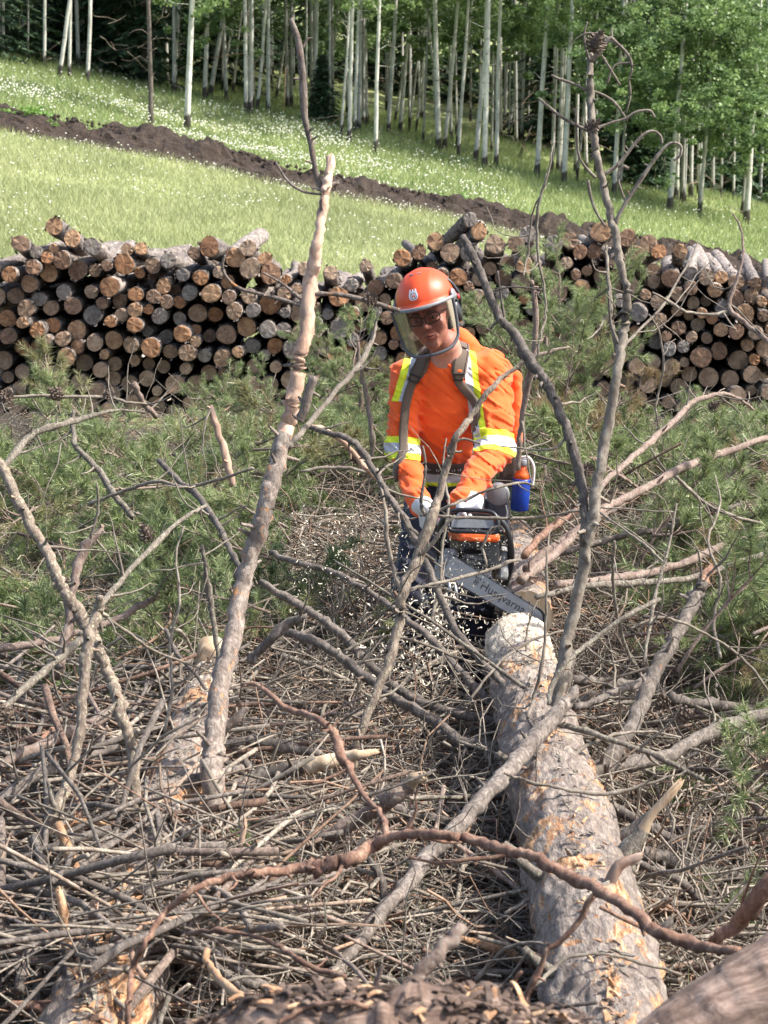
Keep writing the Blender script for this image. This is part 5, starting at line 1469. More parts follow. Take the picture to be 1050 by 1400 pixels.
def put_bough(px, py, d, size=1.0, up=0.0, az=None):
    global nb
    p = P(px, py, d)
    p[2] += abs(rng.normal(0, .13 if py > 690 else .05)) if py > 600 else 0
    root = empty('pine_bough', tuple(p))
    global bough_list
    if py < 520 and px > 600: lab, g = 'pine bough in the tall clump right of the man', 'boughs of the clump right of the man'
    elif py < 560 and px < 600 and d < 13.5 and px > 400: lab, g = 'pine bough left of the man before the logs', 'boughs beside the right sleeve'
    else:
        h, v = region(px, py)
        lab, g = 'pine bough %s, %s' % (h, v), 'green boughs %s, %s' % (h, v)
    tag(root, lab, 'pine bough', g)
    bough_list.append((px, root))
    st, ne = boughs[nb % 14]
    nb += 1
    obj('stem', st, root)
    tag(obj('needles', ne, root), kind='stuff')
    s = size * rng.uniform(.75, 1.2)
    root.scale = (s, s, s)
    a = rng.uniform(0, 2 * np.pi) if az is None else az + rng.normal(0, .5)
    if d < 10.2 and 640 < px: a = rng.uniform(-1.1, 1.1)
    if d < 10.2 and 330 < px < 560: a = math.pi + rng.uniform(-1.1, 1.1)
    root.rotation_euler = (rng.normal(0, .5), -up + rng.normal(0, .30), a)


def scatter(x0, x1, y0, y1, n, size=1.0, dz=0., up=.1, dd=None):
    for _ in range(n):
        px, py = rng.uniform(x0, x1), rng.uniform(y0, y1)
        put_bough(px, py, (dist_row(py) if dd is None else rng.uniform(*dd)) + rng.normal(0, .25), size, up)


scatter(-30, 300, 632, 700, 34, .85, up=.0)
scatter(300, 500, 628, 700, 24, .8, up=.05)
scatter(-20, 330, 690, 960, 48, .85)
scatter(300, 500, 640, 700, 12, .8)
scatter(345, 405, 690, 900, 16, .6)
scatter(800, 1070, 636, 700, 36, .9, up=.02)
scatter(720, 800, 620, 700, 10, .7, up=.1)
scatter(835, 1070, 700, 960, 40, .95)
for k in range(9): put_bough(rng.uniform(745, 830), rng.uniform(690, 760), rng.uniform(10.3, 10.8), .7)
scatter(860, 1070, 960, 1260, 12, .8)
for k in range(34):   # the tall clump right of the man
    u = rng.random()
    put_bough(rng.uniform(706 + 20 * u, 795 + 15 * u), 440 + u * 215, rng.uniform(10.6, 12.2), .60, .8, rng.choice([0, 3.14]))
for k in range(14): put_bough(rng.uniform(450, 525), rng.uniform(505, 640), rng.uniform(11, 12), .5, .7)
for k in range(6): put_bough(rng.uniform(300, 345), rng.uniform(555, 620), rng.uniform(12.5, 13.5), .55, .7)
for k in range(8): put_bough(rng.uniform(960, 1060), rng.uniform(600, 640), rng.uniform(12, 13.5), .5, .5)
for k in range(3): put_bough(rng.uniform(-20, 10), rng.uniform(610, 650), 12, .6, .4)
# stems that carry the two upright clumps
for px0, py0, px1, py1, d, lab in ((770, 660, 742, 420, 11.5, 'pine stem carrying the tall green clump right of the man'), (500, 650, 490, 470, 11.6, 'pine stem carrying the green clump left of the man')):
    stick('young_pine', lab, 'bark_pink', d, [(px0, py0, 11), ((px0 + px1) / 2, (py0 + py1) / 2, 8), (px1, py1, 4)], 6, 'pine top')

def mesh_arrays(me):
    V = np.empty(len(me.vertices) * 3, np.float32); me.vertices.foreach_get('co', V)
    L = np.empty(len(me.loops), np.int32); me.loops.foreach_get('vertex_index', L)
    return V.reshape(-1, 3), L.reshape(-1, 3)


# boughs too deeply buried to be told apart: one mass of green
mass = []
for (x0, x1, y0, y1, n_, az0, s_) in ((-20, 330, 700, 1000, 34, None, .8), (335, 455, 690, 930, 30, math.pi, .6), (455, 520, 640, 720, 8, math.pi, .55), (800, 1070, 700, 990, 26, 0., .85), (870, 1070, 980, 1300, 16, 0., .75),
                                      (745, 830, 760, 860, 9, 0., .55), (350, 700, 1240, 1340, 7, None, .5)):
    for _ in range(n_):
        V_, F_ = mesh_arrays(boughs[int(rng.integers(14))][1])
        px_, py_ = rng.uniform(x0, x1), rng.uniform(y0, y1)
        p_ = P(px_, py_, dist_row(py_))
        az = rng.uniform(0, 6.28) if az0 is None else az0 + rng.uniform(-1.1, 1.1)
        E_ = np.array(Euler((rng.normal(0, .5), rng.normal(-.05, .3), az)).to_matrix())
        mass.append((V_ @ E_.T * s_ * rng.uniform(.75, 1.2) + p_ + [0, 0, -.10 if py_ > 960 else rng.uniform(-.05, .08)], [F_]))
V, F = join_np(mass)
tag(obj('bough_mass', mesh_np('bough_mass', V, F, [M['needles_mat']])), 'green needles of boughs buried in the brush heap', 'needles', kind='stuff')

groups_ = {}
for px_, r_ in bough_list: groups_.setdefault(r_['label'], []).append((px_, r_))
for lab_, L_ in groups_.items():
    L_.sort(key=lambda q: q[0])
    for i_, (_, r_) in enumerate(L_): r_['label'] = 'green ' + lab_ + ', %s from the left' % ordn(i_ + 1)

# needles that have fallen or lie too deep to tell apart
def on_heap(n, rows=(560, 1400), xs_=(-40, 1090), depthdown=.16, fn=None, clear=True):
    py = rng.uniform(rows[0], rows[1], n * 3)
    px = rng.uniform(xs_[0], xs_[1], n * 3)
    free = ~((px > 515) & (px < 745) & (py > 600) & (py < 965))
    if not clear: free |= True
    px, py = px[free], py[free]
    if fn is not None:
        k = rng.random(len(px)) < fn(px, py)
        px, py = px[k], py[k]
    px, py = px[:n], py[:n]
    d = dist_row(py)
    a = (px - 525) / FPX; b = -(py - 700) / FPX
    yy = math.cos(PITCH) + b * math.sin(PITCH)
    x = a * d / yy
    z = CAM_Z + (-math.sin(PITCH) + b * math.cos(PITCH)) * d / yy
    z = np.maximum(z, ground_z(x, d)) - depthdown * rng.random(len(px)) ** 1.0
    return np.stack([x, d, z], -1), px, py


def green(px, py):
    g = np.where(py < 960, 1.0, np.where(py < 1250, .35, .15))
    g = np.where((px > 500) & (px < 760) & (py > 650), g * .15, g)
    g = np.where((px < 860) & (py > 1000), g * .25, g)
    return g


p, px, py = on_heap(1100, fn=green, rows=(575, 1380), depthdown=.26)
p[:, 2] -= .07
n = len(p)
m = 75
dirs = nrm(rng.normal(size=(n, 3)) * np.array([1, 1, .5]))
ax = p[:, None] + dirs[:, None] * rng.uniform(-.07, .07, (n, m, 1))
rd_ = nrm(rng.normal(size=(n, m, 3)))
d_ = nrm(dirs[:, None] * .7 + rd_)
s_ = nrm(np.cross(d_, rng.normal(size=(n, m, 3)))) * .0016
V = np.stack([ax - s_, ax + s_, ax + d_ * rng.uniform(.03, .06, (n, m, 1))], 2).reshape(-1, 3)
tag(obj('needle_litter', mesh_np('needle_litter', V, np.arange(len(V)).reshape(-1, 3), [M['needles_mat']])), 'tangled pine needles filling the gaps of the brush heap', 'needles', kind='stuff')

# countable loose sticks
stick_me = []
for s in range(18):
    r = np.random.default_rng(900 + s)
    K = 14
    c = np.cumsum(np.concatenate([[[0, 0, 0]], nrm(np.array([1, 0, 0]) + np.cumsum(r.normal(0, .055, (K - 1, 3)), 0)) / (K - 1)]), 0)
    rad = np.linspace(.0075, .003, K) * (1 + .1 * r.normal(size=K))
    parts = [batch_tubes(c[None], rad[None], 7, cap=True)]
    for tw, trd in side_twigs(c, rad, 7, r, L=(.08, .34)):
        parts.append(batch_tubes(tw[None], trd[None] * .8, 4))
        for tw2, tr2 in side_twigs(tw, trd, 1, r, L=(.05, .14)): parts.append(batch_tubes(tw2[None], tr2[None] * .6, 3))
    V, F = join_np(parts)
    stick_me.append([mesh_np('stick', V, F, [M[mn]], True) for mn in ('bark_twig', 'bark_brown', 'bark_pink', 'bark_grey')])
kinds = ['light grey', 'dark brown', 'pinkish', 'lichened grey']


def dens_stick(px, py):
    f = np.clip((py - 560) / 500, .25, 1)
    return np.where((px > 545) & (px < 740) & (py < 830), 0.0, f)


stick_list = []
p, px, py = on_heap(296, rows=(570, 1390), depthdown=.0, fn=dens_stick)
for k in range(len(p)):
    mi = int(rng.choice(4, p=[.38, .28, .12, .22]))
    ln = rng.uniform(.55, 1.6)
    th = rng.uniform(.8, 2.0)
    h, v = region(px[k], py[k])
    size = 'thick' if th > 1.4 else 'thin'
    stick_px = px[k]
    lng = 'long' if ln > .85 else 'short'
    o = obj('stick', stick_me[k % 18][mi], None, tuple(p[k] + np.array([0, 0, rng.uniform(-.06, .05)])))
    stick_list.append((px[k], o))
    tag(o, '%s %s dead stick %s, %s' % (size, kinds[mi], h, v), 'stick', '%s %s dead sticks %s, %s' % (size, kinds[mi], h, v))
    o.scale = (ln, th if th < 1.3 else 1.3, th if th < 1.3 else 1.3)
    o.rotation_euler = (rng.uniform(0, 6.28), rng.normal(0, .16), rng.uniform(0, 6.28))


groups_ = {}
for px_, r_ in stick_list: groups_.setdefault(r_['label'], []).append((px_, r_))
for lab_, L_ in groups_.items():
    L_.sort(key=lambda q: q[0])
    if len(L_) > 1:
        for i_, (_, r_) in enumerate(L_): r_['label'] = lab_ + ', %s from left' % ordn(i_ + 1)

# the fine tangle nobody could count
def tangle(name, label, n, r0, L, rows, fn, mat, down, tilt=.25, K=6, curve=.28, sides=3, xs_=(-40, 1090), up=0.):
    p, px, py = on_heap(n, rows=rows, xs_=xs_, depthdown=down, fn=fn)
    p[:, 2] += up
    n = len(p)
    a = rng.uniform(0, 2 * np.pi, n)
    d = np.stack([np.cos(a), np.sin(a), rng.normal(0, tilt, n)], -1)
    ln = L * rng.uniform(.4, 1.5, n)
    step = nrm(d)[:, None, :] + np.cumsum(rng.normal(0, curve, (n, K - 1, 3)) * np.array([1, 1, .7]), 1)
    step = nrm(step) * (ln / (K - 1))[:, None, None]
    Pt = np.concatenate([np.zeros((n, 1, 3)), np.cumsum(step, 1)], 1)
    Pt = Pt - Pt.mean(1, keepdims=True) + p[:, None]
    # keep clear of the saw and the man's trousers
    Rd = (r0 * rng.uniform(.5, 1.5, n))[:, None] * np.linspace(1, .45, K)[None]
    V, F = batch_tubes(Pt, Rd, sides, cap=r0 > .004)
    return tag(obj(name, mesh_np(name, V, F, [mat], True)), label, 'twigs', kind='stuff')


low = lambda px, py: np.where((px > 550) & (px < 740) & (py < 860), 0, np.clip((py - 560) / 350, .35, 1))
tangle('grey_twigs', 'tangled mass of fine grey twigs over the brush heap', 4300, .0030, .55, (570, 1400), low, M['bark_twig'], .18, .22, 8, .14)
tangle('brown_twigs', 'tangled mass of dark brown twigs low in the brush heap', 5500, .0040, .55, (580, 1400), low, M['bark_dark'], .26, .14, 7, .12)
tangle('stout_sticks', 'crossing dead sticks buried in the brush heap', 1300, .0075, .6, (620, 1400), low, M['bark_dark'], .24, .12, 6, .10, 5)
tangle('mottled_sticks', 'long straight mottled dead sticks crossing over the brush heap', 400, .0070, 1.0, (640, 1400), low, M['bark_grey'], .08, .16, 9, .11, 6)
tangle('slender_sticks', 'long slender straight grey sticks over the brush heap', 1050, .0042, .9, (600, 1400), low, M['bark_twig'], .06, .20, 9, .15, 4)
tangle('twigs_on_trunk', 'sticks fallen across the felled trunk on the left', 420, .0052, .75, (960, 1400), low, M['bark_twig'], .10, .22, 8, .12, 5, (-20, 340), .24)
tangle('brown_sticks_on_trunk', 'brown sticks fallen across the felled trunk on the left', 160, .0095, .8, (980, 1400), low, M['bark_brown'], .10, .25, 8, .10, 6, (-20, 330), .24)
tangle('pinkish_sticks', 'pinkish dead sticks over the lower brush', 520, .0062, .75, (900, 1400), low, M['bark_pink'], .08, .2, 8, .10, 6)
tangle('reddish_sticks', 'reddish brown dead sticks among the lower brush', 420, .0055, .6, (980, 1400), low, M['bark_red'], .06, .22, 8, .12, 5)
tangle('pale_twigs', 'bleached curling twigs on top of the brush heap', 2600, .0022, .32, (570, 1400), low, M['bark_grey'], .05, .45, 8, .4)

tangle('arching_twigs', 'light grey dead twigs arching above the brush heap', 1300, .0036, .55, (580, 1390), low, M['bark_twig'], -.12, .5, 9, .42, 4)
tangle('fine_arcs', 'hair-thin curled twigs above the brush heap', 3000, .0019, .34, (580, 1390), low, M['bark_twig'], -.08, .6, 9, .5)

mid = lambda px, py: np.where((px > 515) & (px < 700) & (py < 860), 0, 1.0)
tangle('bare_twigs', 'mesh of bare grey twigs standing over the green boughs', 2200, .0030, .55, (585, 960), mid, M['bark_twig'], -.16, .55, 9, .20, 4)
tangle('hair_twigs', 'hair-thin twigs standing over the green boughs', 3600, .0017, .36, (585, 960), mid, M['bark_grey'], -.14, .6, 9, .34)
tangle('bough_sticks', 'straight dead sticks lying over the green boughs', 420, .0058, .95, (600, 960), mid, M['bark_brown'], -.08, .22, 8, .07, 6)

# chips and scraps of bark on the ground
def flakes(name, label, n, rows, xs_, size, mat, down, fn=None, up=0.):
    p, px, py = on_heap(n, rows=rows, xs_=xs_, depthdown=down, fn=fn)
    n = len(p)
    p[:, 2] += up
    a = nrm(rng.normal(size=(n, 3)) * np.array([1, 1, .4]))
    b = nrm(np.cross(a, rng.normal(size=(n, 3)) * np.array([.4, .4, 1])))
    c = np.cross(a, b)
    l_ = size * rng.uniform(.4, 1.7, (n, 1)); w_ = l_ * rng.uniform(.15, .5, (n, 1))
    V = np.stack([p - a * l_ - b * w_, p - a * l_ * .8 + b * w_, p + b * w_ * 1.1 + c * l_ * .25, p - b * w_ * .9 + c * l_ * .3, p + a * l_ + b * w_ * .6, p + a * l_ * .9 - b * w_ * .7], 1).reshape(-1, 3)
    q = np.array([[0, 1, 2, 3], [3, 2, 4, 5]])
    F = (q[None] + 6 * np.arange(n)[:, None, None]).reshape(-1, 4)
    return tag(obj(name, mesh_np(name, V, F, [mat])), label, 'scraps', kind='stuff')


flakes('ground_chips', 'pale chips and bark crumbs on the ground under the brush', 24000, (900, 1400), (-40, 1090), .014, M['chips'], .30, lambda px, py: np.where((px > 320) & (px < 720), 1.0, .30))
flakes('bark_scraps', 'torn orange brown bark scraps among the lower sticks', 7000, (960, 1400), (-40, 1090), .022, M['bark_red'], .20, lambda px, py: np.where(px < 420, 1, .45))
flakes('orange_scraps', 'bright torn wood fibres beside the left trunk', 1400, (1180, 1400), (-30, 240), .02, M['torn_orange'], .05)
def shreds(name, label, n, mat, cx_, cr_, seed, size=1.0):
    r = np.random.default_rng(seed)
    k = r.integers(2, len(cx_) - 2, n)
    tan_ = nrm(np.gradient(cx_, axis=0))[k]
    ang = r.normal(0, .9, n)
    o = np.stack([np.zeros(n), -np.sin(ang) * .6, np.cos(ang)], -1)
    p = cx_[k] + o * (cr_[k][:, None] * 1.02) + r.normal(0, .02, (n, 3)) * [1, .4, 0]
    dr = nrm(tan_ * r.normal(0, 1.3, (n, 1)) + np.cross(tan_, o) * r.normal(0, .6, (n, 1)) + o * .12)
    L_ = r.uniform(.008, .045, n) * size
    t_ = np.linspace(0, 1, 6)
    Pt = p[:, None] + dr[:, None] * (t_[None, :, None] * L_[:, None, None]) + o[:, None] * (np.sin(t_ * 2.6)[None, :, None] * (L_ * r.uniform(0, .35, n))[:, None, None])
    wd_ = nrm(np.cross(dr, o)) * (r.uniform(.0025, .011, n) * size ** .5)[:, None]
    w = wd_[:, None] * (1 - .6 * t_)[None, :, None]
    V = np.stack([Pt - w, Pt + w, Pt + w * .8 + o[:, None] * .003, Pt - w * .8 + o[:, None] * .003], 2)
    i_ = np.arange(n * 24).reshape(n, 6, 4)
    F = np.stack([i_[:, :-1], np.roll(i_[:, :-1], -1, 2), np.roll(i_[:, 1:], -1, 2), i_[:, 1:]], -1).reshape(-1, 4)
    return tag(obj(name, mesh_np(name, V.reshape(-1, 3), F, [M[mat]])), label, 'bark shreds', kind='stuff')


shreds('bark_shreds', 'shredded reddish bark strips covering the blurred bottom log', 1500, 'near_bark', T5c, T5r, 1, .9)
shreds('wood_shreds', 'torn orange fibres on the blurred bottom log', 120, 'torn_orange', T5c, T5r, 2, 1.0)
shreds('flaking_bark', 'flaking bark along the blurred log in the bottom right corner', 160, 'near_bark', T4c, T4r, 3)
shreds('left_shreds', 'torn bark and orange fibres over the felled trunk on the left', 260, 'torn_orange', T2c[150:], T2r[150:], 4)
shreds('left_flakes', 'grey bark flakes lifting from the felled trunk on the left', 500, 'bark_grey', T2c, T2r, 5)
shreds('trunk_flakes', 'grey bark flakes lifting from the sawn trunk', 420, 'bark_grey', T1c, T1r, 6, .8)
shreds('trunk_shreds', 'orange fibres torn loose on the lower sawn trunk', 110, 'torn_orange', T1c[120:], T1r[120:], 7)

# yellow lichen tufts and a few green shoots
p, px, py = on_heap(70, rows=(1000, 1380), depthdown=.05)
cl = np.concatenate([p, np.full((len(p), 1), .013)], 1)
V, F = leaf_cloud(900, .004, cl, np.random.default_rng(5))
tag(obj('yellow_tufts', mesh_np('yellow_tufts', V, F, [M['petals_yellow']])), 'tiny yellow flower and lichen tufts between the twigs', 'flowers', kind='stuff')
p, px, py = on_heap(900, rows=(1000, 1400), depthdown=.28)
n = len(p)
hh = rng.uniform(.05, .16, (n, 1))
s_ = nrm(rng.normal(size=(n, 3)) * [1, 1, 0]) * .003
V = np.stack([p - s_, p + s_, p + np.concatenate([rng.normal(0, .03, (n, 2)), hh], 1)], 1).reshape(-1, 3)
tag(obj('grass_tufts', mesh_np('grass_tufts', V, np.arange(len(V)).reshape(-1, 3), [M['grass']])), 'thin green grass blades growing through the brush', 'grass', kind='stuff')

# ------------------------------------------------------------------ implicit-surface modelling for the figure
def surface_nets(F, xs, ys_, zs):
    nx, ny, nz = F.shape
    S = F < 0
    corners = [(i, j, k) for i in (0, 1) for j in (0, 1) for k in (0, 1)]
    cnt = np.zeros((nx - 1, ny - 1, nz - 1), np.int8)
    for i, j, k in corners: cnt += S[i:nx - 1 + i, j:ny - 1 + j, k:nz - 1 + k]
    act = np.argwhere((cnt > 0) & (cnt < 8))
    cid = -np.ones(cnt.shape, np.int64)
    cid[tuple(act.T)] = np.arange(len(act))
    acc = np.zeros((len(act), 3)); num = np.zeros(len(act))
    X = [xs, ys_, zs]
    for ax in range(3):
        o1, o2 = [a for a in range(3) if a != ax]
        for p in (0, 1):
            for q in (0, 1):
                a = act.copy(); a[:, o1] += p; a[:, o2] += q
                b = a.copy(); b[:, ax] += 1
                fa = F[tuple(a.T)]; fb = F[tuple(b.T)]
                m = (fa < 0) != (fb < 0)
                t_ = np.where(m, fa / np.where(fa - fb == 0, 1, fa - fb), 0)
                pos = np.stack([X[c][a[:, c]] for c in range(3)], -1)
                pos[:, ax] += t_ * (X[ax][b[:, ax]] - X[ax][a[:, ax]])
                acc[m] += pos[m]; num[m] += 1
    V = acc / np.maximum(num, 1)[:, None]
    quads = []
    for ax in range(3):
        o1, o2 = [(1, 2), (2, 0), (0, 1)][ax]
        sl0 = [slice(1, -1)] * 3; sl0[ax] = slice(0, -1)
        sl1 = [slice(1, -1)] * 3; sl1[ax] = slice(1, None)
        a = S[tuple(sl0)]; b = S[tuple(sl1)]
        e = np.argwhere(a != b)
        if not len(e): continue
        base = e + 1; base[:, ax] -= 1
        flip = a[tuple(e.T)]
        def cc(d1, d2):
            q = base.copy(); q[:, o1] -= d1; q[:, o2] -= d2
            return cid[tuple(q.T)]
        Q = np.stack([cc(1, 1), cc(0, 1), cc(0, 0), cc(1, 0)], -1)
        Q[~flip] = Q[~flip][:, ::-1]
        quads.append(Q)
    Q = np.concatenate(quads)
    Q = Q[(Q >= 0).all(1)]
    return V, Q


def smin(a, b, k):
    h = np.clip(.5 + .5 * (b - a) / k, 0, 1)
    return b * (1 - h) + a * h - k * h * (1 - h)


def smax(a, b, k): return -smin(-a, -b, k)


def s_cone(p, a, b, ra, rb, sc=(1, 1, 1)):
    sc = np.array(sc)
    a = np.asarray(a) * sc; b = np.asarray(b) * sc
    q = p * sc
    ab = b - a
    h = np.clip(((q - a) @ ab) / (ab @ ab), 0, 1)
    return np.linalg.norm(q - a - h[..., None] * ab, axis=-1) - (ra + (rb - ra) * h)


def s_ell(p, c, r, rot=None):
    q = p - np.asarray(c)
    if rot is not None: q = q @ rot
    r = np.asarray(r)
    k0 = np.linalg.norm(q / r, axis=-1)
    k1 = np.linalg.norm(q / (r * r), axis=-1)
    return k0 * (k0 - 1) / np.maximum(k1, 1e-6)


def s_box(p, c, r, rnd_=.01, rot=None):
    q = p - np.asarray(c)
    if rot is not None: q = q @ rot
    d = np.abs(q) - (np.asarray(r) - rnd_)
    return np.linalg.norm(np.maximum(d, 0), axis=-1) + np.minimum(d.max(-1), 0) - rnd_


def rotm(yaw=0, roll=0, pitch=0):
    return np.array(Matrix.Rotation(R(yaw), 3, 'Z') @ Matrix.Rotation(R(roll), 3, 'Y') @ Matrix.Rotation(R(pitch), 3, 'X'))


def build(fn, lo, hi, step, axes=None):
    if axes is None: axes = [np.arange(l, h + step, step) for l, h in zip(lo, hi)]
    F = np.empty([len(a) for a in axes], np.float32)
    for i in range(0, len(axes[0]), 24):
        g = np.stack(np.meshgrid(axes[0][i:i + 24], axes[1], axes[2], indexing='ij'), -1)
        F[i:i + 24] = fn(g)
    return surface_nets(F, *axes)


FOOT = np.array([P(612, 965, 8.75)[0], 8.78, 0.0])
FOOT[2] = float(ground_z(FOOT[0], FOOT[1]))
person = tag(empty('person', tuple(FOOT)), 'person in orange hi-vis shirt, orange helmet with visor and brown braces cutting with a chainsaw', 'person')
J = {k: P(*v_) for k, v_ in dict(
    pelvis=(612, 668, 8.86), waist=(608, 632, 8.78), chest=(612, 545, 8.60), neckb=(612, 494, 8.50), neckt=(603, 462, 8.42),
    shR=(557, 513, 8.55), shL=(669, 503, 8.58), elR=(549, 612, 8.50), wrR=(574, 690, 8.24), elL=(677, 615, 8.40), wrL=(634, 682, 8.10),
    hipR=(588, 690, 8.88), hipL=(636, 690, 8.88), knR=(566, 810, 8.70), knL=(645, 815, 8.66), anR=(556, 940, 8.84), anL=(655, 948, 8.80)).items()}
HC = P(588, 433, 8.36)            # centre of the head
HR = rotm(-15, -14, 8)            # turned, tilted and bent down to the work
hw = lambda q: HC + HR @ np.asarray(q, float)

# grips: front handle (left hand), rear handle (right hand)
FH = P(640, 703, 8.02); FHA = nrm(P(690, 706, 7.99) - P(612, 701, 8.03))
RH = P(588, 716, 8.16); RHA = nrm(P(606, 730, 8.02) - P(584, 704, 8.24))


def head_sdf(p):
    q = (p - HC) @ HR
    ax = np.abs(q[..., 0])
    qa = np.stack([ax, q[..., 1], q[..., 2]], -1)
    d = s_ell(q, (0, .012, .035), (.077, .098, .098))
    d = smin(d, s_ell(q, (0, -.030, -.052), (.059, .058, .062)), .035)       # jaw
    d = smin(d, s_ell(q, (0, -.074, -.098), (.024, .020, .018)), .025)        # chin
    d = smin(d, s_ell(qa, (.040, -.058, -.022), (.026, .024, .026)), .02)     # cheeks
    d = smin(d, s_cone(qa, (.012, -.084, .030), (.045, -.070, .032), .010, .010), .015)  # brow
    d = smax(d, -s_ell(qa, (.033, -.098, .012), (.019, .016, .013)), .014)    # sockets
    d = smin(d, s_cone(q, (0, -.086, .018), (0, -.108, -.020), .008, .0125), .012)    # nose
    d = smin(d, s_ell(qa, (.012, -.098, -.026), (.009, .011, .008)), .006)    # wings
    d = smax(d, -s_ell(qa, (.007, -.106, -.035), (.0035, .004, .004)), .003)
    d = smin(d, s_ell(q, (0, -.086, -.060), (.027, .013, .014)), .014)         # mouth mound
    d = smin(d, s_ell(q, (0, -.0965, -.0545), (.023, .006, .0045)), .004)
    d = smin(d, s_ell(q, (0, -.0955, -.0655), (.019, .0065, .005)), .004)
    d = smax(d, -s_ell(q, (0, -.103, -.0600), (.020, .009, .0022)), .003)      # parted lips
    fold = s_cone(qa, (.020, -.094, -.026), (.036, -.078, -.062), .0025, .002)
    d = smax(d, -fold, .006)
    d = smax(d, -s_cone(qa, (.0045, -.100, .030), (.0055, -.098, .044), .0016, .0012), .004)   # frown
    d = smin(d, s_ell(qa, (.080, .012, .005), (.009, .017, .028)), .008)      # ears
    return d


def body_sdf(p):
    d = head_sdf(p)
    d = smin(d, s_cone(p, J['neckt'] + HR @ [0, .03, -.03], J['neckb'] + [0, .02, 0], .058, .064), .03)
    t_ = s_cone(p, J['chest'], J['waist'], .125, .115, (1, 1.3, 1))
    t_ = smin(t_, s_cone(p, J['neckb'] + [0, 0, -.02], J['chest'], .075, .12, (1, 1.2, 1)), .06)
    t_ = smin(t_, s_cone(p, J['waist'], J['pelvis'], .115, .13, (1, 1.2, 1)), .05)
    d = smin(d, t_, .04)
    for s in 'RL':
        d = smin(d, s_cone(p, J['neckb'] + [0, .01, -.03], J['sh' + s], .05, .048), .04)
        d = smin(d, s_cone(p, J['sh' + s], J['el' + s], .045, .037), .03)
        d = smin(d, s_cone(p, J['el' + s], J['wr' + s], .036, .026), .02)
        d = smin(d, s_cone(p, J['hip' + s], J['kn' + s], .082, .052), .04)
        d = smin(d, s_cone(p, J['kn' + s], J['an' + s], .05, .036), .03)
        d = smin(d, s_cone(p, J['an' + s], J['an' + s] + [0, -.11, -.05], .036, .036), .03)
    return d


def axis_var(lo, hi, coarse, flo, fhi, fine):
    return np.unique(np.round(np.concatenate([np.arange(lo, flo, coarse), np.arange(flo, fhi, fine), np.arange(fhi, hi, coarse)]), 5))


lo, hi = FOOT + [-.32, -.75, -.05], FOOT + [.42, .3, 1.9]
axes = [axis_var(lo[0], hi[0], .011, HC[0] - .11, HC[0] + .11, .0028), axis_var(lo[1], hi[1], .011, HC[1] - .14, HC[1] + .1, .0028), axis_var(lo[2], hi[2], .012, HC[2] - .14, HC[2] + .09, .0028)]
V, Q = build(body_sdf, None, None, None, axes)
body = obj('body', mesh_np('body', V - FOOT, Q, [M['skin']], True), person)

# shirt --------------------------------------------------------------
def wrinkle(p, d, amp=.006):
    n1 = vnoise(p * np.array([1, 1, 1.7]), 11, 3)
    n2 = vnoise(p * np.array([1, 1, 2.2]), 26, 8)
    q = p @ np.array([[.8, 0, .6], [0, 1, 0], [-.6, 0, .8]])
    n3 = np.abs(vnoise(q * np.array([.35, .6, 1.6]), 17, 12))
    return d + amp * (np.abs(n1) * 1.3 - .5) + amp * .35 * n2 - amp * 1.2 * np.exp(-(n3 / .13) ** 2) + amp * .9 * np.exp(-(np.abs(vnoise(q * np.array([.3, .5, 1.9]), 24, 31)) / .12) ** 2)


def arm_sdf(p, s):
    w1, w2, w3 = (.066, .056, .046) if s == 'R' else (.080, .069, .050)
    d = s_cone(p, J['sh' + s] + [0, 0, -.005], J['el' + s], w1, w2)
    b = J['wr' + s] + (J['wr' + s] - J['el' + s]) * .02
    return smin(d, s_cone(p, J['el' + s], b, w2 * .97, w3), .02)


def torso_sdf(p):
    t_ = s_cone(p, J['chest'] + [0, .02, .0], J['waist'] + [0.0, .02, -.02], .165, .150, (1, 1.28, 1))
    t_ = smin(t_, s_cone(p, J['neckb'] + [0, .035, -.045], J['chest'] + [0, .02, 0], .115, .16, (1, 1.2, 1)), .07)
    hem = J['waist'][2] - .085
    for s in 'RL':
        t_ = smin(t_, s_cone(p, J['neckb'] + [.0, .03, -.035], J['sh' + s] + [0, 0, -.01], .072, .064), .05)
    t_ = smax(t_, hem - p[..., 2], .01)
    return t_


def shirt_sdf(p):
    t_ = torso_sdf(p)
    for s in 'RL': t_ = smin(t_, arm_sdf(p, s), .03)
    t_ = wrinkle(p, t_, .0085)
    # belt gathers the cloth
    bz = J['waist'][2] + .0
    t_ = t_ + .010 * np.exp(-((p[..., 2] - bz) / .022) ** 2)
    nb_ = J['neckb']
    hole = s_cone(p, nb_ + [0, .03, .2], nb_ + [-.002, -.02, .012], .060, .048)
    vw = s_cone(p, nb_ + [-.004, -.16, .02], nb_ + [.004, -.18, -.100], .036, .003)
    return smax(smax(t_, -hole, .006), -vw, .004)


lo, hi = FOOT + [-.33, -.80, .75], FOOT + [.42, .25, 1.62]
V, Q = build(shirt_sdf, lo, hi, .0055)
shirt_me = mesh_np('shirt', V - FOOT, Q, [M['hivis']], True)
shirt = obj('shirt', shirt_me, person)
SV, SQ = V, Q


def arm_region(p, s):
    return arm_sdf(p, s) < torso_sdf(p) - .004


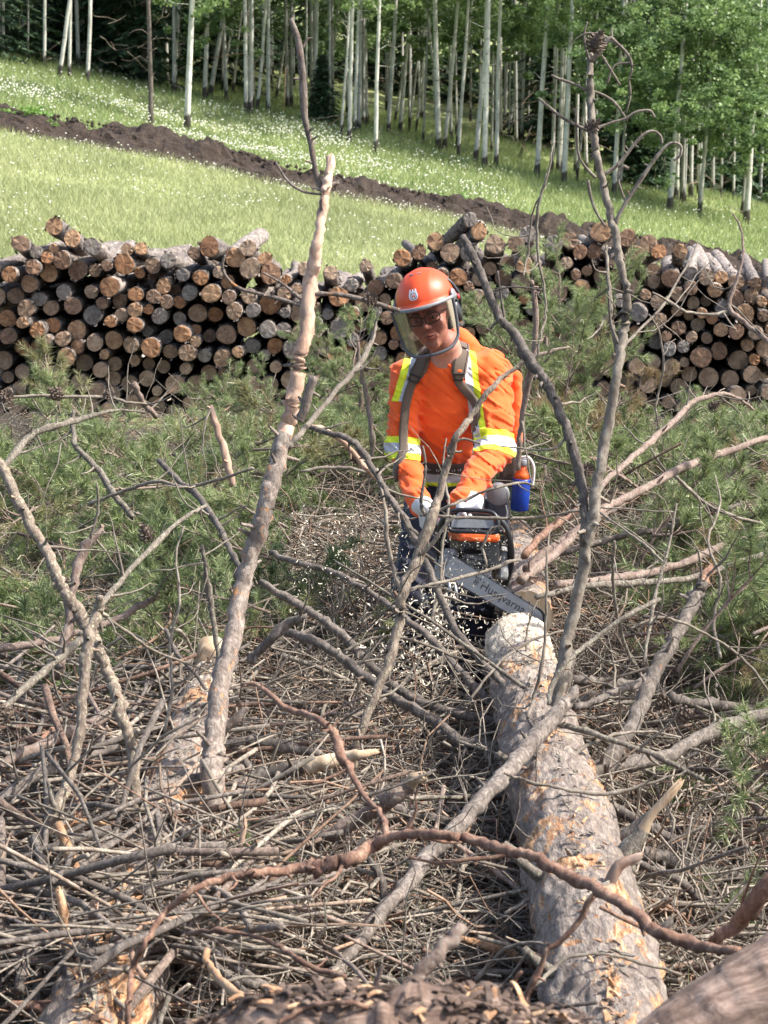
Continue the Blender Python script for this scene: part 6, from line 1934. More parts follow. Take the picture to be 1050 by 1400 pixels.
def band(name, keep, n_vec, origin, cuts, mats, off=.0025, parent=shirt):
    """slice strips out of the shirt surface: cuts = list of (t0, t1, material)"""
    for t0, t1, mt in cuts:
        bm = bmesh.new()
        cen = SV[SQ].mean(1)
        tt_ = (cen - origin) @ n_vec
        k = keep(cen) & (tt_ > t0 - .02) & (tt_ < t1 + .02)
        F = SQ[k]
        if not len(F): bm.free(); continue
        ids, inv = np.unique(F, return_inverse=True)
        inv = inv.reshape(F.shape)
        vs = [bm.verts.new(tuple(SV[i_])) for i_ in ids]
        for f in inv:
            try: bm.faces.new([vs[a] for a in f])
            except ValueError: pass
        bm.normal_update()
        for t_, s_ in ((t0, -1), (t1, 1)):
            g = bm.verts[:] + bm.edges[:] + bm.faces[:]
            bmesh.ops.bisect_plane(bm, geom=g, plane_co=tuple(origin + n_vec * t_), plane_no=tuple(n_vec * s_), clear_outer=True)
        left = set(bm.faces); isl = []
        while left:
            st_ = [left.pop()]; grp = [st_[0]]
            while st_:
                for e_ in st_.pop().edges:
                    for f_ in e_.link_faces:
                        if f_ in left: left.discard(f_); st_.append(f_); grp.append(f_)
            isl.append(grp)
        isl.sort(key=len, reverse=True)
        drop = [f_ for g_ in isl[1:] for f_ in g_]
        if drop: bmesh.ops.delete(bm, geom=drop, context='FACES')
        bm.normal_update()
        for v_ in bm.verts: v_.co = v_.co + v_.normal * off - Vector(FOOT)
        me = bpy.data.meshes.new(name)
        bm.to_mesh(me); bm.free()
        me.materials.append(M[mt])
        for pl in me.polygons: pl.use_smooth = True
        obj(name, me, parent)


for s, c0, half in (('R', .82, .045), ('L', .80, .050)):
    ax_ = nrm(J['el' + s] - J['sh' + s])
    L_ = np.linalg.norm(J['el' + s] - J['sh' + s])
    org = J['sh' + s] + ax_ * (L_ * (1.02 if s == 'R' else .98))
    kf = lambda c, s=s: arm_region(c, s) | (arm_sdf(c, s) < .008) & (np.abs(c[:, 0] - J['el' + s][0]) < .085)
    band('reflective_band', kf, ax_, org, [(-half, -half + .026, 'yellow'), (-half + .026, half - .026, 'silver'), (half - .026, half, 'yellow')], None)
tors = lambda c: (~arm_region(c, 'R')) & (~arm_region(c, 'L')) & (c[:, 1] < 9.2)
band('reflective_band', tors, np.array([0, 0, -1.]), np.array([0, 0, J['waist'][2] - .012]), [(.018, .056, 'silver'), (.056, .084, 'yellow')], None)
band('reflective_band', lambda c: tors(c) & (c[:, 1] > J['waist'][1] + .02), np.array([0, 0, -1.]), np.array([0, 0, J['waist'][2] + .03]), [(-.045, -.015, 'yellow')], None)
# shoulder stripes: over the shoulder and down beside the braces
nL = nrm(np.array([1, 0, .14])); nR = nrm(np.array([-1, 0, .30]))
oL = P(637, 540, 8.45); oR = P(567, 520, 8.45)
front = lambda c: (c[:, 2] > J['chest'][2] - .13) & (c[:, 1] < J['chest'][1] + .10)
band('shoulder_stripe', lambda c: front(c), nL, oL, [(.004, .034, 'silver'), (.034, .058, 'yellow')], None)
band('shoulder_stripe', lambda c: front(c) & (c[:, 2] > J['chest'][2] - .0), nR, oR, [(.0, .034, 'silver'), (.034, .060, 'yellow')], None)

# hood and loose back of the jacket
V, Q = build(lambda p: wrinkle(p, smin(s_cone(p, J['neckb'] + [.045, .09, .075], J['neckb'] + [.12, .10, .0], .045, .045), s_cone(p, J['neckb'] + [-.05, .09, .03], J['neckb'] + [.05, .10, .06], .03, .045), .04), .006),
             J['neckb'] + [-.16, -.02, -.10], J['neckb'] + [.26, .22, .20], .008)
obj('hood', mesh_np('hood', V - FOOT, Q, [M['hivis']], True), person)

# trousers ------------------------------------------------------------
def trouser_sdf(p):
    d = s_cone(p, J['waist'] + [0, .02, -.02], J['pelvis'] + [0, .02, -.03], .135, .150, (1, 1.15, 1))
    for s in 'RL':
        d = smin(d, s_cone(p, J['hip' + s] + [0, 0, .02], J['kn' + s], .100, .082), .04)
        d = smin(d, s_cone(p, J['kn' + s], J['an' + s] + [0, 0, -.02], .082, .075), .03)
    return smax(wrinkle(p, d, .011), p[..., 2] - (J['waist'][2] - .02), .01)


V, Q = build(trouser_sdf, FOOT + [-.3, -.4, -.02], FOOT + [.35, .3, .95], .010)
obj('trousers', mesh_np('trousers', V - FOOT, Q, [M['navy']], True), person)
for s in 'RL':
    a = J['an' + s]
    V, Q = build(lambda p: smin(s_cone(p, a + [0, .01, -.02], a + [0, .0, -.06], .055, .055), s_ell(p, a + [0, -.08, -.07], (.052, .12, .045)), .03), a + [-.1, -.24, -.14], a + [.1, .1, .06], .01)
    V[:, 2] = np.maximum(V[:, 2], FOOT[2] - .02)
    obj('boot', mesh_np('boot', V - FOOT, Q, [M['rubber']], True), person)


# belt and braces: ribbons laid on the shirt surface -------------------
def grad(fn, p, e=.003):
    g = np.stack([fn(p + np.eye(3)[i_] * e) - fn(p - np.eye(3)[i_] * e) for i_ in range(3)], -1)
    return nrm(g)


def ribbon(name, pts, width, mat, parent, off=.008, thick_=.004, n=60, project_to=shirt_sdf, wfn=None):
    c = catmull(pts, n)
    for _ in range(8):
        d = project_to(c)[:, None]
        c = c - grad(project_to, c) * (d - off)
    for _ in range(3): c[1:-1] = (c[:-2] + c[1:-1] * 2 + c[2:]) / 4
    nm_ = grad(project_to, c)
    T = nrm(np.gradient(c, axis=0))
    S_ = nrm(np.cross(T, nm_))
    wv_ = np.full(n, width) if wfn is None else np.array([wfn(i_ / (n - 1)) for i_ in range(n)])
    q = []
    for sx, oz in ((-.5, -thick_), (-.5, 0), (-.25, .0015), (.25, .0015), (.5, 0), (.5, -thick_)):
        q.append(c + S_ * (wv_ * sx)[:, None] + nm_ * oz)
    V = np.stack(q, 1)
    m = 6
    i_ = np.arange(n * m).reshape(n, m)
    Fq = np.stack([i_[:-1], np.roll(i_[:-1], -1, 1), np.roll(i_[1:], -1, 1), i_[1:]], -1).reshape(-1, 4)
    return obj(name, mesh_np(name, V.reshape(-1, 3) - FOOT, [Fq, i_[[0, -1]].reshape(-1, 6)], [M[mat]], True), parent), c, S_, nm_


wz = J['waist']
belt_pts = [wz + [.165 * math.sin(a), .02 - .13 * math.cos(a), .006] for a in np.linspace(-2.6, 2.6, 15)]
def plain_shirt(p):
    t_ = torso_sdf(p)
    for s in 'RL': t_ = smin(t_, arm_sdf(p, s), .03)
    return t_


belt, bc, bs, bn = ribbon('belt', belt_pts, .052, 'belt', person, .004, .006, 90, plain_shirt)
for u in (.42, .44, .475, .51, .535, .56):
    i_ = int(u * 89)
    p0 = bc[i_] + bn[i_] * .003 - FOOT
    ring = np.array([p0 + .0055 * (math.cos(a) * np.array([1, 0, 0]) + math.sin(a) * np.array([0, 0, 1])) for a in np.linspace(0, 2 * np.pi, 13)])
    V, F = batch_tubes(ring[None], np.full((1, 13), .0018), 5)
    obj('eyelet', mesh_np('eyelet', V, F, [M['steel']], True), belt)
i_ = 50
bu = [bc[i_] + bn[i_] * .006 + np.array([x, 0, z]) - FOOT for x, z in ((-.016, -.022), (.016, -.022), (.016, .022), (-.016, .022), (-.016, -.022))]
V, F = batch_tubes(np.array(bu)[None], np.full((1, 5), .0025), 6)
obj('buckle', mesh_np('buckle', V, F, [M['steel']], True), belt)
for s, top, pts in (('R', 0, [P(590, 455, 8.62), P(577, 470, 8.5), P(568, 492, 8.42), P(562, 515, 8.38), P(557, 545, 8.36), P(553, 580, 8.38), P(549, 620, 8.38), P(546, 655, 8.38)]),
                    ('L', 0, [P(628, 448, 8.66), P(634, 462, 8.52), P(633, 490, 8.42), P(633, 515, 8.38), P(636, 545, 8.38), P(640, 580, 8.42), P(644, 615, 8.46), P(643, 635, 8.5)])):
    wf = lambda u: .060 if u < .40 else .060 - (u - .40) / .08 * .026 if u < .48 else .034
    st, c, S_, nm_ = ribbon('brace_strap', pts, .05, 'strap', person, .013, .012, 70, plain_shirt, wfn=wf)
    k = int(.46 * 69)
    fr = [c[k] + nm_[k] * .004 + S_[k] * x + nrm(c[k + 1] - c[k]) * z - FOOT for x, z in ((-.021, -.012), (.021, -.012), (.021, .012), (-.021, .012), (-.021, -.012))]
    V, F = batch_tubes(np.array(fr)[None], np.full((1, 5), .003), 6)
    obj('buckle', mesh_np('buckle', V, F, [M['black']], True), st)
    for e in (-.022, .022):   # stitched edges
        c2 = c[3:30] + S_[3:30] * e + nm_[3:30] * .0022 - FOOT
        V, F = batch_tubes(c2[None], np.full((1, 27), .0016), 4)
        obj('edge_binding', mesh_np('edge_binding', V, F, [M['belt']], True), st)
    k = 14
    c2 = np.array([c[k] + S_[k] * x + nm_[k] * .004 - FOOT for x in np.linspace(-.016, .016, 6)])
    V, F = batch_tubes(c2[None], np.full((1, 6), .004), 5)
    obj('strap_loop', mesh_np('strap_loop', V, F, [M['belt']], True), st)


# gloves ----------------------------------------------------------------
def glove(Cc, A_, wrist, seed, hr=.014, flip=1):
    """a hand closed round a bar at Cc with axis A_; returns sdf"""
    D = wrist - Cc
    D = nrm(D - A_ * (D @ A_))
    Fw = np.cross(A_, D) * flip           # over the bar, away from the palm side
    prims = []
    kn0 = Cc + D * (hr + .030)
    for i_ in range(4):
        off = A_ * ((i_ - 1.5) * .0215)
        ln = (.98, 1.06, 1.0, .84)[i_]
        rr = (.0105, .0108, .0104, .0092)[i_]
        R_ = hr + .0115
        kn = Cc + off + D * (R_ + .006) * 1.0 + Fw * .012 + D * .008
        pth = [kn]
        for a in (35, 85, 135, 185):
            aa = R(a * ln + 20)
            pth.append(Cc + off * .97 + (D * math.cos(aa) + Fw * math.sin(aa)) * R_)
        for q in range(len(pth) - 1): prims.append((pth[q], pth[q + 1], rr * (1.08 - q * .05), rr * (1.03 - q * .05), i_))
    palm_c = Cc + D * (hr + .040) - Fw * .004
    tb = palm_c - Fw * .016 + A_ * .030 * flip
    th = [tb + D * -.005, Cc - Fw * (hr + .012) + A_ * .034 * flip + D * .006, Cc - Fw * (hr + .010) + A_ * .020 * flip - D * .018]

    def fn(p):
        rot = np.stack([A_, D, Fw], -1)
        d = s_box(p, palm_c, (.046, .042, .019), .016, rot)
        d = smin(d, s_cone(p, palm_c + D * .02, wrist + nrm(J['neckb'] * 0 + D) * .0, .036, .036), .02)
        fing = None
        for i_ in range(4):
            f = None
            for a, b, r1, r2, k in prims:
                if k != i_: continue
                e = s_cone(p, a, b, r1, r2)
                f = e if f is None else np.minimum(f, e)
            fing = f if fing is None else smin(fing, f, .002)
        d = smin(d, fing, .009)
        d = smin(d, np.minimum(s_cone(p, th[0], th[1], .014, .012), s_cone(p, th[1], th[2], .012, .010)), .008)
        return d + .0012 * vnoise(p, 60, 2)
    pc = (Cc + wrist) / 2
    return build(fn, np.minimum(Cc, wrist) - .075, np.maximum(Cc, wrist) + .075, .0038)


for Cc, A_, s in ((FH, FHA, 'L'), (RH, RHA, 'R')):
    V, Q = glove(Cc, A_, J['wr' + s] + (J['wr' + s] - J['el' + s]) * .03, 1, .014, -1 if s == 'L' else 1)
    obj('glove', mesh_np('glove', V - FOOT, Q, [M['glove']], True), person)

# face details -----------------------------------------------------------
def hpart(name, V, F, mat, parent, smooth=True):
    V = np.asarray(V) @ HR.T + HC - FOOT
    return obj(name, mesh_np(name, V, F, [M[mat]], smooth), parent)


def sphere_np(c, r, nu=16, nv=10):
    u = np.linspace(0, 2 * np.pi, nu, endpoint=False); v_ = np.linspace(.02, np.pi - .02, nv)
    Vs = np.stack([np.outer(np.sin(v_), np.cos(u)), np.outer(np.sin(v_), np.sin(u)), np.outer(np.cos(v_), np.ones(nu))], -1) * np.asarray(r) + np.asarray(c)
    i_ = np.arange(nu * nv).reshape(nv, nu)
    F = np.stack([i_[:-1], i_[1:], np.roll(i_[1:], -1, 1), np.roll(i_[:-1], -1, 1)], -1).reshape(-1, 4)
    return Vs.reshape(-1, 3), [F]


for s in (-1, 1):
    V, F = sphere_np((s * .032, -.0785, .010), .0112)
    ey = hpart('eye', V, F, 'eye', body)
    V, F = sphere_np((s * .032 - .001, -.0865, .008), .0056, 12, 8)
    hpart('iris', V, F, 'ink', ey)
    br = np.array([[s * .014, -.0965, .030], [s * .028, -.0945, .034], [s * .044, -.082, .031], [s * .052, -.072, .026]])
    V, F = batch_tubes(catmull(br, 10)[None], np.linspace(.004, .0018, 10)[None], 6)
    hpart('eyebrow', V, F, 'hair', body)
    # upper eyelid
    ld = np.array([[s * .021, -.090, .013], [s * .032, -.0935, .0175], [s * .043, -.087, .013]])
    V, F = batch_tubes(catmull(ld, 8)[None], np.full((1, 8), .0042), 5)
    hpart('eyelid', V, F, 'skin', body)
    ld = np.array([[s * .021, -.088, .004], [s * .032, -.090, .0005], [s * .043, -.084, .004]])
    V, F = batch_tubes(catmull(ld, 8)[None], np.full((1, 8), .0034), 5)
    hpart('eyelid', V, F, 'skin', body)
for z, y, wd_, r_ in ((-.0545, -.1015, .021, .0036), (-.0662, -.1005, .018, .0042)):
    u = np.linspace(-1, 1, 12)
    c = np.stack([u * wd_, y + .010 * u ** 2, z + .002 * np.cos(u * 5) * (1 if z > -.06 else -1) + .001 * u], -1)
    V, F = batch_tubes(c[None], (r_ * np.sqrt(np.maximum(1 - u ** 2, .04)))[None], 6)
    hpart('lip', V, F, 'lips', body)

# spectacles
gl = None
fr = []
for s in (-1, 1):
    q = []
    for a in np.linspace(0, 2 * np.pi, 33):
        cx_, sz_ = math.cos(a), math.sin(a)
        x = s * .034 + .027 * np.sign(cx_) * abs(cx_) ** .55
        z = .010 + .0175 * np.sign(sz_) * abs(sz_) ** .6 - .002 * (s * cx_ < 0)
        q.append((x, -.111 + .018 * (abs(x) / .06) ** 2, z))
    q = np.array(q)
    fr.append(batch_tubes(q[None], np.full((1, 33), .0023), 6))
    if s == -1: lens_q = []
    cpt = np.array([s * .034, -.109, .010])
    lens_q.append((np.concatenate([q[:-1], cpt[None]]), [np.array([[i_, (i_ + 1) % 32, 32] for i_ in range(32)])]))
    fr.append(batch_tubes(np.array([[[s * .060, -.094, .018], [s * .072, -.05, .020], [s * .080, .0, .016]]]), np.full((1, 3), .0022), 5))
fr.append(batch_tubes(np.array([[[-.009, -.1115, .014], [0, -.114, .017], [.009, -.1115, .014]]]), np.full((1, 3), .0022), 5))
V, F = join_np(fr)
spec = hpart('glasses', V, F, 'black', person)
for V, F in lens_q: hpart('lens', V, F, 'lens', spec)

# helmet -----------------------------------------------------------------
hc_ = np.array([0, .012, .068])
hr_ = np.array([.114, .136, .118])


def dome(th, ph, k=1.0):
    """th azimuth (0 = forward), ph elevation"""
    return hc_ + hr_ * k * np.stack([np.sin(th) * np.cos(ph), -np.cos(th) * np.cos(ph), np.sin(ph)], -1)


nu, nv = 72, 26
th = np.linspace(0, 2 * np.pi, nu, endpoint=False)
ph = np.linspace(-.10, np.pi / 2 - .01, nv)
TH, PH = np.meshgrid(th, ph)
ridge = 1 + .020 * np.exp(-((np.abs(np.sin(TH)) * np.cos(PH) - .0) / .20) ** 2) * (PH > -.5) + .010 * np.exp(-((np.abs(np.sin(TH) * np.cos(PH)) - .42) / .07) ** 2)
Vd = hc_ + hr_ * ridge[..., None] * np.stack([np.sin(TH) * np.cos(PH), -np.cos(TH) * np.cos(PH), np.sin(PH)], -1)
flare = np.clip((.02 - PH) / .12, 0, 1)
Vd[..., :2] *= (1 + .05 * flare)[..., None]
Vd[..., 1] -= np.where(np.cos(TH) > .2, flare * .028 * (np.cos(TH) - .2), 0)
Vi = hc_ + (Vd - hc_) * .965
i_ = np.arange(nu * nv).reshape(nv, nu)
Fo = np.stack([i_[:-1], np.roll(i_[:-1], -1, 1), np.roll(i_[1:], -1, 1), i_[1:]], -1).reshape(-1, 4)
Fi = Fo[:, ::-1] + nu * nv
rim = np.stack([i_[0], i_[0] + nu * nv, np.roll(i_[0], -1) + nu * nv, np.roll(i_[0], -1)], -1)
V = np.concatenate([Vd.reshape(-1, 3), Vi.reshape(-1, 3)])
helmet = hpart('helmet', V, [np.concatenate([Fo, Fi, rim])], 'helmet', person)
# vent slots, grey brow band
for s in (-1, 1):
    a = np.linspace(.10, .42, 8) * s
    V, F = batch_tubes(dome(a, np.full(8, 1.12), 1.015)[None], np.full((1, 8), .0035), 5)
    hpart('vent_slot', V, F, 'greyplastic', helmet)
a = np.linspace(-1.45, 1.45, 40)
c = dome(a, np.full(40, -.06), 1.0); c[:, :2] *= 1.075; c[:, 1] -= .026 * np.maximum(np.cos(a), 0)
V1 = np.stack([c + [0, 0, .008], c * [1.03, 1.03, 1] + [0, 0, .006], c * [1.04, 1.04, 1] + [0, 0, -.007], c * [.99, .99, 1] + [0, 0, -.008]], 1)
m_ = np.arange(160).reshape(40, 4)
Fq = np.stack([m_[:-1], np.roll(m_[:-1], -1, 1), np.roll(m_[1:], -1, 1), m_[1:]], -1).reshape(-1, 4)
hpart('visor_bracket', V1.reshape(-1, 3), [Fq], 'greyplastic', helmet)


def decal(polys, th0, ph0, size, mat, k=1.028, name='emblem'):
    """flat shapes (lists of xy outlines in -1..1) laid on the dome"""
    bm = bmesh.new()
    for poly in polys:
        vs = []
        for x, y in poly:
            a = th0 + x * size / (hr_[0] * math.cos(ph0)); b = ph0 + y * size / hr_[2]
            vs.append(bm.verts.new(tuple((dome(np.array(a), np.array(b), k)) @ HR.T + HC - FOOT)))
        bm.faces.new(vs)
    me = bpy.data.meshes.new(name); bm.to_mesh(me); bm.free(); me.materials.append(M[mat])
    return obj(name, me, helmet)


sh = [(-.80, .52), (-.60, .66), (-.2, .60), (.2, .60), (.60, .66), (.80, .52), (.86, 0), (.80, -.55), (.55, -.86), (0, -1.0), (-.55, -.86), (-.80, -.55), (-.86, 0)]
def subdiv(poly, n=3):
    out = []
    for q in range(len(poly)):
        a, b = np.array(poly[q]), np.array(poly[(q + 1) % len(poly)])
        for j in range(n): out.append(tuple(a + (b - a) * j / n))
    return out
# the shield is cut in vertical slabs so that it follows the curve of the dome
def slabs(fn_lo, fn_hi, x0, x1, n=10):
    xs_ = np.linspace(x0, x1, n + 1)
    out = []
    for a, b in zip(xs_[:-1], xs_[1:]):
        ya, yb, yc, yd = fn_lo(a), fn_lo(b), fn_hi(b), fn_hi(a)
        m1, m2 = (ya + yd) / 2, (yb + yc) / 2
        out.append([(a, ya), (b, yb), (b, m2), (a, m1)]); out.append([(a, m1), (b, m2), (b, yc), (a, yd)])
    return out
eth, eph, es = -.10, .36, .021
lo_f = lambda x: -1.0 * math.sqrt(max(1 - abs(x / .88) ** 3.2, 0)) * .9 - .0
hi_f = lambda x: .55 * max(1 - abs(x / .88) ** 6, .0) ** .5
decal(slabs(lo_f, hi_f, -.88, .88, 14), eth, eph, es, 'white', 1.026)
crown = []
for cx_ in (-.55, 0, .55): crown += [[(cx_ - .10, .58), (cx_ + .10, .58), (cx_ + .16, .86), (cx_ - .16, .86)], [(cx_ - .17, .86), (cx_ + .17, .86), (cx_ + .10, 1.06), (cx_ - .10, 1.06)]]
crown += [[(-.80, .50), (-.30, .52), (-.30, .66), (-.80, .64)], [(-.30, .52), (.30, .52), (.30, .66), (-.30, .66)], [(.30, .52), (.80, .50), (.80, .64), (.30, .66)]]
decal(crown, eth, eph, es, 'white', 1.0275)
ring_o = lambda s_: [(s_ * .50 * math.copysign(abs(math.cos(a)) ** .6, math.cos(a)), -.18 + s_ * .52 * math.copysign(abs(math.sin(a)) ** .6, math.sin(a))) for a in np.linspace(0, 2 * np.pi, 25)]
ro, ri = ring_o(1.12), ring_o(.92)
decal([[ro[q], ro[q + 1], ri[q + 1], ri[q]] for q in range(24)], eth, eph, es, 'ink', 1.0285)
decal([[(-.30, -.52), (-.12, -.52), (-.12, -.27), (-.30, -.27)], [(-.30, -.27), (-.12, -.27), (-.12, -.09), (-.30, -.09)], [(-.30, -.09), (-.12, -.09), (-.12, .16), (-.30, .16)],
       [(.12, -.52), (.30, -.52), (.30, -.27), (.12, -.27)], [(.12, -.27), (.30, -.27), (.30, -.09), (.12, -.09)], [(.12, -.09), (.30, -.09), (.30, .16), (.12, .16)], [(-.12, -.27), (.12, -.27), (.12, -.09), (-.12, -.09)]], eth, eph, es, 'emblem_orange', 1.0295)

# visor: curved clear shield in a grey frame
def vis_pt(u, v_):
    """u -1..1 across, v 0 top .. 1 bottom"""
    half = 1.10 - .16 * v_ ** 2 - .22 * (max(v_ - .80, 0) / .2) ** 1.5
    a = u * half
    rr = .147 - .010 * v_
    return np.array([rr * math.sin(a) * .93, .005 - (rr + .020) * math.cos(a) * (1 - .05 * v_), 0.058 - .180 * v_ + .012 * (abs(u) ** 3) * v_])


nu_, nv_ = 25, 13
Vv = np.array([[vis_pt(u, v_) for u in np.linspace(-1, 1, nu_)] for v_ in np.linspace(0, 1, nv_)])
i_ = np.arange(nu_ * nv_).reshape(nv_, nu_)
Fv = np.stack([i_[:-1, :-1], i_[:-1, 1:], i_[1:, 1:], i_[1:, :-1]], -1).reshape(-1, 4)
visor = hpart('visor', Vv.reshape(-1, 3), [Fv], 'visor', helmet)
edge = np.concatenate([Vv[:, 0], Vv[-1, 1:], Vv[::-1, -1][1:]])
edge = catmull(edge, 90)
V, F = batch_tubes(edge[None], np.full((1, 90), .0068), 7)
obj('visor_frame', mesh_np('visor_frame', (V @ HR.T) + HC - FOOT, F, [M['darkgrey']], True), helmet)
# ear muffs with their arms
for s in (-1, 1):
    V, F = [], None
    parts = []
    prof = [(.0, .030), (.006, .036), (.016, .037), (.026, .033), (.032, .020), (.033, .002)]
    u = np.linspace(0, 2 * np.pi, 24, endpoint=False)
    rings = np.array([[(s * (.088 + a), .016 + b * .98 * math.cos(q), -.002 + b * 1.3 * math.sin(q)) for q in u] for a, b in prof])
    i_ = np.arange(24 * 6).reshape(6, 24)
    Fm = np.stack([i_[:-1], np.roll(i_[:-1], -1, 1), np.roll(i_[1:], -1, 1), i_[1:]], -1).reshape(-1, 4)
    muff = hpart('ear_muff', rings.reshape(-1, 3), [Fm], 'black', helmet)
    arm = np.array([[s * .118, .025, .005], [s * .126, .022, .04], [s * .122, .018, .075], [s * .108, .012, .110], [s * .095, .008, .125]])
    V, F = batch_tubes(catmull(arm, 16)[None], np.full((1, 16), .0055), 6)
    V2, F2 = batch_tubes((catmull(arm, 16) + [0, .014, 0])[None], np.full((1, 16), .004), 6)
    V, F = join_np([(V, F), (V2, F2)])
    hpart('muff_arm', V, F, 'black' if s > 0 else 'greyplastic', helmet)
    V, F = sphere_np((s * .114, -.020, .066), (.010, .028, .024), 14, 8)
    hpart('visor_hinge', V, F, 'greyplastic', helmet)
    V, F = sphere_np((s * .126, .004, .050), (.006, .011, .012), 10, 6)
    hpart('clip', V, F, 'red', helmet)

# things on the belt -------------------------------------------------------
b0 = P(712, 672, 8.62)
bt = tag(empty('bottle', tuple(P(710, 697, 8.62))), 'blue bottle with orange neck hanging at the hip in a pale loop', 'bottle')
bo = P(710, 697, 8.62)
tiltv = nrm(P(715, 628, 8.60) - bo)
def lathe(axis_o, axis_d, prof, mat, name, parent, base, sides=24):
    pts_ = np.array([axis_o + axis_d * h for h, r_ in prof]); rd_ = np.array([[r_ for h, r_ in prof]])
    V, F = batch_tubes(pts_[None], rd_, sides, cap=True)
    return obj(name, mesh_np(name, V - base, F, [M[mat]], True), parent)
lathe(bo, tiltv, [(0, .032), (.004, .036), (.06, .037), (.125, .037), (.130, .035)], 'blue', 'bottle_body', bt, bo)
lathe(bo, tiltv, [(.129, .034), (.150, .026), (.165, .018), (.185, .018)], 'saworange', 'bottle_neck', bt, bo)
lathe(bo, tiltv, [(.183, .021), (.186, .022), (.205, .022), (.208, .018)], 'greyplastic', 'cap', bt, bo)
lp = [bo + tiltv * .20 + [-.02, 0, .01], bo + tiltv * .215 + [.02, -.01, .0], bo + tiltv * .17 + [.045, -.01, 0], bo + tiltv * .10 + [.044, -.01, 0]]
V, F = batch_tubes(catmull(lp, 14)[None], np.full((1, 14), .006), 6)
obj('loop_strap', mesh_np('loop_strap', V - bo, F, [M['glove']], True), bt)
def pouch(name, c, r_, mat, rnd_=.012, rot=None, parent=person, base=FOOT):
    V, Q = build(lambda p: s_box(p, c, r_, rnd_, rot), c - .14, c + .14, .007)
    return obj(name, mesh_np(name, V - base, Q, [M[mat]], True), parent)
pch = pouch('pouch', P(694, 640, 8.66), (.034, .03, .075), 'belt')
pouch('pouch', P(679, 705, 8.74), (.050, .03, .075), 'navy')
dc = P(681, 675, 8.48)
V, F = batch_tubes(np.array([[dc + [0, .012, 0], dc + [0, -.010, -.003], dc + [0, -.014, -.004]]]), np.array([[.045, .045, .040]]), 28, cap=True)
tp = tag(empty('tape_reel', tuple(dc)), 'round grey logging tape reel hanging at the hip beside the blue bottle', 'tape reel')
obj('case', mesh_np('case', V - dc, F, [M['greyplastic']], True), tp)
V, F = batch_tubes(np.array([[dc + [.03, 0, -.045], dc + [.036, 0, -.075], dc + [.032, 0, -.10]]]), np.full((1, 3), .003), 6)
obj('hook', mesh_np('hook', V - dc, F, [M['steel']], True), tp)
V, Q = build(lambda p: wrinkle(p, s_cone(p, P(704, 515, 8.80), P(703, 600, 8.80), .030, .034), .003), P(704, 515, 8.80) - [.07, .07, .34], P(704, 515, 8.80) + [.07, .07, .08], .008)
fk = obj('back_pouch', mesh_np('back_pouch', V - FOOT, Q, [M['hivis']], True), person)

# ------------------------------------------------------------------ the chainsaw
SO = P(650, 760, 8.0)
saw = tag(empty('chainsaw', tuple(SO)), 'orange and black chainsaw with a long lettered steel bar held against the trunk', 'chainsaw')


def sput(name, V, F, mat, smooth=True, parent=saw):
    return obj(name, mesh_np(name, np.asarray(V) - SO, F, [M[mat]], smooth), parent)


def stube(name, pts_, r_, mat, n=30, sides=10, parent=saw):
    c = catmull(pts_, n)
    V, F = batch_tubes(c[None], np.full((1, n), r_), sides, cap=True)
    return sput(name, V, F, mat, True, parent)


def sbox(name, c, r_, rnd_, rot, mat, step=.006, parent=saw, cut=None):
    fn = (lambda p: s_box(p, c, r_, rnd_, rot)) if cut is None else (lambda p: smax(s_box(p, c, r_, rnd_, rot), -cut(p), .004))
    V, Q = build(fn, c - np.linalg.norm(r_) * 1.05, c + np.linalg.norm(r_) * 1.05, step)
    return sput(name, V, [Q], mat, True, parent)


SR = rotm(8, 4, -8)
sbox('engine_housing', P(650, 756, 8.12), (.078, .13, .066), .025, SR, 'black', .008, cut=lambda p: s_ell(p, P(648, 768, 7.96), (.055, .06, .05)))
sbox('top_cover', P(648, 733, 8.09), (.080, .11, .020), .016, SR, 'saworange')
sbox('front_lip', P(648, 737, 7.965), (.062, .010, .008), .005, SR, 'saworange', .004)
sbox('cylinder_grille', P(650, 770, 8.02), (.052, .02, .034), .008, SR, 'dusty', .005)
for k in range(5):
    c_ = P(650, 758 + k * 7, 7.985)
    sbox('cooling_fin', c_, (.050, .010, .0025), .002, SR, 'black', .004)
sbox('side_cover', P(610, 775, 8.06), (.028, .075, .070), .022, rotm(14, 8, -8), 'dusty')
sbox('starter_housing', P(684, 770, 8.10), (.022, .070, .064), .02, SR, 'dusty')
stube('front_handle', [P(604, 780, 8.10), P(600, 745, 8.06), P(606, 712, 8.03), P(622, 702, 8.02), P(650, 703, 8.015), P(674, 706, 8.01), P(689, 718, 8.01), P(697, 742, 8.02), P(698, 772, 8.05), P(690, 800, 8.08)], .0135, 'black', 60)
hg = [P(613, 722, 7.93), P(612, 706, 7.95), P(618, 698, 7.96), P(645, 698, 7.95), P(670, 700, 7.94), P(679, 708, 7.93), P(681, 722, 7.92), P(676, 728, 7.92), P(650, 727, 7.92), P(620, 726, 7.925), P(613, 722, 7.93)]
stube('hand_guard', hg, .0085, 'black', 60, 8)
V = np.array([P(618, 706, 7.945), P(674, 707, 7.935), P(676, 722, 7.925), P(617, 721, 7.935)])
V = np.concatenate([V, V + [0, .006, 0]])
sput('guard_web', V, [np.array([[0, 3, 2, 1], [4, 5, 6, 7], [0, 1, 5, 4], [1, 2, 6, 5], [2, 3, 7, 6], [3, 0, 4, 7]])], 'greyplastic', False)
stube('rear_handle', [P(606, 735, 8.05), P(592, 722, 8.14), P(584, 706, 8.24), P(590, 700, 8.34), P(605, 715, 8.36), P(622, 745, 8.3)], .015, 'black', 40)
stube('spike', [P(612, 790, 7.98), P(616, 808, 7.95)], .006, 'steel', 6, 6)
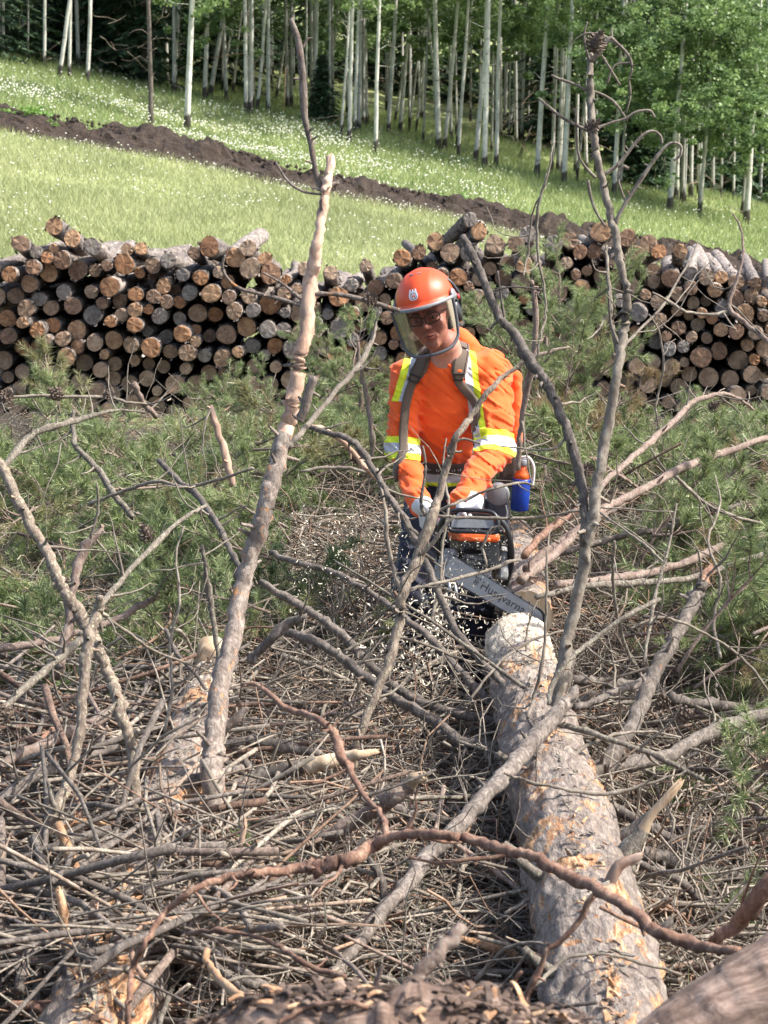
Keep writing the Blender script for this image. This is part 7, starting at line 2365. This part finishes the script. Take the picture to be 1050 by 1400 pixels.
stube('spike', [P(621, 796, 7.98), P(625, 815, 7.95)], .006, 'steel', 6, 6)
# guide bar
A0, A1 = P(618, 776, 7.955), P(738, 849, 7.85)
bx_ = nrm(A1 - A0)
bl = np.linalg.norm(A1 - A0)
nz_ = nrm(np.cross(bx_, nrm(np.array([0.30, 0, 1.])) - bx_ * (nrm(np.array([.30, 0, 1.])) @ bx_)))
by_ = nrm(np.cross(nz_, bx_))
if by_[2] < 0: by_ = -by_
nz_ = nrm(np.cross(bx_, by_))
if nz_[1] > 0: nz_ = -nz_


def bar_outline(w0, w1, L0, L1, n=14):
    q = [(L0, -w0), ]
    q += [(L1 * t_, -(w0 + (w1 - w0) * t_)) for t_ in np.linspace(.1, .9, 6)]
    q += [(L1 * .93 + w1 * math.cos(a) * 1.1, w1 * math.sin(a)) for a in np.linspace(-np.pi / 2, np.pi / 2, n)]
    q += [(L1 * t_, (w0 + (w1 - w0) * t_)) for t_ in np.linspace(.9, .1, 6)]
    q += [(L0, w0)]
    return q


def plate(name, outline, t0, t1, mat, parent=saw):
    n_ = len(outline)
    a = np.array([A0 + bx_ * x + by_ * y + nz_ * t0 for x, y in outline]); b = np.array([A0 + bx_ * x + by_ * y + nz_ * t1 for x, y in outline])
    V = np.concatenate([a, b])
    F = np.array([[i_, (i_ + 1) % n_, n_ + (i_ + 1) % n_, n_ + i_] for i_ in range(n_)])
    return sput(name, V, [F, np.stack([np.arange(n_)[::-1], np.arange(n_) + n_])], mat, False, parent)


bar = plate('guide_bar', bar_outline(.040, .032, -.02, bl), -.0025, .0025, 'steel')
o_ = np.array(bar_outline(.0415, .0335, -.02, bl + .002))
pth = np.array([A0 + bx_ * x + by_ * y for x, y in o_])
pth = catmull(pth, 150)
V, F = batch_tubes(pth[None], np.full((1, 150), .0036), 6)
parts = [(V, F)]
for k in range(2, 148, 3):
    c_ = pth[k]; t_ = nrm(pth[k + 1] - pth[k - 1]); o2 = nrm(np.cross(t_, nz_))
    if (c_ + o2 * .01 - (A0 + bx_ * ((c_ - A0) @ bx_))) @ o2 < 0: o2 = -o2
    q = [c_ - t_ * .005, c_ + t_ * .005, c_ + t_ * .003 + o2 * .0075, c_ - t_ * .004 + o2 * .006]
    Vb = np.concatenate([np.array(q) - nz_ * .0035, np.array(q) + nz_ * .0035])
    parts.append((Vb, [np.array([[0, 3, 2, 1], [4, 5, 6, 7], [0, 1, 5, 4], [1, 2, 6, 5], [2, 3, 7, 6], [3, 0, 4, 7]])]))
V, F = join_np(parts)
sput('chain', V, F, 'chain', False)


def lettering(body_, x, y, size, mat='ink'):
    cu = bpy.data.curves.new('lettering', 'FONT')
    cu.body = body_; cu.size = size; cu.extrude = .0004; cu.resolution_u = 3
    tmp = bpy.data.objects.new('lettering', cu)
    COL.objects.link(tmp)
    dg = bpy.context.evaluated_depsgraph_get()
    me = bpy.data.meshes.new_from_object(tmp.evaluated_get(dg))
    bpy.data.objects.remove(tmp)
    V = np.array([v_.co[:] for v_ in me.vertices])
    W = np.array([A0 + bx_ * (x + a) + by_ * (y + b) + nz_ * (.0029 + c) for a, b, c in V]) - SO
    for v_, w_ in zip(me.vertices, W): v_.co = w_
    me.materials.clear(); me.materials.append(M[mat])
    return obj('lettering', me, bar)


lettering('Husqvarna', .125, -.011, .044)
# little crowned H mark before the word
def mark(polys, x, y, s):
    bm = bmesh.new()
    for poly in polys: bm.faces.new([bm.verts.new(tuple(A0 + bx_ * (x + a * s) + by_ * (y + b * s) + nz_ * .0031 - SO)) for a, b in poly])
    me = bpy.data.meshes.new('emblem'); bm.to_mesh(me); bm.free(); me.materials.append(M['ink'])
    obj('emblem', me, bar)
mark([[ro[q], ro[q + 1], ri[q + 1], ri[q]] for q in range(24)] + [[(-.30, -.52), (-.12, -.52), (-.12, .16), (-.30, .16)], [(.12, -.52), (.30, -.52), (.30, .16), (.12, .16)], [(-.12, -.27), (.12, -.27), (.12, -.09), (-.12, -.09)]] + crown[:6], .105, .004, .017)

# ------------------------------------------------------------------ wood chips thrown by the chain
def chips(name, label, pts_, size, mat, curl=True):
    n = len(pts_)
    a = nrm(rng.normal(size=(n, 3)) + np.array([-.1, 0, -.5]))
    b = nrm(np.cross(a, rng.normal(size=(n, 3))))
    c = np.cross(a, b)
    l_ = size * rng.uniform(.2, 1.0, (n, 1)) ** 1.5 * 1.7; w_ = size * rng.uniform(.16, .34, (n, 1))
    q = [pts_ - a * l_ - b * w_, pts_ - a * l_ + b * w_, pts_ + b * w_ + c * l_ * .35, pts_ - b * w_ + c * l_ * .35, pts_ + a * l_ + b * w_, pts_ + a * l_ - b * w_]
    V = np.stack(q, 1).reshape(-1, 3)
    f = np.array([[0, 1, 2, 3], [3, 2, 4, 5]])
    F = (f[None] + 6 * np.arange(n)[:, None, None]).reshape(-1, 4)
    return tag(obj(name, mesh_np(name, V, F, [M[mat]])), label, 'wood chips', kind='stuff')


n = 1250
u = rng.random(n) ** .8
px = 618 - u * 70 + rng.normal(0, 16 + 34 * u); py = 795 + u * 165 + rng.normal(0, 10 + 30 * u)
d = 8.0 - .25 * u + rng.normal(0, .05 + .16 * u)
pp_ = np.array([P(a, b, c) for a, b, c in zip(px, py, d)])
chips('flying_chips', 'spray of pale curled wood chips flying from the chain past the dark trousers', pp_, .0085, 'chips')
n = 1000
px = rng.normal(465, 70, n); py = rng.normal(925, 65, n)
pp_ = np.array([P(a, b, dist_row(b) - .05 + rng.normal(0, .12)) for a, b in zip(px, py)])
chips('drifting_chips', 'pale wood chips drifting down over the brush left of the sawn log', pp_, .006, 'chips')
n = 900
px = rng.uniform(395, 560, n); py = rng.uniform(690, 860, n)
pp_ = np.array([P(a, b, 8.1 + rng.normal(0, .3)) for a, b in zip(px, py)])
chips('scattered_chips', 'scattered pale chips caught in the boughs left of the dark trousers', pp_, .0052, 'chips')
# chips stuck to the saw and gathered on the sawn trunk
n = 420
px = rng.uniform(598, 695, n); py = rng.uniform(722, 805, n)
pp_ = np.array([P(a, b, 7.93 + rng.normal(0, .02)) for a, b in zip(px, py)])
chips('saw_dusting', 'pale chips clinging to the front of the saw engine', pp_, .0036, 'chips')
n = 600
px = rng.normal(712, 30, n); py = 838 + rng.exponential(38, n); 
k_ = np.argmin(np.abs(T1c[None, :, 1] - np.interp(py, [840, 1060], [7.85, 6.2])[:, None]), 1)
ang = rng.normal(0, .75, n)
pp_ = T1c[k_] + (T1r[k_][:, None] * 1.06) * np.stack([np.sin(ang), 0 * ang, np.cos(ang)], -1) + rng.normal(0, .01, (n, 3)) * [0, 1, 0]
pp_[:, 1] += rng.uniform(-.06, .06, n)
chips('trunk_dusting', 'pale sawdust and chips lying along the top of the sawn trunk', pp_, .004, 'chips')
